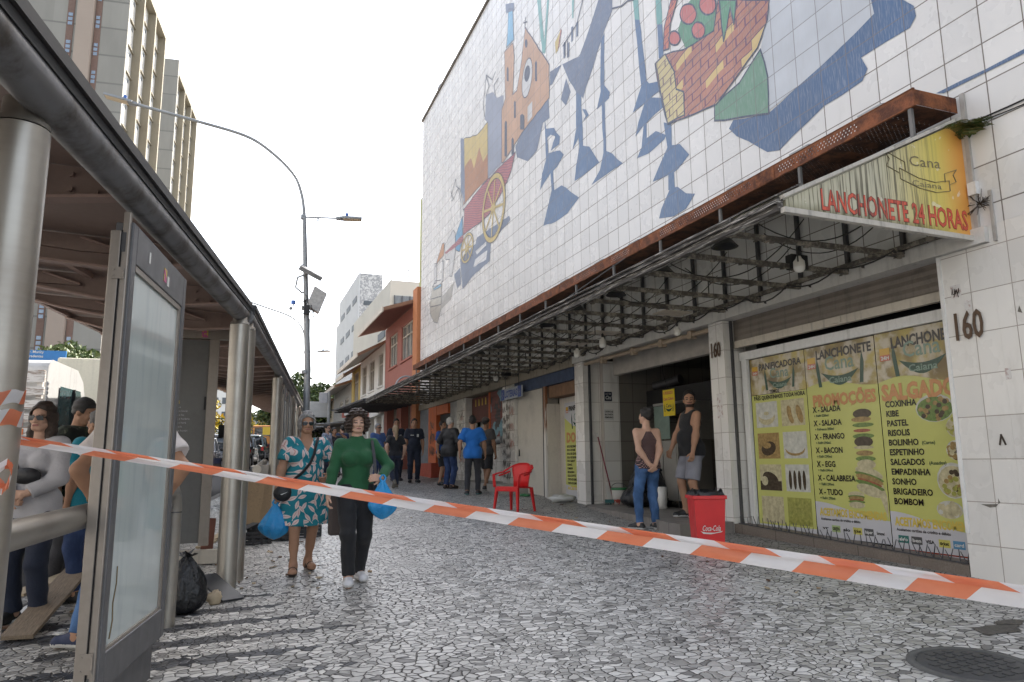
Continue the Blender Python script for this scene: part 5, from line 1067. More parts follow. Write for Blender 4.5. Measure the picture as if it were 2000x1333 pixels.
board('plank', 'short broken brown board under the leaning plank', 'plank', gs(-1.45, 7.6, .05), gs(-1.05, 7.75, .16), .15, .03, mat('brown_board2', (.13, .075, .045), .8, var=.4), group=gr)
board('plank', 'narrow dark stick on the paving at the left edge', 'plank', gs(-1.75, 6.75, .02), gs(-1.36, 6.78, .03), .05, .02, mat('dark_wood', (.11, .06, .035), .8, var=.3), group=gr)
board('white_panel_scrap', 'white curved plastic scrap lying beside the grey plank', 'scrap', gs(-1.60, 6.95, .02), gs(-1.46, 7.45, .09), .12, .03, white_paint)
board('black_tile', 'thin black laminate board leaning on the foot of the second shelter column', 'board', gs(.03, 6.98, .015), gs(-.22, 7.42, .17), .20, .018, mat('black_laminate', (.03, .032, .036), .5, var=.3))
board('cardboard_sheet', 'large bent brown cardboard sheet leaning by the third shelter column', 'cardboard', gs(.16, 12.25, .0), gs(.26, 12.45, .84), .42, .012, mat('cardboard', rough=.9, fn=lambda p: {'c': wear(p, (.30, .21, .12), .4, 3)}), tiltv=(0.3, -1, 0))
board('cardboard_sheet', 'second brown cardboard sheet leaning behind the bent one', 'cardboard', gs(.36, 12.6, .0), gs(.40, 12.75, .80), .36, .012, MATS['cardboard'], tiltv=(0.1, -1, 0))
crate_m = mat('black_crate_plastic', (.018, .018, .02), .5, var=.3)
def crate(x, y, rz, lab, z=0):
    t = thing('crate', lab, 'crate', gs(x, y, z), rz, 'black slatted crates by the shelter')
    mb = MB(); w, d, h = .27, .19, .16
    mb.box(-w, w, -d, d, .0, .015)
    for z0 in (.03, .085, .135): mb.box(-w, w, -d - .01, -d, z0, z0 + .03); mb.box(-w, w, d, d + .01, z0, z0 + .03); mb.box(-w - .01, -w, -d, d, z0, z0 + .03); mb.box(w, w + .01, -d, d, z0, z0 + .03)
    for sx in np.linspace(-w, w, 6): mb.box(sx - .015, sx + .015, -d - .014, -d - .008, 0, h); mb.box(sx - .015, sx + .015, d + .008, d + .014, 0, h)
    for sy in np.linspace(-d, d, 4): mb.box(-w - .014, -w - .008, sy - .015, sy + .015, 0, h); mb.box(w + .008, w + .014, sy - .015, sy + .015, 0, h)
    mb.build('crate_body', crate_m, t, local=True)
for (x, y, rz, z, lab) in ((.18, 10.62, .1, 0, 'black slatted crate on the paving, left of the row by the shelter'), (.50, 10.85, -.05, 0, 'black slatted crate in the row by the shelter, behind the blue bag'), (.86, 10.95, .15, 0, 'black slatted crate at the right end of the row, behind the dress hem'), (.42, 11.3, .3, .0, 'black slatted crate in the second row by the shelter'), (.75, 11.5, .0, .0, 'black slatted crate at the back of the row by the shelter')): crate(x, y, rz, lab, z)
mixd = [('splintered_slat', 'pale splintered wooden slat on the litter behind the information panel', 'slat', MATS['raw_wood']), ('splintered_slat', 'brown splintered slat on the litter heap behind the information panel', 'slat', MATS['brown_board2']),
        ('drawer_front', 'white broken drawer front lying on the litter heap', 'scrap', white_paint), ('dark_panel', 'dark panel lying flat on the litter heap by the second column', 'scrap', black)]
for k, (n_, l_, c_, m_) in enumerate(mixd):
    board(n_, l_, c_, gs(-.38 + k*.14, 10.2 + .3*(k % 2), .05 + .04*k), gs(-.10 + k*.13, 10.7 - .25*(k % 3), .16 + .03*k), .14, .025, m_)
board('red_brown_box', 'reddish wooden box scrap standing behind the information panel frame', 'scrap', gs(-.30, 10.0, .02), gs(-.28, 10.05, .42), .14, .12, mat('mahogany_scrap', (.17, .06, .035), .6, var=.3), tiltv=(0, -1, 0))
r = np.random.RandomState(12); lit = MB()
for k in range(150):
    a = r.rand(); x, y = ((-.5 + r.rand()*1.4, 6.8 + r.rand()*4.5) if a < .45 else (-1.9 + r.rand()*1.2, 6.3 + r.rand()*3.0) if a < .7 else (4.4 + r.rand()*1.6, 7 + r.rand()*8) if a < .9 else (1 + r.rand()*4, 5 + r.rand()*10))
    s = .008 + r.rand()**3*.035; an = r.rand()*6.3; g = gz(x, y) + .012
    lit.obox((x, y, g), (s*cos(an), s*sin(an), 0), (-s*.6*sin(an), s*.6*cos(an), .004), (0, 0, .004), int(r.rand()*4))
props(lit.build('litter', [white_pr, MATS['raw_wood'], MATS['cardboard'], MATS['brown_board2']]), 'scattered scraps of paper and wood chips on the paving', 'litter', kind='stuff')
# ================================================================ double-arm street lamps
lamp_steel = mat('lamp_post_steel', (.25, .26, .265), .5, .5, var=.2)
amber = mat('amber_lens', (.45, .36, .24), .3, var=.1)
blue_c = mat('blue_photocell', (.04, .13, .42), .4, var=.1)
def head(t, p, d, L=.78):
    p = np.array(p, float); d = nrm(d); sd = nrm(np.cross(d, (0, 0, 1))); u = np.cross(sd, d)
    mb = MB(); mb.obox(p + d*L*.55, d*L*.42, sd*.13, u*.03); mb.obox(p + d*.12, d*.13, sd*.07, u*.04); mb.obox(p + d*L*.5 + u*.035, d*L*.28, sd*.09, u*.02); hd = mb.build('lamp_head', lamp_steel, t, bevel=.012)
    mb = MB(); mb.obox(p + d*L*.60 - u*.034, d*L*.33, sd*.11, u*.006); o = mb.build('lens', amber, hd); o.location = (0, 0, 0)
    mb = MB(); c = p + d*L*.40 + u*.055; mb.cyl(c, c + u*.10, .045, 12); o = mb.build('photocell', blue_c, hd)
def smooth_path(P, n=6):
    P = [np.array(p, float) for p in P]; out = []
    for i in range(len(P) - 1):
        p0, p1, p2, p3 = P[max(i-1, 0)], P[i], P[i+1], P[min(i+2, len(P)-1)]
        for k in range(n):
            t = k/n; out.append(.5*((2*p1) + (p2-p0)*t + (2*p0-5*p1+4*p2-p3)*t*t + (3*p1-p0-3*p2+p3)*t**3))
    return out + [P[-1]]
def street_lamp(lab, base, hz, arm, off2, top=None):
    t = thing('street_lamp', lab, 'street lamp', base, 0, 'street lamps along the shelter')
    b = np.array(base)
    mb = MB(); mb.tube([b + (0, 0, -.1), b + (.0, 0, 3.2), (arm[0][0], arm[0][1], arm[0][2])], [.10, .085, .055], 16); mb.build('pole', lamp_steel, t)
    arm2 = smooth_path(arm); mb = MB(); mb.tube(arm2, [.055 - .013*min(1, i/6) for i in range(len(arm2))], 12); mb.build('curved_arm', lamp_steel, t)
    mb = MB(); z = off2[0][2]; mb.tube(off2, .024, 8); mb.box(off2[0][0] - .09, off2[0][0] + .04, off2[0][1] - .06, off2[0][1] + .06, z - .06, z + .05); mb.box(off2[0][0] + .35, off2[0][0] + .39, off2[0][1] - .02, off2[0][1] + .02, z - .09, z); mb.build('side_arm', lamp_steel, t)
    d = np.array(arm[-1]) - np.array(arm[-2]); head(t, np.array(arm[-1]) - nrm(d)*.02, d, .85)
    d = np.array(off2[-1]) - np.array(off2[-2]); head(t, off2[-1], d, .72)
    return t
B0 = gs(1.66, 19.93); xs0 = 1.42
t1 = street_lamp('tall galvanised street lamp with a long curved arm and equipment box, nearest of the lamps', B0, 8,
    [(xs0, 19.96, 8.1), (xs0 - .03, 19.97, 8.45), (1.31, 19.98, 8.85), (1.16, 20.0, 9.25), (.86, 20.04, 9.62), (.45, 20.09, 9.98), (.02, 20.13, 10.26), (-.5, 20.18, 10.44), (-1.45, 20.28, 10.64), (-2.71, 20.43, 10.90), (-3.0, 20.46, 10.96)],
    [(xs0, 19.96, 8.13), (2.28, 19.86, 8.16)])
b = np.array((1.52, 19.94, 6.1))
mb = MB(); mb.obox(b + (.12, -.15, .42), (.30, .05, -.13), (.03, .26, .10), (.03, -.03, .045)); mb.build('floodlight', lamp_steel, t1, bevel=.01)
mb = MB(); mb.obox(b + (.11, -.21, .40), (.21, .035, -.09), (.02, .19, .07), (.004, -.004, .006)); mb.build('floodlight_lens', mat('grey_lens', (.42, .44, .44), .2, var=.1), t1)
mb = MB(); mb.tube([b + (-.22, -.05, .28), b + (-.26, -.05, .0), b + (-.1, 0, -.12), b + (0, 0, -.12)], .025, 8); mb.tube([b + (-.22, -.05, .28), b + (-.05, -.1, .35)], .025, 8); mb.build('floodlight_yoke', lamp_steel, t1)
mb = MB(); mb.obox(b + (.30, -.05, -.32), (.17, 0, -.10), (0, .13, 0), (.10, 0, .28)); mb.build('equipment_box', mat('pale_equipment', (.42, .41, .39), .6, var=.4, vs=12), t1, bevel=.02)
mb = MB(); r = np.random.RandomState(3)
for k in range(12):
    a = b + (r.rand()*.2 - .05, -.12, -.1 - r.rand()*.5); c = b + (r.rand()*.4 - .1, -.16, -.55 - r.rand()*.35); m_ = (a + c)/2 + (r.rand(3) - .5)*.35; mb.tube([a, (a + m_)/2 + (r.rand(3)-.5)*.06, m_, c], .012, 5)
mb.box(b[0] - .02, b[0] + .12, b[1] - .2, b[1] - .1, b[2] - .75, b[2] - .5); mb.tube([b + (.14, -.05, -.85), b + (.16, -.05, -1.7), b + (.12, 0, -2.4)], .010, 5); mb.build('cable_bundle', black, t1)
mb = MB(); mb.tube([b + (-.0, 0, -.7), b + (-.28, 0, -.62), b + (-.30, 0, -.45)], .015, 6); mb.ell(b + (-.36, 0, -.58), (.05, .05, .05), 8, 6); mb.build('camera_arm', [lamp_steel], t1)
mb = MB(); mb.cyl(b + (-.30, 0, -.46), b + (-.30, 0, -.36), .06, 10); mb.build('camera_cap', blue_c, t1)
mb = MB(); mb.lathe((1.53, 19.94, 5.55), [(.09, -.05), (.1, 0), (.09, .05)], 12); mb.lathe((1.60, 19.93, 3.8), [(.095, -.05), (.105, 0), (.095, .05)], 12); mb.build('collar', lamp_steel, t1)
t2 = street_lamp('smaller curved double-arm street lamp further along, half behind the nearest lamp', gs(3.3, 39.38), 7,
    [(3.14, 39.38, 7.1), (3.11, 39.39, 7.6), (3.05, 39.4, 8.1), (2.90, 39.41, 8.54), (2.6, 39.44, 8.9), (2.1, 39.5, 9.2), (1.2, 39.6, 9.5), (.05, 39.74, 9.88)], [(3.14, 39.38, 7.2), (3.75, 39.3, 7.25)])
mb = MB(); mb.tube([gs(4.55, 40, 0), (4.5, 40, 5.2)], .09, 10); t = thing('sign_post', 'grey post carrying a small panel in front of the far tree', 'sign post', gs(4.55, 40)); mb.build('post', lamp_steel, t)
mb = MB(); mb.box(3.98, 4.42, 39.9, 39.98, 4.55, 5.12); mb.build('panel', mat('sign_back', (.33, .34, .36), .5, .3, var=.2), t, bevel=.02)
mb = MB(); mb.tube([(3.3, 39.2, 3.35), (5.4, 39.9, 3.55)], .03, 6); mb.tube([(3.3, 39.2, 3.2), (4.4, 39.5, 3.28)], .04, 6); props(mb.build('wire', lamp_steel), 'pale street wires strung across in front of the far tree', 'wire')

# ================================================================ concrete slab towers
TA = radians(6.5); TU = np.array((sin(TA), cos(TA), 0)); TN = np.array((cos(TA), -sin(TA), 0))
conc2 = mat('board_marked_concrete', rough=.95, fn=lambda p: (lambda P: (lambda x, y, z: {'c': mix(gt(fract(z / 3.1), .06) * 1.0, (.18, .172, .155), cmul(mix(noise(vec(x*.2, y*.2, z*.05), 3, 4), (.23, .22, .195), (.32, .305, .27)), .82 + white(vec(floor_(z / 3.1), floor_((x - y*.11) / 3.6), 1.0)) * .12 + noise(vec(x*1.5, y*1.5, z*.25), 1.2, 5) * .14))})(*sep(P)))(coords('World')))
pinkc = mat('pinkish_render', (.34, .275, .225), .9, var=.08, vs=.3)
finc = mat('fin_concrete', rough=.9, fn=lambda p: (lambda P: {'c': wear(P, (.24, .215, .165), .4, .12, dark=(.13, .10, .06))})(coords('World')))
wall_w = mat('white_spandrel', (.50, .49, .46), .7, var=.08, vs=.5)
win_d = mat('tower_window', (.10, .115, .13), .55, var=.2, spec=.2)
def tower(lab, C, zt, back, L, nfin, strips, fin_d=1.25, z0=0):
    t = thing('concrete_tower', lab, 'tower', (C[0], C[1], z0), 0, 'concrete slab towers'); C = np.array((C[0], C[1], 0.))
    pt = lambda s, n, z: C + TU*s + TN*n + np.array((0, 0, z))
    def blk(mb, s0, s1, n0, n1, za, zb, mi=0):
        mb.obox(pt((s0+s1)/2, (n0+n1)/2, (za+zb)/2), TU*(s1-s0)/2, TN*(n1-n0)/2, (0, 0, (zb-za)/2), mi)
    mb = MB(); blk(mb, 0, L, -back, -fin_d, z0, zt); mb.build('body', conc2, t)
    mb = MB(); blk(mb, 0, .5, -fin_d, 0, z0, zt); mb.build('end_wall', conc2, t)
    mb = MB(); blk(mb, 0.5, L, -fin_d + .01, -.02, zt - 2.2, zt); mb.build('roof_band', finc, t)
    w = (L - .6) / nfin
    for k in range(1, nfin + 1):
        mb = MB(); blk(mb, .5 + k*w - .30, .5 + k*w + .1, -fin_d + .01, -.0, z0, zt - 2.2); mb.build('fin', finc, t)
    for k in range(nfin):
        s0 = .5 + k*w + (.1 if k else 0); s1 = .5 + (k+1)*w - .30
        mb = MB(); blk(mb, s0, s1, -fin_d + .002, -fin_d + .35, z0, zt - 2.2, 0)
        z = z0 + 2.0
        while z < zt - 4: blk(mb, s0 + .5, s1 - .5, -fin_d + .351, -fin_d + .38, z + .75, z + 1.2, 1); blk(mb, s0, s1, -fin_d + .351, -fin_d + .55, z + 1.46, z + 1.6, 2); z += 3.1
        mb.build('window_bay', [wall_w, win_d, finc], t)
    for (n0, n1, kind) in strips:
        mb = MB()
        if kind == 'pink': blk(mb, -.5, -.003, n0, n1, z0, zt - 1); mb.build('rendered_shaft', pinkc, t)
        else:
            blk(mb, -.06, -.004, n0, n1, z0, zt - 1, 0); z = z0 + 3
            while z < zt - 4:
                for j in range(3): blk(mb, -.10, -.061, n0 + .12, n1 - .12, z + j*.5, z + j*.5 + .36, 1)
                z += 3.1
            mb.build('window_strip', [mat('brown_panel', (.17, .105, .08), .7, var=.2), mat('strip_window', (.24, .30, .38), .2, var=.3)], t)
tower('tall concrete slab tower with bright finned side and brown window strips, the nearer one', (-13.02, 79.33), 57.6, 11.5, 16.2, 3, [(-5.75, -5.1, 'win'), (-4.75, -3.2, 'pink'), (-3.15, -2.55, 'win')])
tower('lower looking brown concrete slab tower behind and right of the nearer tower', (-11.77, 117.77), 65.0, 11.0, 17.5, 3, [])

# ================================================================ row of low shops beyond the tiled building
terra = mat('terracotta_paint', rough=.75, fn=lambda p: {'c': wear(coords('World'), (.33, .125, .095), .35, .9, dark=(.15, .05, .04))})
orange_w = mat('orange_wall', rough=.75, fn=lambda p: {'c': wear(coords('World'), (.48, .19, .08), .4, .9, dark=(.25, .08, .03))})
whitew = mat('white_wall', rough=.75, fn=lambda p: {'c': wear(coords('World'), (.66, .65, .61), .3, .7)})
yelw = mat('mustard_wall', rough=.75, fn=lambda p: {'c': wear(coords('World'), (.45, .33, .10), .4, .9)})
roof_tile = mat('clay_roof', rough=.9, fn=lambda p: (lambda P: (lambda x, y, z: {'c': mix(noise(P, 3, 4), (.16, .09, .06), (.34, .20, .13)), 'h': abs_(fract(y / .25) - .5), 'bump': .8})(*sep(P)))(coords('World')))
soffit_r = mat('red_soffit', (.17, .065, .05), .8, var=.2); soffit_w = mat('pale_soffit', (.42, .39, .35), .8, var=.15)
wframe = mat('window_frame_paint', (.46, .42, .36), .6, var=.15); curtain = mat('curtained_glass', rough=.12, fn=lambda p: (lambda P: (lambda x, y, z: {'c': mix(noise(vec(x, y*4, z*.4), 2.5, 2), (.05, .055, .06), (.30, .31, .31))})(*sep(P)))(coords('World')))
def shop_house(name, lab, y0, y1, wm, wins, zs, sof, depth=10, x=XF, ze=8.0, eave=1.25, roof=True, ground=None, drop=.30):
    g = gz(x, (y0+y1)/2)
    t = thing(name, lab, 'building', (x, (y0+y1)/2, g))
    mb = MB(); z0, z1 = zs
    # upper wall with openings left open
    edges = sorted(wins); yc = y0
    for (a, b) in edges: mb.box(x, x + .25, yc, a, z0, ze); mb.box(x, x + .25, a, b, z0, z1[0]); mb.box(x, x + .25, a, b, z1[1], ze); yc = b
    mb.box(x, x + .25, yc, y1, z0, ze); mb.box(x + 2.2, x + depth, y0, y1, g - 1, ze); mb.build('wall', wm, t)
    for (a, b) in edges:
        mb = MB(); n = 3; zt = z1[0] + (z1[1] - z1[0]) * .68
        for k in range(n + 1): yy = a + (b - a)*k/n; mb.box(x + .06, x + .11, yy - .03, yy + .03, z1[0], z1[1])
        for zz in (z1[0] + .03, zt, z1[1] - .03): mb.box(x + .055, x + .105, a, b, zz - .03, zz + .03)
        w = mb.build('window', wframe, t)
        mb = MB(); mb.box(x + .115, x + .125, a, b, z1[0], z1[1]); mb.build('pane', curtain, w)
        mb = MB(); mb.box(x - .06, x + .05, a - .08, b + .08, z1[0] - .08, z1[0] - .002); mb.build('sill', wm, w)
    if roof:
        mb = MB(); mb.prism([(x - eave, y0, ze - drop), (x + .2, y0, ze + .12), (x + depth, y0, ze + 2.2), (x + depth, y0, ze + 2.32), (x + .2, y0, ze + .26), (x - eave, y0, ze - drop + .14)], (0, y1 - y0, 0)); rf = mb.build('roof', roof_tile, t)
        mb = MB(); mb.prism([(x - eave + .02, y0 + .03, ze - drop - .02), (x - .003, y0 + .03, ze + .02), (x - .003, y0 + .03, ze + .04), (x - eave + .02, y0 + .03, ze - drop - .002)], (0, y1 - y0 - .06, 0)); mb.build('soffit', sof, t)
        mb = MB(); mb.box(x - eave - .05, x - eave + .0, y0, y1, ze - drop - .04, ze - drop + .16); mb.build('eave_board', cream_paint, t)
    return t
red = shop_house('shop_house', 'terracotta red two-storey shop house with deep eaves beside the tiled building', 26.9, 33.0, terra, [(27.35, 29.45), (30.3, 32.0)], (3.9, (5.5, 6.95)), soffit_r, ze=7.45, drop=.35)
mb = MB(); mb.box(XF - .12, XF + 1, 26.15, 26.85, .8, 7.95); mb.build('party_wall', orange_w, red)
mb = MB()
for (a, b) in ((26.9, 27.6), (29.3, 30.2), (32.3, 33.0)): mb = MB(); mb.box(XF, XF + .4, a, b, .6, 3.88); mb.build('shop_pillar', terra, red)
mb = MB(); mb.box(XF + .3, XF + .35, 27.6, 29.3, 2.5, 3.9); mb.box(XF + .3, XF + .35, 30.2, 32.3, 2.2, 3.9); mb.build('roller_shutter', slat, red)
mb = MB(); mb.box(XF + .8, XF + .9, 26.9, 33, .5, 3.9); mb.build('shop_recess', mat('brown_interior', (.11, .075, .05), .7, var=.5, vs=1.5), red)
mb = MB()
for k in range(3): mb.ell((XF - .006, 27.2 + .1*(k % 2), 2.55 + k*.28), (.004, .17, .13), 10, 8)
mb.build('painted_patch', white_pr, red)
wh = shop_house('shop_house', 'white two-storey shop house with pale eaves, next after the red one', 33.05, 40.2, whitew, [(33.5, 34.7), (35.8, 37.3), (38.2, 39.6)], (3.9, (4.95, 6.5)), soffit_w, ze=6.85, drop=.65)
mb = MB(); mb.box(XF - .2, XF + .3, 33.05, 40.2, 3.55, 3.89); mb.build('shop_beam', whitew, wh)
mb = MB()
for a in (33.05, 35.0, 37.2, 39.6): mb = MB(); mb.box(XF, XF + .4, a, a + .55, .7, 3.54); mb.build('shop_pillar', whitew, wh)
mb = MB(); mb.box(XF + .3, XF + .35, 33.6, 39.6, 1.0, 3.5); mb.build('roller_shutter', slat, wh)
yl = shop_house('shop_house', 'narrow mustard yellow shop house after the white one', 40.25, 43.5, yelw, [(40.9, 42.6)], (3.2, (4.8, 6.5)), soffit_w, ze=6.7, eave=.9, drop=.6)
mb = MB(); mb.box(XF, XF + .35, 40.25, 43.5, .8, 3.19); mb.build('shop_front', slat, yl)
for k, (y0, y1, m_, lab, zt) in enumerate(((43.6, 52, mat('grey_wall_far', (.30, .29, .27), .8, var=.25), 'grey weathered shop house further down the row', 6.1), (52.1, 62, mat('beige_wall_far', (.42, .36, .27), .8, var=.2), 'beige shop house with awning near the far tree', 5.7), (62.1, 76, mat('brick_far', (.30, .15, .10), .8, var=.25), 'brick coloured shop house at the far end of the row', 5.6))):
    t = shop_house('shop_house', lab, y0, y1, m_, [(y0 + 1 + i*2.6, y0 + 2.6 + i*2.6) for i in range(int((y1-y0-1)//2.6))], (3.9, (4.5, 5.3)), soffit_w, ze=zt, eave=1.0)
    mb = MB(); mb.prism([(XF, y0, 3.75), (XF - 1.9, y0, 3.5), (XF - 1.9, y0, 3.6), (XF, y0, 3.89)], (0, y1 - y0, 0)); mb.build('awning', mat('dark_awning', (.14, .12, .105), .8, var=.3), t)
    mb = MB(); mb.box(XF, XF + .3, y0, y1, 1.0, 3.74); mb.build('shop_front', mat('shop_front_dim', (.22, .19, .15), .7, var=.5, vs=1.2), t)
    mb = MB()
    for i in range(4): mb.lathe((XF - 1.2, y0 + 1.5 + i*2, 3.45), [(0, -.02), (.13, 0), (.13, .12), (0, .14)], 8)
    mb.build('downlight', black, t)
# awnings over the red and white shops
aw = thing('metal_awning', 'dark sagging metal awning over the red and white shops beyond the canopy', 'awning', (XF, 30, 3.9))
mb = MB(); mb.prism([(XF, 25.0, 3.78), (XF - 2.25, 25.0, 3.50), (XF - 2.25, 25.0, 3.56), (XF, 25.0, 3.88)], (0, 8.6, .18)); mb.build('sheet', mat('dark_sheet', (.05, .05, .055), .6, .3, var=.4), aw)
mb = MB()
for k in range(9): y = 25.2 + k; mb.bar((XF - 2.2, y, 3.45 + .02*k), (XF, y, 3.5 + .02*k), .04, .05)
mb.build('bar', dsteel, aw)
mb = MB(); mb.tube([(XF - .6 + .4*cos(a), 25.6, 4.05 + .4*sin(a)) for a in np.linspace(-.6, 4.2, 18)], .03, 6); mb.build('hoop', galv, aw)
t = thing('shop_signboard', 'faded red shop signboard projecting from the white shop house', 'sign', (XF - .6, 36, 3.3)); mb = MB(); mb.box(XF - 1.5, XF - .1, 36, 36.12, 3.55, 4.1); mb.build('sign_board', mat('faded_red_sign', (.38, .13, .10), .6, var=.3, vs=4), t)
mb = MB(); mb.box(XF - 1.4, XF - .9, 35.985, 35.998, 3.65, 4.0); mb.build('sign_mark', white_pr, t)
t = thing('projecting_sign', 'square grey projecting sign beside the far tree', 'sign', (4.9, 50, 3.9)); mb = MB(); mb.box(4.4, 5.7, 50, 50.15, 4.4, 5.45); mb.build('sign_board', mat('pale_grey_sign', (.40, .40, .39), .5, var=.2, vs=3), t); mb = MB(); mb.box(5.7, 6.2, 50.05, 50.1, 4.85, 4.95); mb.build('arm', dsteel, t)
mb = MB(); mb.box(XF + .2, XF + 13, 26.08, 27.2, 0, 11.8); ow = mb.build('side_wall', mat('olive_wall', (.40, .42, .20), .8, var=.15, vs=.6)); props(ow, 'narrow olive green wall edge standing behind the tiled building', 'wall')
# taller blocks behind the row
mos = mat('grey_mosaic', rough=.7, fn=lambda p: (lambda P: {'c': mix(gt(noise(P, 4.2, 2, .8), .52), (.27, .275, .285), (.50, .50, .50))})(coords('World')))
t = thing('mosaic_tower', 'tall narrow tower with grey speckled mosaic front and white side', 'tower', (12.55, 83.5, 0))
mb = MB(); mb.box(12.55, 15.2, 83.46, 95, 0, 23.4); mb.build('mosaic_front', mos, t)
mb = MB(); mb.box(12.42, 12.54, 83.46, 101, 0, 23.45); mb.box(12.43, 22, 95.01, 104, 0, 20.5); mb.build('white_side', mat('pale_blue_grey_wall', (.50, .51, .52), .75, var=.1, vs=.5), t)
mb = MB()
for z in (10.0, 13.2, 16.5, 19.6): mb.box(13.0, 14.6, 83.40, 83.455, z, z + .5)
for z in range(5):
    for k in range(3): mb.box(12.37, 12.415, 85 + k*5.2, 88.2 + k*5.2, 7.5 + z*3.2, 8.2 + z*3.2)
mb.build('window_band', win_d, t)
mb = MB(); mb.cyl((13.2, 84, 23.4), (13.2, 84, 27.5), .05, 6); mb.cyl((14.6, 84, 23.4), (14.6, 84, 25), .05, 6); mb.build('antenna', dsteel, t)
t = thing('beige_block', 'beige apartment block with rooftop railing behind the red shop house', 'building', (10.3, 53, 0))
mb = MB(); mb.box(10.3, 22, 53.3, 72, 0, 15.1); mb.build('wall', mat('beige_render', (.55, .52, .45), .8, var=.1, vs=.4), t)
mb = MB(); mb.box(10.6, 12.4, 53.2, 53.29, 12.1, 13.9); mb.box(12.9, 15, 53.2, 53.29, 12.1, 13.9); w = mb.build('window', curtain, t)
mb = MB()
for x in (10.6, 11.2, 11.8, 12.4, 12.9, 13.6): mb.box(x - .04, x + .04, 53.14, 53.195, 12.1, 13.9)
mb.box(10.6, 12.4, 53.14, 53.19, 13.2, 13.26); mb.build('frame', dsteel, w)
mb = MB(); mb.box(10.24, 10.295, 55, 58, 11, 11.6); mb.box(10.24, 10.295, 61, 66, 9, 9.6); mb.build('window', win_d, t)
mb = MB()
for x in np.arange(10.4, 16, 1.3): mb.cyl((x, 53.4, 15.1), (x, 53.4, 16.0), .035, 6)
mb.tube([(10.4, 53.4, 16.0), (16, 53.4, 16.0)], .035, 6); mb.tube([(10.4, 53.4, 15.55), (16, 53.4, 15.55)], .025, 6); mb.build('railing', dsteel, t)
def far_block(lab, x0, x1, y0, y1, h, m_, fl, wn_, z0=0):
    t = thing('apartment_block', lab, 'building', ((x0+x1)/2, y0, z0)); mb = MB(); mb.box(x0, x1, y0, y1, z0, h); mb.build('wall', m_, t)
    mb = MB()
    for i in range(fl):
        for k in range(wn_):
            xx = x0 + (x1-x0)*(k+.25)/wn_; mb.box(xx, xx + (x1-x0)/wn_*.5, y0 - .1, y0 - .02, z0 + 2 + i*3.1, z0 + 3.4 + i*3.1)
    mb.build('window_grid', win_d, t)
far_block('pale distant apartment block seen between shelter columns', -10.5, -2.5, 172, 188, 19, mat('far_white', (.60, .60, .58), .8, var=.08), 6, 5)
far_block('low distant grey building at the end of the street', -2, 14, 190, 205, 13, mat('far_grey', (.30, .33, .38), .8, var=.1), 3, 8)
far_block('wide beige building across the street beyond the parked cars', -60, -22, 150, 170, 14, mat('far_beige', (.48, .44, .38), .8, var=.1), 4, 12)
far_block('broad concrete podium building behind the stake truck', -48, -26, 70, 100, 22, conc2, 6, 8)
far_block('dark wooded roofline block closing the far end of the street', 3, 30, 110, 125, 9, mat('far_dark', (.20, .19, .17), .8, var=.2), 2, 10)

t = thing('unseen_street_block', 'unseen long pale building with rows of plain windows, added across the road for its bounce light', 'building', (-20, 0, 0))  # unseen building, added to block sky and bounce warm light on the shops
mb = MB(); mb.box(-32, -19, -45, 40, -1, 17); mb.build('wall', mat('warm_render', (.50, .48, .45), .85, var=.12, vs=.3), t)
mb = MB()
for i in range(5):
    for k in range(24): mb.box(-18.99, -18.9, -43 + k*3.4, -41.2 + k*3.4, 2 + i*3.0, 3.6 + i*3.0)
mb.build('window_grid', win_d, t)
# ================================================================ trees
leafs = [mat('leaf_dark', (.030, .055, .014), .6, var=.4, vs=20), mat('leaf_mid', (.065, .105, .025), .6, var=.4, vs=20), mat('leaf_light', (.12, .15, .04), .6, var=.4, vs=20), mat('leaf_yellow', (.55, .40, .02), .6, var=.3, vs=20)]
bark = mat('bark', (.10, .075, .05), .9, var=.4, vs=12, bump=.5)
def tree(lab, x, y, g, h, rx, rz_, seed, n=2600, ls=.16, cols=(0, 1, 1, 2), trunk=.16, cz=None):
    t = thing('tree', lab, 'tree', (x, y, g)); r = np.random.RandomState(seed); cz = cz or h - rz_
    mb = MB(); top = np.array((0, 0, cz + rz_*.2)); mb.tube([(0, 0, -.3), (trunk*.4, 0, h*.25), (0, trunk*.5, cz*.75), top], [trunk, trunk*.8, trunk*.6, trunk*.25], 9)
    cl = []
    for k in range(26):
        v_ = r.randn(3); v_ /= np.linalg.norm(v_); q = (.35 + .6*r.rand()); c = np.array((v_[0]*rx*q, v_[1]*rx*q, cz + v_[2]*rz_*q)); cl.append((c, (.22 + .2*r.rand())*rx))
        if k < 11:
            s0 = np.array((0, 0, cz*(.6 + .35*r.rand()))); mid = (s0 + c)/2 + (r.rand(3)-.5)*.3*rx; mb.tube([s0, mid, c], [trunk*.35, trunk*.2, trunk*.07], 6)
    mb.build('trunk', bark, t, local=True)
    mb = MB(); vs = []; fs = []; ms = []
    for k in range(n):
        c, cr = cl[int(r.rand()*len(cl))]; v_ = r.randn(3); v_ /= np.linalg.norm(v_); p = c + v_*cr*(.45 + .6*r.rand()**.5) * (1, 1, .75)
        a = r.randn(3); a /= np.linalg.norm(a); b_ = nrm(np.cross(a, r.randn(3))); s = ls*(.6 + .8*r.rand())
        i = len(vs); vs += [p - a*s, p + b_*s*.45, p + a*s, p - b_*s*.45]; fs.append((i, i+1, i+2, i+3)); ms.append(cols[int(r.rand()*len(cols))])
    mb.add(vs, fs); mb.m = ms; mb.build('crown', leafs, t, local=True)
tree('large broad leafy tree at the far end of the shop row', 5.0, 56, 1.8, 6.6, 2.7, 2.6, 2, 7500, .17)
tree('leafy tree further back left of the large far tree', 3.4, 66, 2.0, 6.4, 2.4, 2.2, 9, 3600, .18)
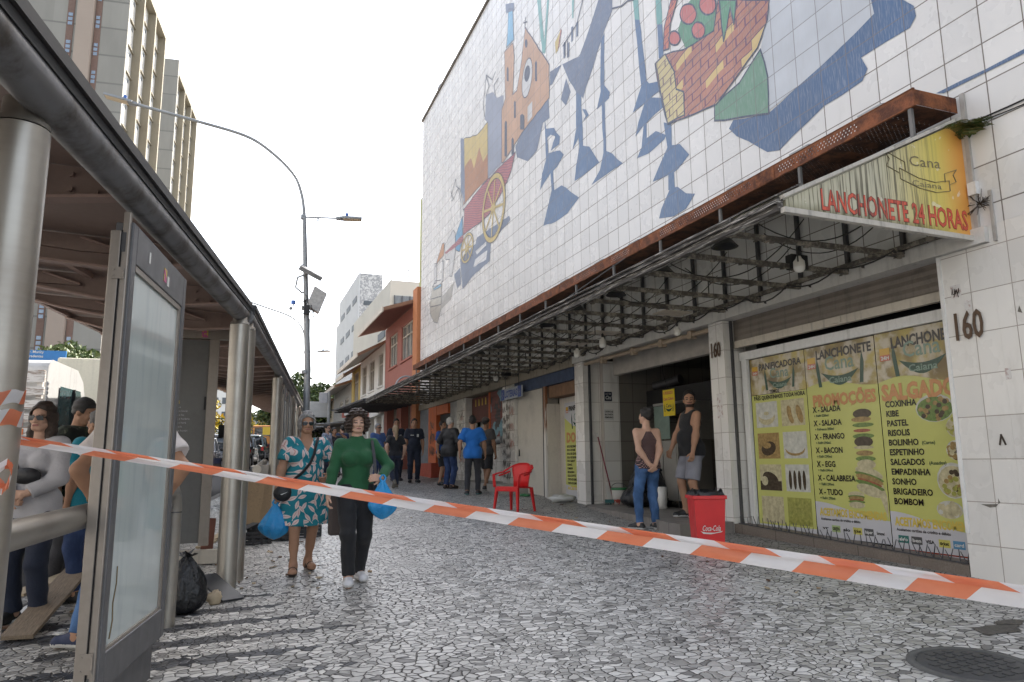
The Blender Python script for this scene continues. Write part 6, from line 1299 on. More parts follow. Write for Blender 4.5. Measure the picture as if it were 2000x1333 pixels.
tree('light green tree standing behind the stake truck cab', -6.4, 33, .5, 5.9, 1.55, 1.1, 4, 2600, .13, (1, 2, 2, 1), .12)
tree('leafy tree low behind the stake truck, right of the light green one', -4.9, 38, .5, 4.4, 1.5, 1.4, 11, 1800, .13, (1, 2, 2, 1), .10)
tree('yellow flowering tree beyond the parked cars', -2.6, 62, 1.2, 5.0, 2.2, 1.4, 6, 2200, .18, (3, 3, 2), .12)
tree('second yellow flowering tree deeper in the street', 0.6, 85, 1.5, 5.2, 2.4, 1.5, 7, 1500, .22, (3, 2, 2), .12)
tree('dark street tree in the haze left of the far grey building', -8.5, 95, 1.2, 7.5, 3.2, 2.4, 8, 2200, .24)

# ================================================================ overhead street-name sign
t = thing('direction_sign', 'blue direction sign with white lettering above the stake truck', 'sign', (-4.4, 19.6, 0))
mb = MB(); c = np.array((-4.42, 19.62, 3.90)); mb.obox(c, (.50, -.03, 0), (.002, .02, 0), (0, 0, .17)); mb.build('sign_board', mat('sign_blue', (.02, .17, .45), .45, var=.1), t)
mb = MB()
for k, s in enumerate(('Al. Dr. Muricy', 'Pç. Tiradentes', 'Batel')): mb.text(s, (-4.86, 19.62, 4.00 - k*.10), .062, x=(1, -.06, 0), bold=.02, xs=.95)
mb.text('↑', (-4.06, 19.57, 3.785), .09, x=(1, -.06, 0), bold=.02); mb.build('lettering', white_pr, t)
mb = MB(); mb.tube([(-4.9, 19.7, -.1), (-4.9, 19.7, 4.0)], .06, 10); mb.tube([(-5.0, 19.7, 3.72), (-3.9, 19.64, 3.72)], .03, 8); mb.build('post', lamp_steel, t)

# ================================================================ vehicles
tyre_m = mat('tyre', (.018, .018, .018), .85, var=.3); rim_m = mat('wheel_rim', (.40, .40, .41), .35, .8, var=.15); carglass = mat('car_glass', (.02, .025, .03), .05, var=.2, spec=.8)
lampred = mat('tail_lamp_red', (.42, .02, .02), .2, var=.1); chrome = mat('dark_trim', (.03, .03, .032), .5)
plate = mat('number_plate', (.45, .45, .44), .5, var=.1)
def wheel(t, x, y, r, w=.20):
    mb = MB(); mb.tube([(x - w/2, y, r), (x + w/2, y, r)], r, 22); mb.tube([(x - w/2 - .01, y, r), (x + w/2 + .01, y, r)], r*.86, 22); wl_ = mb.build('wheel', tyre_m, t, local=True)
    mb = MB(); mb.tube([(x - w/2 - .016, y, r), (x + w/2 + .016, y, r)], r*.62, 18)
    for k in range(5):
        a = k*2*pi/5
        for s in (-1, 1): mb.obox((x + s*(w/2 + .02), y + cos(a)*r*.35, r + sin(a)*r*.35), (.006, 0, 0), (0, cos(a)*r*.24, sin(a)*r*.24), (0, -sin(a)*.03, cos(a)*.03))
    mb.build('rim', rim_m, wl_, local=True)
def car(name, lab, x, y, rz, col, L=4.3, W=1.80, H=1.65, suv=True, two=None, bar=False, box=False):
    """local frame: nose at +y, tail at -y"""
    t = thing(name, lab, 'car', (x, y, gz(kerb_x(min(y, 75)), min(y, 75)) - .13), rz, 'cars along the kerb')
    body = mat('car_paint_%d' % int(col[0]*997 + col[2]*31), col, .22, .3, var=.06, coat=.6)
    def prof(zs, ys, wd, m_, nm, parent=t, bev=.05):
        # stack of rounded rectangles (y0, y1, halfwidth, z)
        vs = []; fs = []; n = 20
        for (ya, yb, hw, z) in zs:
            for k in range(n):
                a = 2*pi*(k + .5)/n; cx_, cy_ = cos(a), sin(a); e = .32
                sx = abs(cx_)**e * (1 if cx_ > 0 else -1); sy = abs(cy_)**e * (1 if cy_ > 0 else -1); vs.append((sx*hw, (ya+yb)/2 + sy*(yb-ya)/2, z))
        for i in range(len(zs)-1):
            for k in range(n): fs.append((i*n+k, i*n+(k+1) % n, (i+1)*n+(k+1) % n, (i+1)*n+k))
        fs.append(tuple(range(n-1, -1, -1))); fs.append(tuple(range((len(zs)-1)*n, len(zs)*n)))
        mb = MB(); mb.add(vs, fs, 0, True); return mb.build(nm, m_, parent, local=True)
    h2, hw = L/2, W/2; zb = .24 if suv else .17; belt = H*.60
    prof([(-h2+.10, h2-.10, hw-.08, zb), (-h2+.02, h2-.03, hw-.01, zb+.12), (-h2, h2, hw, zb+.35), (-h2+.03, h2-.06, hw, belt-.10), (-h2+.08, h2-.30, hw-.04, belt)], None, None, two or body, 'body')
    prof([(-h2+.07, h2-1.25, hw-.06, belt-.03), (-h2+.22, h2-1.75, hw-.16, H-.16), (-h2+.32, h2-1.95, hw-.20, H-.07)], None, None, carglass, 'glazing')
    prof([(-h2+.16, h2-1.86, hw-.17, H-.13), (-h2+.20, h2-1.92, hw-.18, H-.05), (-h2+.5, h2-2.1, hw-.30, H)], None, None, body, 'roof')
    mb = MB()
    for s in (-1, 1):
        for (ya, yb) in ((-h2+.14, -h2+.26), (-.25, -.18), (h2-1.42, h2-1.80)): mb.bar((s*(hw-.065), ya, belt-.02), (s*(hw-.165), yb, H-.12), .07, .09, up=(1, 0, 0))
    mb.build('pillar', body, t, local=True)
    prof([(-h2-.015, h2+.01, hw-.05, zb-.02), (-h2-.02, h2+.02, hw+.005, zb+.05), (-h2-.015, h2+.01, hw+.006, zb+.20)], None, None, chrome, 'bumper')
    for s in (-1, 1):
        mb = MB(); mb.box(s*(hw-.02)-.14 if s > 0 else -hw-.01+.03-.0, s*(hw-.02)+.0 if s > 0 else -hw+.16, -h2-.025, -h2+.14, belt-.34, belt-.10); mb.build('tail_lamp', lampred, t, local=True, bevel=.02)
    mb = MB(); mb.box(-.24, .24, -h2-.03, -h2-.012, belt-.42, belt-.30); mb.build('number_plate', plate, t, local=True)
    for s in (-1, 1):
        for yy in (-h2+.78, h2-.85): wheel(t, s*(hw-.09), yy, .35 if suv else .31)
        mb = MB(); mb.ell((s*(hw+.08), h2-1.45, belt+.08), (.10, .06, .08), 10, 6); mb.build('mirror', chrome, t, local=True)
    if bar:
        mb = MB(); mb.box(-.55, .55, -.1, .15, H+.02, H+.14); mb.build('light_bar', mat('light_bar_dark', (.03, .03, .05), .2), t, local=True, bevel=.03)
        mb = MB(); mb.box(-hw-.004, hw+.004, -h2+.25, h2-.9, zb+.22, zb+.45); mb.build('side_stripe', mat('navy_stripe', (.02, .04, .16), .4), t, local=True)
    return t
SA = -atan2(.125, 1)
car('patrol_car', 'white and navy patrol car with roof bar parked behind the box truck', -1.7, 33.6, SA, (.62, .63, .65), bar=True)
car('parked_car', 'dark grey station car parked ahead of the patrol car', -.45, 37.5, SA, (.06, .065, .07))
car('parked_car', 'silver pickup shaped car parked ahead of the dark grey one', .05, 43.0, SA, (.22, .24, .26))
car('parked_car', 'dark green car further ahead in the kerbside row', .9, 50.0, SA, (.05, .07, .07))
car('parked_car', 'white car on the far lane beside the dark parked cars', -5.6, 44.0, SA, (.60, .60, .60), H=1.5, suv=False)
# tow truck with traffic cone and orange board
t = thing('tow_truck', 'dark tow truck with steel rack and orange board at the end of the street', 'truck', (1.9, 58, gz(kerb_x(58), 58) - .13), SA)
mb = MB(); mb.box(-1.1, 1.1, -3.5, 3.2, .75, 1.0); mb.box(-.5, .5, -3.3, 3, .45, .75); mb.build('bed', dsteel, t, local=True)
mb = MB(); mb.box(-1.08, 1.08, 1.4, 3.2, 1.0, 2.5); mb.build('cab', mat('orange_cab', (.55, .22, .04), .4, var=.1), t, local=True, bevel=.1)
mb = MB(); mb.box(-.9, .9, 1.385, 1.4, 1.7, 2.3); mb.build('rear_window', carglass, t, local=True)
mb = MB()
for s in (-1.05, 1.05):
    for yy in (-3.4, -1.0, 1.2): mb.bar((s, yy, 1), (s, yy, 2.15), .06, .06)
    mb.bar((s, -3.4, 2.15), (s, 1.2, 2.15), .06, .06); mb.bar((s, -3.4, 1.05), (s, -1.0, 2.1), .04, .04)
mb.bar((-1.05, -3.4, 2.15), (1.05, -3.4, 2.15), .06, .06); mb.bar((-1.05, -3.4, 1.05), (0, -3.4, 2.1), .04, .04); mb.bar((1.05, -3.4, 1.05), (0, -3.4, 2.1), .04, .04); mb.build('rack', dsteel, t, local=True)
mb = MB(); mb.box(.15, .95, -3.56, -3.50, 1.6, 2.15); mb.build('warning_board', mat('yellow_board', (.62, .42, .03), .5, var=.15), t, local=True)
mb = MB(); mb.box(-.95, -.55, -3.56, -3.5, .8, 1.0); mb.box(.55, .95, -3.56, -3.5, .8, 1.0); mb.build('tail_lamp', lampred, t, local=True)
for s in (-.95, .95):
    for yy in (-2.3, 2.2): wheel(t, s, yy, .46, .26)
t = thing('traffic_cone', 'orange and white traffic cone on the back of the tow truck', 'traffic cone', (1.3, 54.7, gz(kerb_x(54.7), 54.7) + .95)); mb = MB(); mb.lathe((0, 0, 0), [(.22, 0), (.22, .03), (.15, .04), (.10, .3)], 14, 0); mb.lathe((0, 0, 0), [(.10, .3), (.07, .48)], 14, 1); mb.lathe((0, 0, 0), [(.07, .48), (.03, .7), (0, .7)], 14, 0); mb.build('cone', [mat('cone_orange', (.62, .12, .04), .5), white_pr], t, local=True)
mb = MB(); mb.box(3.1, 5.3, 62, 62.3, 3.0, 4.2); props(mb.build('orange_hoarding', mat('orange_hoarding', (.62, .30, .08), .6, var=.15, vs=2)), 'orange hoarding board across the end of the street above the tow truck', 'hoarding')
# stake truck on the left
rz_t = -radians(7.5)
t = thing('stake_truck', 'white stake-bed truck with worn slatted headboard standing at the kerb', 'truck', (-3.52, 12.35, gz(kerb_x(12), 12) - .13), rz_t)
wt = mat('truck_white', rough=.35, fn=lambda p: {'c': wear(p, (.48, .48, .475), .3, 3)}); slw = mat('worn_white_slats', rough=.8, fn=lambda p: (lambda x, y, z: {'c': mix(sm(noise(vec(x*2, y*2, z*25), 2, 4, .7), .48, .62), (.62, .60, .57), (.24, .18, .14))})(*sep(p)))
vs = [(-1.0, .15), (1.45, .15), (1.72, .35), (1.75, 1.0), (1.55, 1.30), (1.02, 2.26), (.75, 2.42), (-.3, 2.45), (-.42, 2.35), (-.45, .4)]
mb = MB(); mb.prism([(1.02, y, z + .25) for y, z in vs], (-2.04, 0, 0)); cabp = mb.build('cab', wt, t, local=True, bevel=.06)
q = [(.0, 1.42), (1.10, 1.42), (1.22, 1.52), (.88, 2.15), (.05, 2.15)]
for s in (1, -1): mb = MB(); mb.prism([(s*1.032, y, z + .2) for y, z in q], (s*.006, 0, 0)); mb.build('side_window', mat('blue_green_glass', (.06, .105, .11), .08, var=.3, spec=.8), t, local=True)
mb = MB(); mb.prism([(.9, 1.575, 1.58), (-.9, 1.575, 1.58), (-.82, 1.09, 2.46), (.82, 1.09, 2.46)], (0, .03, .015)); mb.build('windscreen', carglass, t, local=True)
mb = MB(); mb.bar((1.045, .62, 1.62), (1.045, .56, 2.35), .03, .05); mb.box(1.03, 1.045, -.05, 1.25, 1.58, 1.61); mb.build('window_trim', black, t, local=True)
mb = MB(); mb.bar((1.05, 1.2, 2.05), (1.25, 1.3, 2.05), .02, .02); mb.box(1.17, 1.25, 1.22, 1.26, 1.65, 2.05); mb.build('mirror', black, t, local=True, bevel=.01)
mb = MB(); mb.box(1.03, 1.045, -.05, .02, .5, 1.6); mb.box(1.03, 1.05, .08, .25, 1.42, 1.46); mb.build('door_handle', black, t, local=True)
# headboard of slats behind the cab and the flat bed
for k in range(8):
    mb = MB(); z = 1.05 + k*.185; mb.box(-1.12, 1.05, -.60, -.565, z, z + (.12 if k < 7 else .16)); mb.build('slat', slw, t, local=True)
mb = MB()
for x in (-1.05, -.4, .35, .98): mb.box(x - .035, x + .035, -.562, -.50, .95, 2.52)
mb.build('stake', slw, t, local=True)
mb = MB(); mb.box(-1.12, 1.12, -4.4, -.47, .92, 1.02); mb.box(-.45, .45, -4.3, 1.4, .5, .9); mb.build('bed', slw, t, local=True)
for k in range(3):
    mb = MB(); z = 1.06 + k*.19; mb.box(-1.12, -1.085, -4.4, -.63, z, z + .13); mb.build('slat', slw, t, local=True)
mb = MB()
for k in range(16): mb.lathe((1.09, -.60, 1.35 + k*.065), [(.012, -.03), (.022, 0), (.012, .03)], 6)
mb.build('chain', galv, t, local=True)
mb = MB(); mb.box(.55, .85, -.615, -.603, 1.62, 1.70); mb.build('reflector', mat('orange_reflector', (.60, .16, .03), .4), t, local=True)
for s in (-.92, .92):
    for yy in (-3.2, 1.0): wheel(t, s, yy, .40, .24)
# box truck
t = thing('box_truck', 'cream box truck parked at the kerb beyond the information panel', 'truck', (-2.05, 19.0, gz(kerb_x(19), 19) - .13), -radians(2))
cream_b = mat('cream_box_body', rough=.45, fn=lambda p: {'c': wear(p, (.62, .58, .46), .15, 1.2)})
mb = MB(); mb.box(-1.15, 1.15, -3.2, 2.6, .95, 3.0); mb.build('box_body', cream_b, t, local=True, bevel=.03)
mb = MB(); mb.box(-1.16, 1.165, -3.22, 2.61, .82, .945); mb.box(-.5, .5, -3.1, 4.4, .5, .82); mb.build('chassis', dsteel, t, local=True)
mb = MB(); mb.box(-1.0, 1.0, 2.75, 4.5, .55, 2.35); mb.build('cab', cream_b, t, local=True, bevel=.12)
mb = MB(); mb.box(1.0, 1.008, 3.0, 4.1, 1.45, 2.1); mb.build('side_window', carglass, t, local=True)
mb = MB(); mb.tube([(1.0, 4.3, 2.2), (1.35, 4.35, 2.3), (1.42, 4.35, 2.25), (1.42, 4.35, 2.1)], .015, 6); mb.box(1.34, 1.50, 4.33, 4.38, 1.72, 2.1); mb.build('mirror', black, t, local=True, bevel=.02)
for s in (-.95, .95):
    for yy in (-1.8, 3.5): wheel(t, s, yy, .42, .26)
# ================================================================ people: one smooth skin surface each, clothes and hair as child meshes
def rotm(yaw=0, pitch=0, roll=0):
    cz, sz, cx, sx, cy, sy = cos(yaw), sin(yaw), cos(pitch), sin(pitch), cos(roll), sin(roll)
    return np.array([[cz, -sz, 0], [sz, cz, 0], [0, 0, 1]]) @ np.array([[1, 0, 0], [0, cx, -sx], [0, sx, cx]]) @ np.array([[cy, 0, sy], [0, 1, 0], [-sy, 0, cy]])
A3 = lambda *p: np.array(p, float)
def cap(a, b, ra, rb=None, sy=1.0, cut=False, cuta=False): return ('c', np.array(a, float), np.array(b, float), ra, ra if rb is None else rb, sy, cut, cuta)
def ell(c, r, R=None): return ('e', np.array(c, float), np.array(r, float), np.eye(3) if R is None else R)
def field(prims, h, k=.02, pad=.03, wr=0, wf=30, clip=None, infl=0.0):
    lo = np.array([9., 9, 9]); hi = -lo; bb = []
    for p in prims:
        if p[0] == 'c': r = max(p[3], p[4]) * max(1, 1) + infl; l = np.minimum(p[1], p[2]) - r; u = np.maximum(p[1], p[2]) + r
        else: r = p[2].max() + infl; l = p[1] - r; u = p[1] + r
        bb.append((l, u)); lo = np.minimum(lo, l); hi = np.maximum(hi, u)
    lo = lo - pad - h; n = np.ceil((hi + pad + h - lo) / h).astype(int) + 1
    ax = [lo[i] + h*np.arange(n[i]) for i in range(3)]
    f = np.full(n, 1.0, np.float32)
    for p, (l, u) in zip(prims, bb):
        m = .055; i0 = np.maximum(0, np.floor((l - m - lo)/h).astype(int)); i1 = np.minimum(n, np.ceil((u + m - lo)/h).astype(int) + 1)
        X = ax[0][i0[0]:i1[0], None, None]; Y = ax[1][None, i0[1]:i1[1], None]; Z = ax[2][None, None, i0[2]:i1[2]]
        if p[0] == 'c':
            a, b, ra, rb, sy, cut, cuta = p[1:]
            d = b - a; ys = 1/sy; dx, dy, dz = d[0], d[1]*ys, d[2]; L2 = dx*dx + dy*dy + dz*dz + 1e-9
            px, py, pz = X - a[0], (Y - a[1])*ys, Z - a[2]
            t0 = (px*dx + py*dy + pz*dz)/L2; t = np.clip(t0, 0, 1)
            q = np.sqrt((px - t*dx)**2 + (py - t*dy)**2 + (pz - t*dz)**2) - (ra + (rb - ra)*t) - infl
            q = q * (sy if sy < 1 else 1)**.5
            if cut: q = np.maximum(q, (t0 - 1)*sqrt(L2))
            if cuta: q = np.maximum(q, -t0*sqrt(L2))
        else:
            c, r, R = p[1:]; rr = r + infl
            px, py, pz = X - c[0], Y - c[1], Z - c[2]
            ux = (px*R[0, 0] + py*R[1, 0] + pz*R[2, 0])/rr[0]; uy = (px*R[0, 1] + py*R[1, 1] + pz*R[2, 1])/rr[1]; uz = (px*R[0, 2] + py*R[1, 2] + pz*R[2, 2])/rr[2]
            q = (np.sqrt(ux*ux + uy*uy + uz*uz) - 1)*rr.min()
        s = (slice(i0[0], i1[0]), slice(i0[1], i1[1]), slice(i0[2], i1[2])); g = f[s]
        hh = np.maximum(k - np.abs(g - q), 0)/k; f[s] = np.minimum(g, q) - hh*hh*k*.25
    X = ax[0][:, None, None]; Y = ax[1][None, :, None]; Z = ax[2][None, None, :]
    if wr: f += wr*(np.sin(wf*X + 9*np.sin(5*Z) + 3*Y)*np.sin(wf*.5*Z + 7*X + 4*Y) + .6*np.sin(wf*1.7*Z + 11*X*np.sin(3*Z) + 9*Y))
    if clip is not None: f = np.maximum(f, clip(X, Y, Z))
    f[0] = f[-1] = 1; f[:, 0] = f[:, -1] = 1; f[:, :, 0] = f[:, :, -1] = 1
    return f, lo, h
def snets(f, lo, h):
    s = f < 0
    c = [s[i:s.shape[0]-1+i, j:s.shape[1]-1+j, k:s.shape[2]-1+k] for i in (0, 1) for j in (0, 1) for k in (0, 1)]
    any_ = np.logical_or.reduce(c); all_ = np.logical_and.reduce(c); idx = np.argwhere(any_ & ~all_)
    if len(idx) == 0: return np.zeros((0, 3)), []
    F = {(i, j, k): f[idx[:, 0]+i, idx[:, 1]+j, idx[:, 2]+k] for i in (0, 1) for j in (0, 1) for k in (0, 1)}
    acc = np.zeros((len(idx), 3)); cnt = np.zeros(len(idx))
    for a in F:
        for d in range(3):
            if a[d]: continue
            b = list(a); b[d] = 1; b = tuple(b); fa, fb = F[a], F[b]; m = (fa < 0) != (fb < 0); t = np.where(m, fa/np.where(m, fa - fb, 1), 0)
            p = np.tile(np.array(a, float), (len(idx), 1)); p[:, d] += t; acc[m] += p[m]; cnt[m] += 1
    V = lo + h*(idx + acc/cnt[:, None]); ids = -np.ones(any_.shape, int); ids[tuple(idx.T)] = np.arange(len(idx)); Q = []
    for d in range(3):
        sl0 = [slice(None)]*3; sl1 = [slice(None)]*3; sl0[d] = slice(0, -1); sl1[d] = slice(1, None)
        e = s[tuple(sl0)] != s[tuple(sl1)]; E_ = np.argwhere(e); o1, o2 = (d+1) % 3, (d+2) % 3
        ok = (E_[:, o1] > 0) & (E_[:, o2] > 0) & (E_[:, o1] < s.shape[o1]-1) & (E_[:, o2] < s.shape[o2]-1); E_ = E_[ok]
        def at(da, db):
            q = E_.copy(); q[:, o1] += da; q[:, o2] += db; return ids[tuple(q.T)]
        q = np.stack([at(-1, -1), at(0, -1), at(0, 0), at(-1, 0)], 1); inside = s[tuple(E_.T)]
        q[~inside] = q[~inside][:, ::-1]; Q.append(q[(q >= 0).all(1)])
    return V, np.concatenate(Q)
def ik(S, T, l1, l2, hint):
    d = T - S; L = np.linalg.norm(d); L = min(L, (l1 + l2)*.999); u = nrm(d); T = S + u*L
    a = (l1*l1 - l2*l2 + L*L)/(2*L); hgt = sqrt(max(0, l1*l1 - a*a)); hv = np.array(hint, float); hv = hv - u*(hv @ u); return S + u*a + nrm(hv)*hgt, T
def skinm(nm, c): return mat('skin_' + nm, rough=.62, spec=.35, fn=lambda p: {'c': mix(noise(p, 14, 3), tuple(x*.86 for x in c), tuple(min(1, x*1.1) for x in c))})
SK = dict(tan=skinm('tan', (.36, .20, .125)), light=skinm('light', (.52, .32, .23)), brown=skinm('brown', (.25, .135, .08)), dark=skinm('dark', (.14, .075, .05)))
eye_m = mat('eye_dark', (.02, .015, .012), .3, var=0); lip_m = mat('lip', (.30, .11, .09), .45, var=.1)
HAIR = {k: mat('hair_' + k, rough=.55, fn=lambda p, c=c: (lambda x, y, z: {'c': mix(noise(vec(x*60, y*60, z*9), 2, 3), tuple(a*.55 for a in c), tuple(min(1, a*1.5) for a in c)), 'h': noise(vec(x*60, y*60, z*9), 3, 2), 'bump': .5})(*sep(p))) for k, c in dict(black=(.012, .010, .009), brown=(.035, .020, .013), grey=(.20, .195, .19), white=(.50, .48, .45), blond=(.30, .21, .12), darkgrey=(.075, .07, .068)).items()}
def cloth(nm, c, fn=None, rough=.85, v=.12): return mat('cloth_' + nm, c, rough, fn=fn, var=v, vs=5, bump=.25, bs=55, sheen=.1)
def denim(nm, c): return mat('cloth_' + nm, rough=.9, fn=lambda p: (lambda x, y, z: {'c': mix(sm(noise(vec(x*2, y*2, z), 4, 4), .35, .75), c, tuple(min(1, a*2.0 + .02) for a in c)), 'h': noise(p, 160, 2), 'bump': .25})(*sep(p)))
shoe_sole = mat('sole_white', (.55, .54, .52), .6); shoe_blk = mat('shoe_black', (.018, .018, .018), .5)
def leaf_fn(p):
    x, y, z = sep(p); a = x*1.05 + y*.55; q = vec(a, z, 0.0); out = None; vein = None
    for (sc, off) in ((9.0, 0.0), (8.2, 3.7)):
        v = voro(vec(a + off, z + off, 0.0), sc, 'F1', rnd=.75); px, py, pz = sep(v['Position']); rnd = white(v['Position'])
        dx = (a + off) - px; dy = (z + off) - py; an = (rnd - .5)*2.4 + 1.1; ca, sa = M('COSINE', an), M('SINE', an)
        u = (dx*ca + dy*sa)/.047; w = M('SUBTRACT', dy*ca, dx*sa)
        m = gt(M('SUBTRACT', (1.0 - u*u)*.019, abs_(w)), 0.0); vn = gt(M('SUBTRACT', (1.0 - u*u)*.0035, abs_(w)), 0.0)
        st = lt(abs_(w), .0028)*lt(abs_(u + 1.4), .75)
        m = mx(m, st); out = m if out is None else mx(out, m); vein = vn if vein is None else mx(vein, vn)
    c = mix(out, mix(noise(p, 6, 3), (.005, .145, .19), (.010, .205, .255)), (.62, .52, .49)); c = mix(vein*out*.7, c, (.45, .16, .14))
    return {'c': c, 'bump': .2, 'h': noise(p, 40, 3)}
def dots_fn(p):
    x, y, z = sep(p); u = fract((x + y*.4)/.026 + floor_(z/.02)*.5) - .5; w = fract(z/.02) - .5
    return {'c': mix(lt(abs_(u) + abs_(w)*1.3, .33), (.028, .018, .020), (.42, .24, .22))}
def camo_fn(p):
    n1 = noise(p, 9, 2, .5); n2 = noise(p, 13, 2, .5); return {'c': mix(gt(n1, .52), mix(gt(n2, .55), (.035, .042, .028), (.10, .10, .07)), (.016, .018, .014))}

def person(label, loc, rz, H=1.7, skin='tan', hair=('short', 'black'), top=None, bottom=None, shoes=('sneaker', shoe_blk, shoe_sole), group=None, res=.015,
           lean=(0, 0), lw=None, rw=None, le=(.6, .6, -.1), re=(-.6, .6, -.1), la=None, ra=None, head=(0, 0), bulk=1.0, bust=0, hipw=1.0, glasses=False, hat=None, beard=False, curl=.35, lpalm=None, rpalm=None, lfd=0, rfd=0, lpt=None, rpt=None, ldir=None, rdir=None):
    t = thing('person', label, 'person', loc, rz, group); sc_ = H/1.7
    def emit(nm, parts, m, parent=t):
        mb = MB()
        for V, Q, mi in parts: mb.add(V*sc_, [tuple(q) for q in Q], 0, True); mb.m[-len(Q):] = list(mi) if hasattr(mi, '__len__') else [mi]*len(Q)
        return mb.build(nm, m, parent, local=True)
    ln = A3(lean[0], lean[1], 0); S = .165 + .02*(bulk - 1)*3
    J = {}
    for s, n_ in ((1, 'l'), (-1, 'r')):
        J[n_+'h'] = A3(s*.088*hipw, 0, .90); J[n_+'s'] = A3(s*S, .01, 1.40) + ln
        an = {'l': la, 'r': ra}[n_]; J[n_+'a'] = A3(s*.10, .02, .085) if an is None else A3(*an)
        J[n_+'k'], J[n_+'a'] = ik(J[n_+'h'], J[n_+'a'], .425, .41, (s*.1, -1, 0))
        w = {'l': lw, 'r': rw}[n_]; w = A3(s*.245, -.03, .875) + ln*.7 if w is None else A3(*w)
        J[n_+'e'], J[n_+'w'] = ik(J[n_+'s'], w, .285, .25, {'l': le, 'r': re}[n_])
    neck = A3(0, .01, 1.455) + ln; hr = rotm(head[0], head[1]); hb = neck + A3(0, -.005, .06); hc = hb + hr @ A3(0, -.012, .115)
    B = bulk; W = hipw
    hp = lambda *p: hb + hr @ A3(*p)
    torso = [cap((-.055*W, .01, .93), (.055*W, .01, .93), .125*B, None, .88), cap((0, .0, .95), A3(0, 0, 1.10) + ln*.4, .128*B, .120*B, .80), cap(A3(0, 0, 1.10) + ln*.4, A3(0, .0, 1.29) + ln*.9, .120*B, .142*B**.5, .74),
             cap(A3(-.11, .01, 1.375) + ln, A3(.11, .01, 1.375) + ln, .072, None, .95), cap(A3(-.07, .0, 1.28) + ln, A3(.07, .0, 1.28) + ln, .115, None, .86)]
    if bust: torso += [ell(A3(s*.075, -.085, 1.26) + ln, (.075*bust, .07*bust, .07*bust)) for s in (1, -1)]
    if B > 1.1: torso += [ell(A3(0, -.06*B, 1.07) + ln*.4, (.125*B, .10*B, .14))]
    torso += [ell(A3(s*.07*W, .075, .90), (.085*W, .075, .09)) for s in (1, -1)]
    legs = {}; arms = {}
    for s, n_ in ((1, 'l'), (-1, 'r')):
        h_, k_, a_ = J[n_+'h'], J[n_+'k'], J[n_+'a']; calf = k_ + (a_ - k_)*.30 + A3(0, .018, 0)
        legs[n_] = [cap(h_ + A3(0, 0, -.02), k_, .088*W*B**.3, .056), cap(k_, a_, .053, .036), cap(k_ + (a_-k_)*.1, calf + (a_-k_)*.25, .046, .044)]
        s_, e_, w_ = J[n_+'s'], J[n_+'e'], J[n_+'w']
        arms[n_] = [cap(s_, e_, .052*B**.4, .041*B**.3), cap(e_, w_, .041*B**.3, .028), cap(e_ + (w_-e_)*.1, e_ + (w_-e_)*.4, .042*B**.3, .038)]
    foot = {}
    for s, n_, fd, pt in ((1, 'l', lfd, lpt), (-1, 'r', rfd, rpt)):
        a_ = J[n_+'a']; R_ = rotm(s*.16 + fd, 0); dn = A3(0, -.155, -.05) if pt is None else A3(*pt)
        heel = a_ + R_ @ A3(0, .035, -.045); toe = a_ + R_ @ dn; foot[n_] = [cap(a_ + A3(0, 0, .02), heel, .036, .036), cap(heel, toe, .036, .030, 1.0), cap(a_, toe, .036, .024), cap(toe + R_ @ A3(-.018, 0, 0), toe + R_ @ A3(.018, .01, 0), .027)]
    nk = [cap(neck + A3(0, .005, -.04), hb + hr @ A3(0, .0, .05), .058*B**.3, .052*B**.3)]
    body = torso + legs['l'] + legs['r'] + arms['l'] + arms['r'] + foot['l'] + foot['r'] + nk
    parts = []; V, Q = snets(*field(body, res, .035)); parts.append((V, Q, 0))
    hd = nk + [ell(hp(0, .010, .135), (.074, .092, .098), hr), ell(hp(0, -.022, .085), (.060, .072, .080), hr), cap(hp(-.02, -.062, .028), hp(.02, -.062, .028), .024), cap(hp(-.045, -.02, .05), hp(-.02, -.06, .03), .025), cap(hp(.045, -.02, .05), hp(.02, -.06, .03), .025),
          cap(hp(0, -.090, .118), hp(0, -.108, .080), .010, .014), ell(hp(.014, -.095, .078), (.010, .012, .009), hr), ell(hp(-.014, -.095, .078), (.010, .012, .009), hr), cap(hp(-.032, -.078, .124), hp(.032, -.078, .124), .013),
          cap(hp(-.018, -.088, .048), hp(.018, -.088, .048), .008), ell(hp(.036, -.07, .085), (.022, .02, .02), hr), ell(hp(-.036, -.07, .085), (.022, .02, .02), hr)]
    hd += [ell(hp(s*.076, .012, .095), (.012, .022, .032), hr) for s in (1, -1)]
    hh = min(res*.6, .0085); V, Q = snets(*field(hd, hh, .014)); cen = V[Q].mean(1); loc_h = (cen - hb) @ hr; mi = np.zeros(len(Q), int)
    for s in (1, -1): mi[(np.abs(loc_h[:, 0] - s*.031) < .014) & (np.abs(loc_h[:, 2] - .106) < .0055) & (loc_h[:, 1] < -.05)] = 1; mi[(np.abs(loc_h[:, 0] - s*.033) < .018) & (np.abs(loc_h[:, 2] - .130) < .004) & (loc_h[:, 1] < -.06)] = 3
    mi[(np.abs(loc_h[:, 0]) < .024) & (np.abs(loc_h[:, 2] - .047) < .0065) & (loc_h[:, 1] < -.075)] = 2
    if beard: mi[(np.abs(loc_h[:, 0]) < .034) & (np.abs(loc_h[:, 2] - .061) < .0045) & (loc_h[:, 1] < -.06)] = 3; mi[(loc_h[:, 2] < .052 - .25*np.maximum(0, -.03 - loc_h[:, 1])) & (loc_h[:, 1] < .0) & ~((np.abs(loc_h[:, 0]) < .018) & (np.abs(loc_h[:, 2] - .047) < .006)) & (loc_h[:, 2] > .0)] = 3
    parts.append((V, Q, mi))
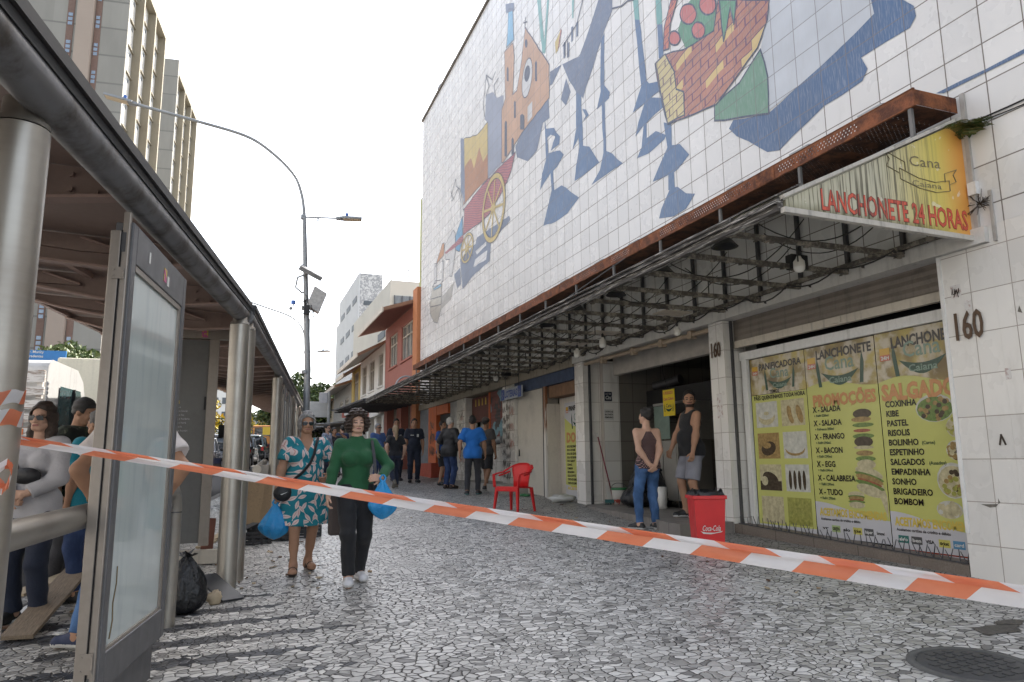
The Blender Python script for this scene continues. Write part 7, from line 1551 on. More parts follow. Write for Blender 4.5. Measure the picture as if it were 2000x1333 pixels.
    for s, n_, pn, dd in ((1, 'l', lpalm, ldir), (-1, 'r', rpalm, rdir)):
        w_ = J[n_+'w']; e_ = J[n_+'e']; d = nrm(w_ - e_) if dd is None else nrm(A3(*dd)); pn = A3(-s*.9, 0, 0) if pn is None else A3(*pn)   # palm faces the thigh
        n = nrm(pn - d*(pn @ d)); sd = np.cross(d, n)*(1 if n_ == 'l' else -1)
        thumb_side = nrm(sd) if (np.cross(d, n) @ A3(0, -1, 0))*0 == 0 else sd
        if abs(thumb_side[1]) > .2 and thumb_side[1] > 0 and pn[0] != 0: thumb_side = -thumb_side
        P = [cap(w_ - d*.02, w_ + d*.02, .026, .026, 1.0)] + [cap(w_ + d*.012 + thumb_side*o*.5, w_ + d*.078 + thumb_side*o, .0145, .0125) for o in (-.028, -.010, .010, .028)]
        for i, L in enumerate((.062, .072, .078, .070)):
            b0 = w_ + d*.080 + thumb_side*((i - 1.5)*.0195); c1 = curl*(1.1 - .08*i); d1 = nrm(d*cos(c1) + n*sin(c1)); d2 = nrm(d*cos(2.2*c1) + n*sin(2.2*c1)); d3 = nrm(d*cos(3.1*c1) + n*sin(3.1*c1))
            p1 = b0 + d1*L*.48; p2 = p1 + d2*L*.32; P += [cap(b0, p1, .0092, .0086), cap(p1, p2, .0086, .008), cap(p2, p2 + d3*L*.24, .008, .0068)]
        tb = w_ + d*.025 + thumb_side*.022; td = nrm(d*.62 + thumb_side*.62 + n*.35); t1_ = tb + td*.042; P += [cap(w_ + d*.01, tb, .017, .014), cap(tb, t1_, .0125, .0105), cap(t1_, t1_ + nrm(td + d*.5 + n*.3)*.030, .0105, .0085)]
        V, Q = snets(*field(P, .0046 if res < .012 else .0062, .007)); parts.append((V, Q, 0)); J[n_+'hand'] = w_ + d*.085 + n*.02; J[n_+'n'] = n; J[n_+'d'] = d
    emit('body', parts, [SK[skin], eye_m, lip_m, HAIR['brown' if beard else hair[1] if hair[1] in ('grey', 'white') else ('brown' if hair[1] not in ('black', 'grey') else 'black')]])
    def garment(nm, prims, m, k=.03, wr=.0035, clip=None, infl=.0, wf=28): V, Q = snets(*field(prims, res*.9, k, wr=wr, clip=clip, infl=infl, wf=wf)); return emit(nm, [(V, Q, 0)], m)
    # ---- clothes
    if top:
        kind, m = top[0], top[1]; o = dict(sleeve=.55, hem=.86, loose=.014, neck=1.44, collar=0); o.update(top[2] if len(top) > 2 else {})
        P = list(torso); lo_ = o['loose']
        if kind != 'tank' and kind != 'halter':
            for n_ in 'lr':
                s_, e_, w_ = J[n_+'s'], J[n_+'e'], J[n_+'w']
                if o['sleeve'] <= 1: P.append(cap(s_, s_ + (e_ - s_)*o['sleeve'], .056*B**.4 + .004, .054*B**.3 + lo_*.5, 1, True))
                else: P += [cap(s_, e_, .056*B**.4, .046*B**.3), cap(e_, e_ + (w_ - e_)*(o['sleeve'] - 1), .045, .034 + lo_*.3, 1, True)]
        if kind == 'tank':
            for s in (1, -1): P.append(cap(A3(s*.085, .0, 1.36) + ln, A3(s*.095, .01, 1.425) + ln, .045, .03))
        if o['hem'] < .86: P += [cap(A3(-.06, .0, .95), A3(-.06*W, .005, o['hem']), .125*B, .115*B*W, .9), cap(A3(.06, 0, .95), A3(.06*W, .005, o['hem']), .125*B, .115*B*W, .9)]
        nx, ny = ln[0], ln[1]; hem = o['hem']; ncut = o['neck'] + (ln[2])
        def clip(X, Y, Z):
            c = hem - Z + 0*X + 0*Y
            c = np.maximum(c, np.minimum(.072 - np.sqrt((X - nx)**2 + (Y - ny - .0)**2), Z - 1.40)) if not o['collar'] else c
            if o.get('vneck'): c = np.maximum(c, np.minimum((Z - 1.33)*.5 - np.abs(X - nx), -(Y - ny + .03)))
            if kind == 'tank': c = np.maximum(c, np.abs(X - nx) - (.135 + np.maximum(0, 1.26 - Z)*1.2))
            if kind == 'halter': c = np.maximum(np.maximum(c, np.abs(X - nx) - (.045 + np.maximum(0, 1.39 - Z)*.62)), Z - 1.40)
            return c
        if o['collar']: P = P + [cap(neck + A3(0, .003, -.03), neck + A3(0, 0, o['collar']), .062*B**.3, .058, 1, True)]
        g_ = garment(o.get('name', 'shirt'), P, m, .03, .0035, clip, lo_)
        if kind == 'halter':
            mb = MB()
            for s in (1, -1): mb.tube([(A3(s*.042, .035, 1.385) + ln)*sc_, (A3(s*.05, .02, 1.43) + ln)*sc_, (A3(s*.045, -.05, 1.43) + ln)*sc_], .006, 6)
            mb.build('strap', m, t, local=True)
    if bottom:
        kind, m = bottom[0], bottom[1]; o = dict(loose=.012, hem=.11, waist=1.0); o.update(bottom[2] if len(bottom) > 2 else {})
        P = [torso[0]] + torso[-2:]; lo_ = o['loose']
        for n_ in 'lr':
            h_, k_, a_ = J[n_+'h'], J[n_+'k'], J[n_+'a']
            if kind == 'shorts': P += [cap(h_ + A3(0, 0, -.02), h_ + (k_ - h_)*o.get('len', .93), .092*W*B**.3, .075 + lo_*1.2, 1, True)]
            elif kind == 'pants': P += [cap(h_ + A3(0, 0, -.02), k_, .090*W*B**.3, .062 + lo_*.4), cap(k_, k_ + (a_ - k_)*.97, .060 + lo_*.3, .046 + lo_*.5, 1, True), legs[n_][2]]
        if kind == 'dress':
            P = list(torso); zh = o['hem']
            P += [cap(A3(s*.05*W, .0, 1.0), A3(s*.085*W, -.02, zh), .125*B, .158*W, .90, True) for s in (1, -1)]
            for n_ in 'lr': P.append(cap(J[n_+'s'], J[n_+'s'] + (J[n_+'e'] - J[n_+'s'])*.72, .060*B**.4, .066*B**.3, 1, True))
            garment('dress', P, m, .04, .005, lambda X, Y, Z: np.maximum(zh - Z + 0*X + 0*Y, np.maximum(np.minimum(.075 - np.sqrt((X - ln[0])**2 + (Y - ln[1])**2), Z - 1.40), np.minimum((Z - 1.30)*.5 - np.abs(X - ln[0]), -(Y - ln[1] + .03)))), .014, 22)
        else:
            wz = o['waist']; garment(kind, P, m, .03, .004, lambda X, Y, Z: Z - wz + 0*X + 0*Y, lo_*.6 + .004, 24)
    # ---- shoes
    kind, m1, m2 = shoes
    for n_ in 'lr':
        a_ = J[n_+'a']; P = foot[n_]
        if kind == 'sandal':
            V, Q = snets(*field(P[1:2] + P[3:], .008, .02, infl=.008, clip=lambda X, Y, Z: Z - .032 + 0*X + 0*Y)); sh = emit('shoe', [(V, Q, 0)], m1)
            R_ = rotm((.16 if n_ == 'l' else -.16), 0); mb = MB()
            for q in (-.10, -.045): mb.tube([(a_ + R_ @ A3(.042*cos(b), q, -.058 + .052*sin(b)))*sc_ for b in np.linspace(0, pi, 9)], .010, 6)
            mb.tube([(a_ + R_ @ A3(.04*cos(b), .02 + .035*sin(b), .0))*sc_ for b in np.linspace(-.5, pi + .5, 10)], .008, 6); mb.build('sandal_strap', m1, sh, local=True)
        else:
            top_z = a_[2] + (.02 if kind != 'slip' else -.012); zs = .030
            lim = lambda X, Y, Z: np.maximum(Z - top_z + .25*np.minimum(0, Y - a_[1]) + 0*X, -Z + .004)
            if (lpt if n_ == 'l' else rpt) is not None: lim = None
            V, Q = snets(*field(P, .0085, .02, infl=.008, clip=lim)); c_ = V[Q].mean(1); mi = (c_[:, 2] < zs).astype(int) if lim else np.zeros(len(Q), int); emit('shoe', [(V, Q, mi)], [m1, m2])
    # ---- hair
    kind, hcol = hair; hm = HAIR[hcol]
    if kind != 'bald':
        P = [ell(hp(0, .016, .140), (.077, .094, .099), hr)]; th = dict(short=.0105, bob=.018, curly=.023, long=.018, bun=.012, tail=.014, crop=.007)[kind]
        if kind == 'bob': P += [ell(hp(s*.062, .02, .09), (.024, .058, .055), hr) for s in (1, -1)] + [ell(hp(0, .06, .09), (.06, .05, .08), hr)]
        if kind == 'curly': P += [ell(hp(s*.070, .015, .10), (.042, .07, .075), hr) for s in (1, -1)] + [ell(hp(0, .05, .10), (.07, .06, .09), hr), ell(hp(0, -.01, .195), (.075, .08, .045), hr)]
        if kind == 'long': P += [cap(hp(s*.062, .02, .12), hp(s*.075, -.0, -.11), .034, .026) for s in (1, -1)] + [cap(hp(0, .06, .10), hp(0, .075, -.14), .06, .05)]
        if kind == 'bun': P += [ell(hp(0, .085, .195), (.046, .044, .042), hr)]
        if kind == 'tail': P += [cap(hp(0, .09, .12), hp(.0, .11, -.02), .036, .034), cap(hp(0, .11, -.02), hp(.0, .10, -.16), .034, .015)]
        fy = -.030 if kind != 'curly' else -.035; fz = .172 if kind == 'curly' else .182 if kind == 'bob' else .186
        def hclip(X, Y, Z):
            lx = (X-hb[0])*hr[0, 0] + (Y-hb[1])*hr[1, 0] + (Z-hb[2])*hr[2, 0]; ly = (X-hb[0])*hr[0, 1] + (Y-hb[1])*hr[1, 1] + (Z-hb[2])*hr[2, 1]; lz = (X-hb[0])*hr[0, 2] + (Y-hb[1])*hr[1, 2] + (Z-hb[2])*hr[2, 2]
            face = np.maximum(np.abs(lx) - (.062 if kind in ('bob', 'long', 'curly') else .2), np.maximum(ly - fy + .6*(lz - fz)*0, lz - fz + .35*np.abs(lx) + .25*(ly + .06)))
            c = -face
            if kind in ('short', 'crop', 'bun', 'tail'): c = np.maximum(c, np.where(ly < .105, .100 - lz - np.maximum(0, ly - .02)*1.3 + 0*lx, -1)) if kind != 'tail' else np.maximum(c, np.where(ly < .07, .075 - lz - np.maximum(0, ly - .02)*1.1 + 0*lx, -1))
            return c
        V, Q = snets(*field(P, hh, .02, infl=th, wr=.008 if kind == 'curly' else .0045 if kind == 'bob' else .004, wf=110 if kind == 'curly' else 75, clip=hclip)); emit('hair', [(V, Q, 0)], hm)
    if glasses:
        mb = MB()
        for s in (1, -1):
            c = hp(s*.033, -.098, .106); mb.obox(c*sc_, hr @ A3(.026, .004*s, 0)*sc_, hr @ A3(0, .004, 0)*sc_, hr @ A3(0, -.002, .019)*sc_); mb.bar(hp(s*.060, -.092, .112)*sc_, hp(s*.080, .01, .112)*sc_, .004, .008)
        mb.bar(hp(-.01, -.104, .114)*sc_, hp(.01, -.104, .114)*sc_, .004, .006); mb.build('sunglasses', glassd, t, local=True, bevel=.004)
    if hat:
        P = [ell(hp(0, .012, .160), (.083, .100, .075), hr)]; V, Q = snets(*field(P + [cap(hp(-.03, -.10, .150), hp(.03, -.10, .150), .012), cap(hp(-.035, -.15, .142), hp(.035, -.15, .142), .008)] if hat[0] == 'cap' else P, hh, .03, infl=.012, clip=lambda X, Y, Z: ((hb[2] + .156) - Z + 0*X + 0*Y))); emit('cap', [(V, Q, 0)], hat[1])
    wm = lambda p: tuple((Matrix.Rotation(rz, 3, 'Z') @ Vector(np.array(p)*sc_)) + Vector(loc))
    return t, {k: wm(v) for k, v in J.items() if k not in ('ln', 'rn', 'ld', 'rd')}, wm, emit
SN = ('sneaker', shoe_blk, shoe_sole)
jean = denim('blue_denim', (.030, .075, .17)); jean_d = denim('dark_denim', (.014, .030, .085)); blk_c = cloth('black', (.012, .012, .014)); navy_c = cloth('navy', (.012, .018, .038)); char_c = cloth('charcoal', (.03, .03, .035))
gp = 'people further along the pavement'; gl = 'people waiting under the bus shelter'
# --- two women walking towards the camera
w1, J1, wm1, em1 = person('woman in a teal leaf-print dress and sunglasses walking with a blue carrier bag', gs(.69, 8.11), .05, 1.62, 'tan', ('bob', 'grey'), None, ('dress', mat('leaf_print_dress', rough=.8, fn=leaf_fn), {'hem': .50}), ('sandal', mat('sandal_leather', (.035, .022, .016), .6), None), res=.0095,
    rw=(-.315, -.06, .84), lw=(.22, -.14, 1.04), ra=(-.105, -.10, .085), la=(.085, .16, .10), bulk=1.22, bust=1.15, hipw=1.12, glasses=True, curl=.75, head=(0, .05), re=(-1, .5, 0), le=(.7, .8, 0))
mb = MB(); sc1 = 1.62/1.7; pts = [A3(.13, .08, 1.46), A3(.115, -.08, 1.455), A3(.085, -.155, 1.38), A3(.06, -.215, 1.28), A3(.02, -.225, 1.18), A3(-.06, -.215, 1.08), A3(-.17, -.16, .98), A3(-.225, -.07, .93)]
mb.tube([p*sc1 for p in pts], .015, 6); strap_o = mb.build('bag_strap', blk_c, None); 
def hang(o, root): o.location = root.location; o.rotation_euler = root.rotation_euler; return o
t = thing('crossbody_bag', 'small black crossbody bag with a white mark at the hip of the dress woman', 'bag', w1.location, w1.rotation_euler[2]); strap_o.parent = t
mb = MB(); mb.ell((-.235*sc1, -.10, .86*sc1), (.105, .05, .085), 16, 10); b_ = mb.build('pouch', mat('black_nylon', (.014, .014, .016), .5, bump=.3), t, local=True)
mb = MB(); y_ = -.158; mb.prism([(-.275*sc1, y_, .852*sc1), (-.262*sc1, y_, .843*sc1), (-.195*sc1, y_ + .006, .875*sc1), (-.258*sc1, y_, .855*sc1)][::-1], (0, .004, 0)); mb.build('check_mark', white_pr, t, local=True)
w2, J2, wm2, em2 = person('woman in a green turtleneck and black trousers walking with a blue carrier bag', gs(1.10, 7.26), .03, 1.60, 'light', ('curly', 'brown'), ('shirt', cloth('green_knit', (.012, .085, .030), v=.08), {'sleeve': 1.96, 'hem': .90, 'loose': .010, 'collar': .035}), ('pants', blk_c, {'loose': .012, 'hem': .10}), ('slip', mat('white_canvas', (.66, .65, .66), .7), shoe_sole), res=.0095,
    lw=(.215, -.215, 1.055), rw=(-.29, -.08, .87), la=(.075, .13, .10), ra=(-.07, -.10, .085), bulk=1.06, bust=1.1, hipw=1.05, curl=.55, le=(.9, .5, -.3), re=(-1, .4, 0), ldir=(-.75, -.55, .05), lpalm=(0, .9, -.2))
blue_bag = mat('blue_plastic_bag', rough=.25, fn=lambda p: {'c': mix(noise(p, 9, 4), (.005, .16, .42), (.03, .34, .68)), 'h': noise(p, 16, 4, .7), 'bump': 1.0}, trans=.0)
def carrier(lab, top_, h, r0, seed, flat=.7):
    x, y, z = top_; t = thing('carrier_bag', lab, 'plastic bag', (x, y, z - h)); r = np.random.RandomState(seed); n, m = 36, 22; vs = []; fs = []
    for i in range(m + 1):
        s = i/m; rad = r0*(sin(min(1, s/.38)*pi/2)**.7 if s < .38 else 1 - .88*((s - .38)/.62)**1.15)
        for k in range(n):
            a = 2*pi*k/n; w = 1 + .07*sin(5*a + 3*s + seed) + .05*sin(9*a - 5*s) + .03*sin(15*a + 8*s) + (r.rand()-.5)*.03; vs.append((rad*w*cos(a), rad*w*sin(a)*flat, h*s))
    for i in range(m):
        for k in range(n): fs.append((i*n+k, i*n+(k+1) % n, (i+1)*n+(k+1) % n, (i+1)*n+k))
    fs.append(tuple(range(n-1, -1, -1))); mb = MB(); mb.add(vs, fs, 0, True); mb.build('bag', blue_bag, t, local=True)
    for s in (-1, 1):
        mb = MB(); mb.tube([(s*.012, 0, h*.96), (s*.028, 0, h*1.05), (s*.012, .0, h*1.12), (0, 0, h*1.13)], [.014, .010, .008, .008], 6); mb.build('handle', blue_bag, t, local=True)
p = J1['rhand']; carrier('full blue carrier bag held low by the woman in the leaf-print dress', (p[0] - .01, p[1], p[2] - .05), .36, .150, 3)
p = J2['lhand']; carrier('blue carrier bag hanging from the bent arm of the woman in green', (p[0] + .085, p[1] - .01, p[2] - .02), .37, .135, 8, .6)
t = thing('shoulder_bag', 'taupe shoulder bag hanging between the two walking women', 'bag', gs(1.0, 7.72, .40)); mb = MB(); mb.box(-.10, .10, -.05, .05, 0, .42); mb.build('bag_body', mat('taupe_leather', (.085, .065, .06), .6, var=.15), t, local=True, bevel=.03)
mb = MB(); mb.tube([(-.06, 0, .42), (-.03, 0, .62), (.03, 0, .62), (.06, 0, .42)], .012, 6); mb.build('handle', MATS['taupe_leather'], t, local=True)
t = thing('bag_strap', 'dark strap over the left shoulder of the woman in green', 'strap', w2.location, w2.rotation_euler[2]); mb = MB(); s2 = 1.6/1.7
P = [A3(.135, .09, 1.20), A3(.14, .07, 1.43), A3(.145, -.07, 1.435), A3(.155, -.155, 1.26), A3(.165, -.20, 1.05), A3(.17, -.16, .93)]
for a, b in zip(P[:-1], P[1:]): mb.bar(a*s2, b*s2, .028, .008, up=(0, 1, .3))
mb.build('strap', mat('dark_strap', (.03, .03, .032), .6), t, local=True)
# --- by the snack bar
person('woman seen from behind in a patterned halter top and blue jeans, hands clasped behind her', gs(5.41, 8.96), pi - .12, 1.64, 'light', ('bun', 'black'), ('halter', mat('dotted_top', rough=.85, fn=dots_fn), {'hem': .86, 'loose': .012, 'neck': 1.5}), ('pants', jean, {'loose': .004}), SN, res=.0105,
    lw=(.045, .175, .93), rw=(-.045, .185, .92), le=(1, .1, .1), re=(-1, .1, .1), head=(.5, 0), la=(.14, -.02, .085), ra=(-.10, .0, .085), lfd=.5, hipw=1.0, curl=.5, bust=.9, lpalm=(0, -.6, .4), rpalm=(0, -.6, .4), ldir=(-.6, .2, -.75), rdir=(.6, .2, -.75))
tat = 0
mB, JB, wmB, emB = person('bearded man in a black tank top, cap and grey shorts standing on the shop step', (6.13, 8.93, .575), -1.6, 1.76, 'tan', ('short', 'black'), ('tank', blk_c, {'hem': .84, 'loose': .018}), ('shorts', cloth('grey_sweat', (.24, .24, .27)), {'len': .93}), SN, res=.011,
    bulk=1.12, head=(1.0, .0), beard=True, lw=(.235, -.13, .88), rw=(-.16, -.24, .90), la=(.10, .03, .085), ra=(-.12, -.05, .085), curl=.5)
# --- knot of people in the middle distance
uni = cloth('uniform_navy', (.010, .014, .028)); badge = mat('silver_badge', (.45, .45, .43), .4, .5)
for (x, y, H_, lab, r_, hd_) in ((4.87, 21.12, 1.81, 'police officer in dark navy uniform standing by the grey wall front', -.1, (0, 0)), (4.58, 22.3, 1.84, 'second police officer in navy uniform, half hidden behind the blond woman', .1, (-.2, 0))):
    o, J_, wm_, em_ = person(lab, gs(x, y), r_, H_, 'tan', ('short', 'black'), ('shirt', uni, {'sleeve': .75, 'hem': .90, 'loose': .02, 'collar': .02}), ('pants', uni, {'loose': .014}), ('sneaker', shoe_blk, shoe_blk), gp, .015, bulk=1.15, head=hd_)
    mb = MB(); mb.obox((.085, -.172, 1.36), (.028, 0, 0), (0, .006, 0), (0, 0, .04)); mb.obox((-.08, -.172, 1.37), (.05, 0, 0), (0, .006, 0), (0, 0, .010)); mb.build('badge', badge, o, local=True)
    mb = MB(); mb.lathe((0, 0, 1.04), [(.165, -.03), (.178, -.02), (.178, .02), (.165, .03)], 20); mb.v = [(a, b*.85, c) for a, b, c in mb.v]; mb.build('belt', shoe_blk, o, local=True)
person('blond woman in black tee and dark trousers walking away, heel lifted', gs(3.90, 19.12), pi + .05, 1.60, 'light', ('tail', 'blond'), ('shirt', blk_c, {'sleeve': .7, 'hem': .90}), ('pants', navy_c, {'loose': .006}), ('sneaker', mat('grey_trainer', (.16, .14, .11), .8), shoe_sole), gp, .014, la=(.09, .32, .20), ra=(-.08, -.10, .085), lpt=(0, -.06, -.14), hipw=1.05, rw=(-.27, -.10, .92), lw=(.26, .12, .92))
person('grey-haired man in a blue tee and sunglasses with hands held together', gs(3.89, 21.6), .45, 1.70, 'tan', ('short', 'grey'), ('shirt', cloth('mid_blue', (.045, .095, .24)), {'sleeve': .7, 'hem': .86, 'loose': .02}), ('pants', jean_d), ('sneaker', shoe_blk, shoe_blk), gp, .015, lw=(.05, -.23, 1.0), rw=(-.05, -.23, 1.0), bulk=1.2, glasses=True)
person('old man with white hair in a black jacket and blue trousers facing the shops', gs(5.10, 18.1), 2.15, 1.76, 'light', ('short', 'white'), ('shirt', mat('black_jacket', (.016, .016, .018), .6, bump=.3, bs=9), {'sleeve': 1.95, 'hem': .78, 'loose': .03, 'collar': .02, 'name': 'jacket'}), ('pants', jean_d, {'loose': .014}), ('sneaker', mat('brown_shoe', (.04, .025, .018), .6), shoe_blk), gp, .014, bulk=1.12, lean=(0, -.03), lw=(.2, -.22, 1.12), rw=(-.24, -.12, .95), head=(-.1, .1))
person('young man in a bright blue shirt and charcoal trousers seen from behind', gs(5.05, 15.96), 2.75, 1.74, 'tan', ('short', 'black'), ('shirt', cloth('bright_blue', (.010, .13, .45)), {'sleeve': .78, 'hem': .80, 'loose': .028}), ('pants', char_c, {'loose': .006}), ('sneaker', shoe_blk, mat('teal_sole', (.08, .17, .17), .7)), gp, .013, lw=(.29, .02, .90), rw=(-.27, -.12, .90), la=(.12, .05, .085), ra=(-.11, -.08, .085))
person('man in a grey cap, dark tee and black shorts stepping into the shop', (5.72, 17.0, gz(5.72, 17)), 2.3, 1.72, 'brown', ('crop', 'black'), ('shirt', cloth('dim_grey', (.06, .055, .055)), {'sleeve': .7, 'hem': .85, 'loose': .02}), ('shorts', blk_c), SN, gp, .014, la=(.10, -.22, .10), ra=(-.09, .20, .10), hat=('cap', cloth('cap_grey', (.075, .065, .065))), head=(0, .1))
person('person in a blue shirt and shorts mostly hidden behind the old man', gs(5.28, 19.4), .6, 1.70, 'tan', ('short', 'black'), ('shirt', cloth('royal_blue', (.02, .07, .26)), {'sleeve': .7}), ('shorts', blk_c), ('sneaker', shoe_blk, shoe_blk), gp, .016, lw=(.30, -.22, 1.05))
person('man in a pale striped shirt and sunglasses standing beyond the two walking women', gs(2.75, 24.6), .9, 1.76, 'light', ('short', 'black'), ('shirt', mat('striped_shirt', rough=.85, fn=lambda p: (lambda x, y, z: {'c': mix(gt(fract((x + y)/.03), .6), (.34, .38, .46), (.10, .13, .22))})(*sep(p))), {'sleeve': 1.6, 'hem': .88}), ('pants', navy_c), ('sneaker', shoe_blk, shoe_blk), gp, .018, glasses=True)
person('dark-haired woman in black raising a phone to her face', gs(3.12, 25.8), .5, 1.66, 'tan', ('short', 'black'), ('shirt', blk_c, {'sleeve': 1.0}), ('pants', blk_c), ('sneaker', shoe_blk, shoe_blk), gp, .018, lw=(.12, -.24, 1.52), le=(1, 0, -.6), bust=.9)
person('man in a navy suit jacket standing behind the woman in green', gs(3.5, 26.6), pi + .4, 1.74, 'light', ('short', 'black'), ('shirt', cloth('suit_navy', (.02, .035, .09)), {'sleeve': 1.95, 'hem': .76, 'loose': .03, 'collar': .02, 'name': 'jacket'}), ('pants', navy_c), ('sneaker', shoe_blk, shoe_blk), gp, .018)
person('distant pedestrian in a pale blue shirt beside the tow truck', gs(.95, 49.2, -.13), 0, 1.72, 'tan', ('short', 'black'), ('shirt', cloth('pale_blue', (.26, .30, .42)), {'sleeve': .7}), ('pants', navy_c), ('sneaker', shoe_blk, shoe_blk), gp, .022)
# --- under the shelter
wl, JL, wmL, emL = person('woman in sunglasses and a pale grey jacket behind the left shelter column', gs(-1.52, 6.95), -.30, 1.69, 'light', ('long', 'brown'), ('shirt', cloth('pale_grey_jacket', (.46, .45, .47)), {'sleeve': 1.9, 'hem': .82, 'loose': .022, 'name': 'jacket'}), ('pants', navy_c, {'loose': .016}), ('sneaker', shoe_blk, shoe_blk), gl, .010,
    lw=(.06, -.23, 1.02), rw=(-.09, -.22, .98), le=(1, .3, -.3), re=(-1, .3, -.3), glasses=True, bust=.95, bulk=.96, curl=.8, ldir=(-.8, -.2, -.1), rdir=(.7, -.2, -.1), lpalm=(0, .9, 0), rpalm=(0, .9, 0))
t = thing('belt_bag', 'black pouch with a grey strap worn by the woman in the pale jacket', 'bag', wl.location, wl.rotation_euler[2]); mb = MB(); mb.ell((.03, -.20, 1.15), (.12, .05, .065), 14, 8); mb.build('pouch', MATS['black_nylon'], t, local=True); mb = MB(); mb.tube([(-.13, -.02, 1.42), (-.11, -.13, 1.34), (-.04, -.19, 1.18)], .012, 6); mb.build('strap', MATS['taupe_leather'], t, local=True)
person('man in a camouflage jacket bowing his head into his raised hand', gs(-1.55, 8.25), 1.25, 1.80, 'tan', ('short', 'black'), ('shirt', mat('camouflage', rough=.9, fn=camo_fn), {'sleeve': 1.7, 'hem': .80, 'loose': .028, 'collar': .03, 'name': 'jacket'}), ('pants', char_c, {'loose': .012}), ('sneaker', shoe_blk, shoe_blk), gl, .012, lean=(0, -.06), head=(.1, .45), lw=(.07, -.25, 1.50), le=(.6, -.4, -.8), bulk=1.12, lpalm=(-.3, .9, 0), ldir=(-.1, .1, 1))
person('grey-haired man in a teal shirt facing away beside the camouflage jacket', gs(-1.23, 7.7), -2.2, 1.66, 'tan', ('short', 'darkgrey'), ('shirt', cloth('teal', (.005, .19, .26)), {'sleeve': .7, 'hem': .82, 'loose': .025, 'collar': .02}), ('pants', jean_d), ('sneaker', shoe_blk, shoe_blk), gl, .012, bulk=1.15)
wt_, JW, wmW, emW = person('heavy man in white tee and jeans with arms akimbo behind the advert cabinet', gs(-.70, 5.95), pi, 1.74, 'tan', ('short', 'brown'), ('shirt', cloth('white_tee', (.62, .58, .57)), {'sleeve': .62, 'hem': .82, 'loose': .03}), ('pants', jean, {'loose': .014}), ('sneaker', mat('navy_trainer', (.02, .03, .075), .7), shoe_sole), gl, .011, bulk=1.28, hipw=1.1,
    lw=(.225, .06, .96), rw=(-.225, .06, .97), le=(.8, .6, .1), re=(-.8, .6, .1), la=(.25, .03, .085), ra=(-.11, .0, .085), lfd=.9, ldir=(-.4, .1, -.9), rdir=(.4, .1, -.9))
mb = MB(); w_ = np.array(JW['lw']); e_ = np.array(JW['le']); d = nrm(w_ - e_); mb.tube([w_ - d*.035, w_ - d*.015], .036, 14); mb.obox(w_ - d*.025 + (-.0, -.034, .0), d*.016, (.016, 0, 0), (0, .004, .0)); props(mb.build('wristwatch', mat('gold_watch', (.38, .30, .16), .35, .7)), 'gold wristwatch on the arm of the man in the white tee', 'watch')
# the red plastic chair, bin and cleaning things in front of the snack bar
red_p = mat('red_plastic', rough=.3, fn=lambda p: {'c': mix(noise(p, 5, 4), (.48, .010, .012), (.66, .022, .022)), 'r': .25 + noise(p, 12, 4)*.25})
ch = thing('plastic_chair', 'red plastic armchair standing on the paving before the cream front', 'chair', gs(4.62, 12.15), -1.0)
mb = MB(); mb.prism([(-.22, -.24, .42), (.22, -.24, .42), (.25, -.20, .42), (.22, .20, .40), (-.22, .20, .40), (-.25, -.20, .42)], (0, 0, .025)); mb.box(-.22, .22, -.25, -.235, .36, .43); mb.build('seat', red_p, ch, local=True, bevel=.012)
def curved(mb, x0, x1, rows, th=.012, n=12):
    vs = []; fs = []
    for (z, y, hw, bow) in rows:
        for s_ in (0, th):
            for i in range(n+1):
                u = -1 + 2*i/n; vs.append((u*hw, y + s_ - bow*u*u, z - .03*abs(u)**3*(1 if z > .75 else 0)))
    k = n + 1
    for r_ in range(len(rows) - 1):
        for s_ in (0, 1):
            for i in range(n):
                a = (r_*2 + s_)*k + i; b = ((r_+1)*2 + s_)*k + i; fs.append((a, a+1, b+1, b) if s_ == 0 else (a, b, b+1, a+1))
    for r_ in (0, len(rows)-1):
        for i in range(n): a = r_*2*k + i; fs.append((a, a+k, a+k+1, a+1))
    for r_ in range(len(rows)-1):
        for i in (0, n): a = r_*2*k + i; b = (r_+1)*2*k + i; fs.append((a, b, b+k, a+k))
    mb.add(vs, fs, 0, True)
mb = MB(); curved(mb, 0, 0, [(.42, .20, .16, .02), (.55, .225, .17, .03), (.70, .255, .20, .05), (.80, .275, .21, .06), (.85, .285, .17, .055)]); mb.build('backrest', red_p, ch, local=True)
for s in (-1, 1):
    mb = MB(); P = [A3(s*.26, -.25, .43), A3(s*.285, -.24, .64), A3(s*.29, -.15, .665), A3(s*.285, .05, .69), A3(s*.26, .18, .755), A3(s*.19, .25, .81)]
    for a, b in zip(P[:-1], P[1:]): mb.bar(a, b, .05, .022)
    mb.bar(A3(s*.255, -.24, .43), A3(s*.285, -.235, .66), .022, .05); P2 = [A3(s*.275, -.1, .63), A3(s*.27, .06, .655), A3(s*.24, .19, .70)]
    for a, b in zip(P2[:-1], P2[1:]): mb.bar(a, b, .018, .03)
    mb.build('armrest', red_p, ch, local=True, bevel=.008)
    for (y0_, y1_, zt_) in ((-.22, -.265, .43), (.19, .245, .42)):
        mb = MB(); mb.add([(s*.20, y0_-.03, zt_), (s*.245, y0_-.03, zt_), (s*.245, y0_+.035, zt_), (s*.20, y0_+.035, zt_), (s*.245, y1_-.02, 0), (s*.275, y1_-.02, 0), (s*.275, y1_+.02, 0), (s*.245, y1_+.02, 0)], [(0,3,2,1),(4,5,6,7),(0,1,5,4),(1,2,6,5),(2,3,7,6),(3,0,4,7)] if s > 0 else [(0,1,2,3),(7,6,5,4),(4,5,1,0),(5,6,2,1),(6,7,3,2),(7,4,0,3)]); mb.build('leg', red_p, ch, local=True, bevel=.006)
BW_ = .84
bn = thing('litter_bin', 'square red drink-brand litter bin with a black bag rim beside the numbered column', 'bin', gs(4.93, 6.95), -.35)
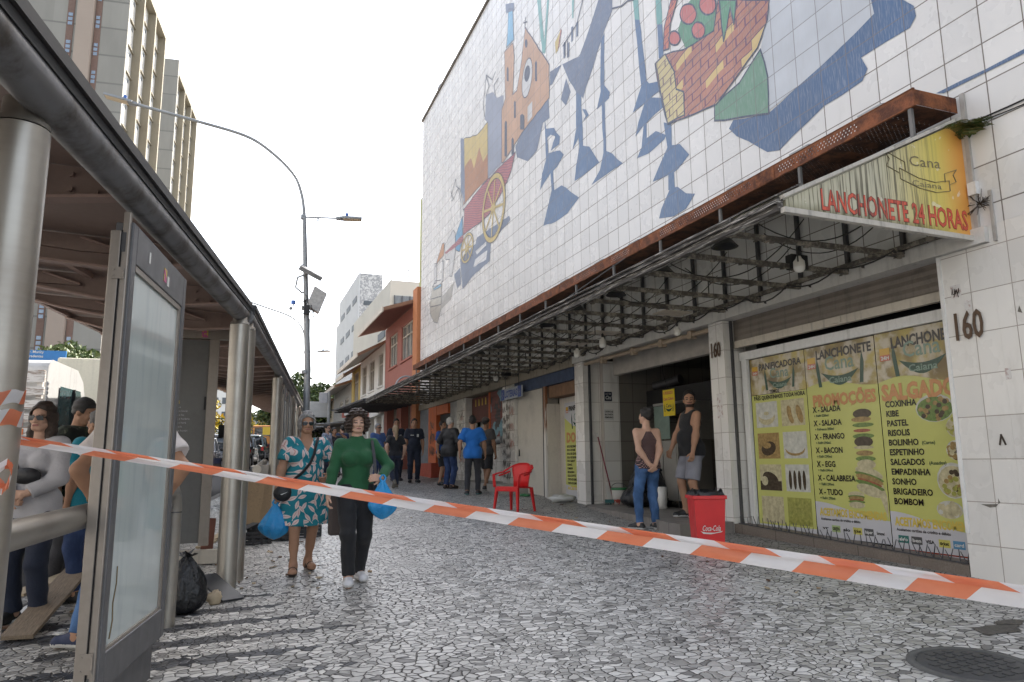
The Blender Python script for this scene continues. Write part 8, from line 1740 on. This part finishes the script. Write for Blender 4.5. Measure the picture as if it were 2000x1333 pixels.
mb = MB(); mb.add([(-.17, -.15, .0), (.17, -.15, 0), (.17, .15, 0), (-.17, .15, 0), (-.205, -.185, .62), (.205, -.185, .62), (.205, .185, .62), (-.205, .185, .62)], [(0,3,2,1),(0,1,5,4),(1,2,6,5),(2,3,7,6),(3,0,4,7)]); mb.build('bin_body', red_p, bn, local=True)
mb = MB()
for b in ((-.225, .225, -.205, -.19), (-.225, .225, .19, .205), (-.225, -.21, -.19, .19), (.21, .225, -.19, .19)): mb.box(*b, .60, .64)
mb.build('rim', red_p, bn, local=True, bevel=.006)
mb = MB(); r = np.random.RandomState(3); n = 40; vs = []; fs = []
for i, (rad, z) in enumerate(((.205, .615), (.212, .655), (.19, .69), (.15, .66), (.12, .56))):
    for k in range(n):
        a = 2*pi*k/n; e = .35; q = rad*(1 + .10*sin(7*a + i) + .08*(r.rand()-.5)); vs.append((q*abs(cos(a))**e*(1 if cos(a) > 0 else -1), q*.9*abs(sin(a))**e*(1 if sin(a) > 0 else -1), z + .02*sin(5*a + 2*i) + .012*r.rand()))
for i in range(4):
    for k in range(n): fs.append((i*n+k, i*n+(k+1) % n, (i+1)*n+(k+1) % n, (i+1)*n+k))
mb.add(vs, fs, 0, True); mb.build('bag_rim', bagm, bn, local=True)
mb = MB(); yl_ = lambda z: -.152 - .035*z/.62
mb.text('Coca-Cola', (-.115, yl_(.27) - .002, .262), .060, x=(1, 0, 0), up=(0, -.056, 1), bold=.012, w=.235, shear=.35)
mb.poly([(-.135, yl_(.25) - .003, .262), (-.10, yl_(.235) - .003, .232), (.0, yl_(.232) - .003, .226), (.14, yl_(.25) - .003, .248), (.155, yl_(.26) - .003, .262), (.05, yl_(.24) - .003, .242), (-.06, yl_(.24) - .003, .244), (-.11, yl_(.25) - .003, .252)]); mb.build('brand_mark', white_pr, bn, local=True)
bn.scale = (.84, .84, 1.0)
t = thing('broom', 'broom with a wine red handle leaning on the side wall tiles', 'broom', (6.38, 12.15, .60)); mb = MB(); mb.tube([(6.62, 12.2, .62), (6.40, 12.36, 1.86)], .013, 8); mb.build('handle', mat('wine_red', (.17, .02, .035), .5), t)
mb = MB(); mb.tube([(6.405, 12.357, 1.83), (6.39, 12.367, 1.91)], .015, 8); mb.build('handle_tip', white_pr, t)
mb = MB(); mb.obox((6.62, 12.15, .64), (.16, -.10, 0), (.018, .03, 0), (0, 0, .03)); r = np.random.RandomState(1)
for k in range(60): a = r.rand()*2 - 1; mb.tube([(6.62 + .15*a, 12.15 - .095*a, .615), (6.62 + .16*a + (r.rand()-.5)*.03, 12.15 - .1*a + (r.rand()-.5)*.05, .578)], .003, 4)
mb.build('broom_head', mat('teal_bristles', (.02, .10, .10), .7), t)
t = thing('bucket', 'white bucket with a green rim and lid on the snack bar floor', 'bucket', (6.72, 12.15, .577)); mb = MB(); mb.lathe((0, 0, 0), [(0, .002), (.13, .002), (.155, .27)], 24); mb.build('pail', mat('white_pail', rough=.4, fn=lambda p: (lambda x, y, z: {'c': mix(lt(z, .10)*gt(noise(p, 14, 2), .52), (.55, .54, .51), (.40, .08, .06))})(*sep(p))), t, local=True)
mb = MB(); mb.lathe((0, 0, 0), [(.155, .265), (.168, .268), (.168, .30), (.15, .305), (0, .295)], 24); mb.build('lid', mat('green_plastic', (.03, .17, .06), .4), t, local=True); mb = MB(); mb.tube([(.165*cos(a), .165*sin(a)*.3, .30 + .09*sin(a)) for a in np.linspace(0, pi, 12)], .005, 5); mb.build('handle', dsteel, t, local=True)
bin_bag('rubbish_bag', 'round black rubbish bag on the snack bar floor beside the bucket', 6.62, 11.35, .575, .30, .30, .40, 15, 'rubbish bags in the snack bar')
bin_bag('rubbish_bag', 'tall black rubbish bag heaped behind the round one in the snack bar', 6.95, 11.75, .575, .30, .26, .78, 16, 'rubbish bags in the snack bar')
bin_bag('rubbish_bag', 'black rubbish bag half hidden behind the woman in jeans', 6.95, 11.15, .575, .26, .26, .62, 17, 'rubbish bags in the snack bar')
mb = MB(); mb.lathe((6.75, 10.75, .578), [(0, 0), (.08, 0), (.085, .36), (0, .36)], 16); props(mb.build('white_canister', white_paint), 'white canister on the snack bar floor between the jeans legs and the cabinet', 'canister')
def crumple(lab, x, y, s, h, m_, seed, nm='paper_scrap'):
    mb = MB(); mb.ell((0, 0, h*.45), (s, s*.7, h*.5), 16, 9, 0, .55, seed); o = mb.build(nm, m_); o.location = gs(x, y, -.005); o.rotation_euler = (0, 0, seed); props(o, lab, 'rubbish')
crumple('crumpled white plastic sheet on the paving below the pastry banner', 6.0, 13.2, .26, .16, white_pr, 3, 'plastic_sheet'); crumple('small white crumpled paper on the paving near the bin', 5.25, 7.9, .08, .05, white_pr, 4); crumple('green bottle scrap lying on the paving by the cream closed front', 5.9, 14.9, .14, .06, MATS['green_plastic'], 5, 'plastic_scrap'); crumple('white plaster rubble at the doorway beside the cap man', 5.95, 17.4, .3, .14, white_pr, 6, 'rubble'); crumple('pale crumpled paper at the foot of the black rubbish bag', -.12, 6.95, .07, .12, MATS['raw_wood'], 7)
mb = MB(); mb.box(5.65, 6.6, 15.6, 20.3, .5, .86); props(mb.build('door_step', mat('worn_step', (.30, .28, .25), .8, var=.35, vs=3)), 'worn pale door step in front of the scrawled pillars', 'step')
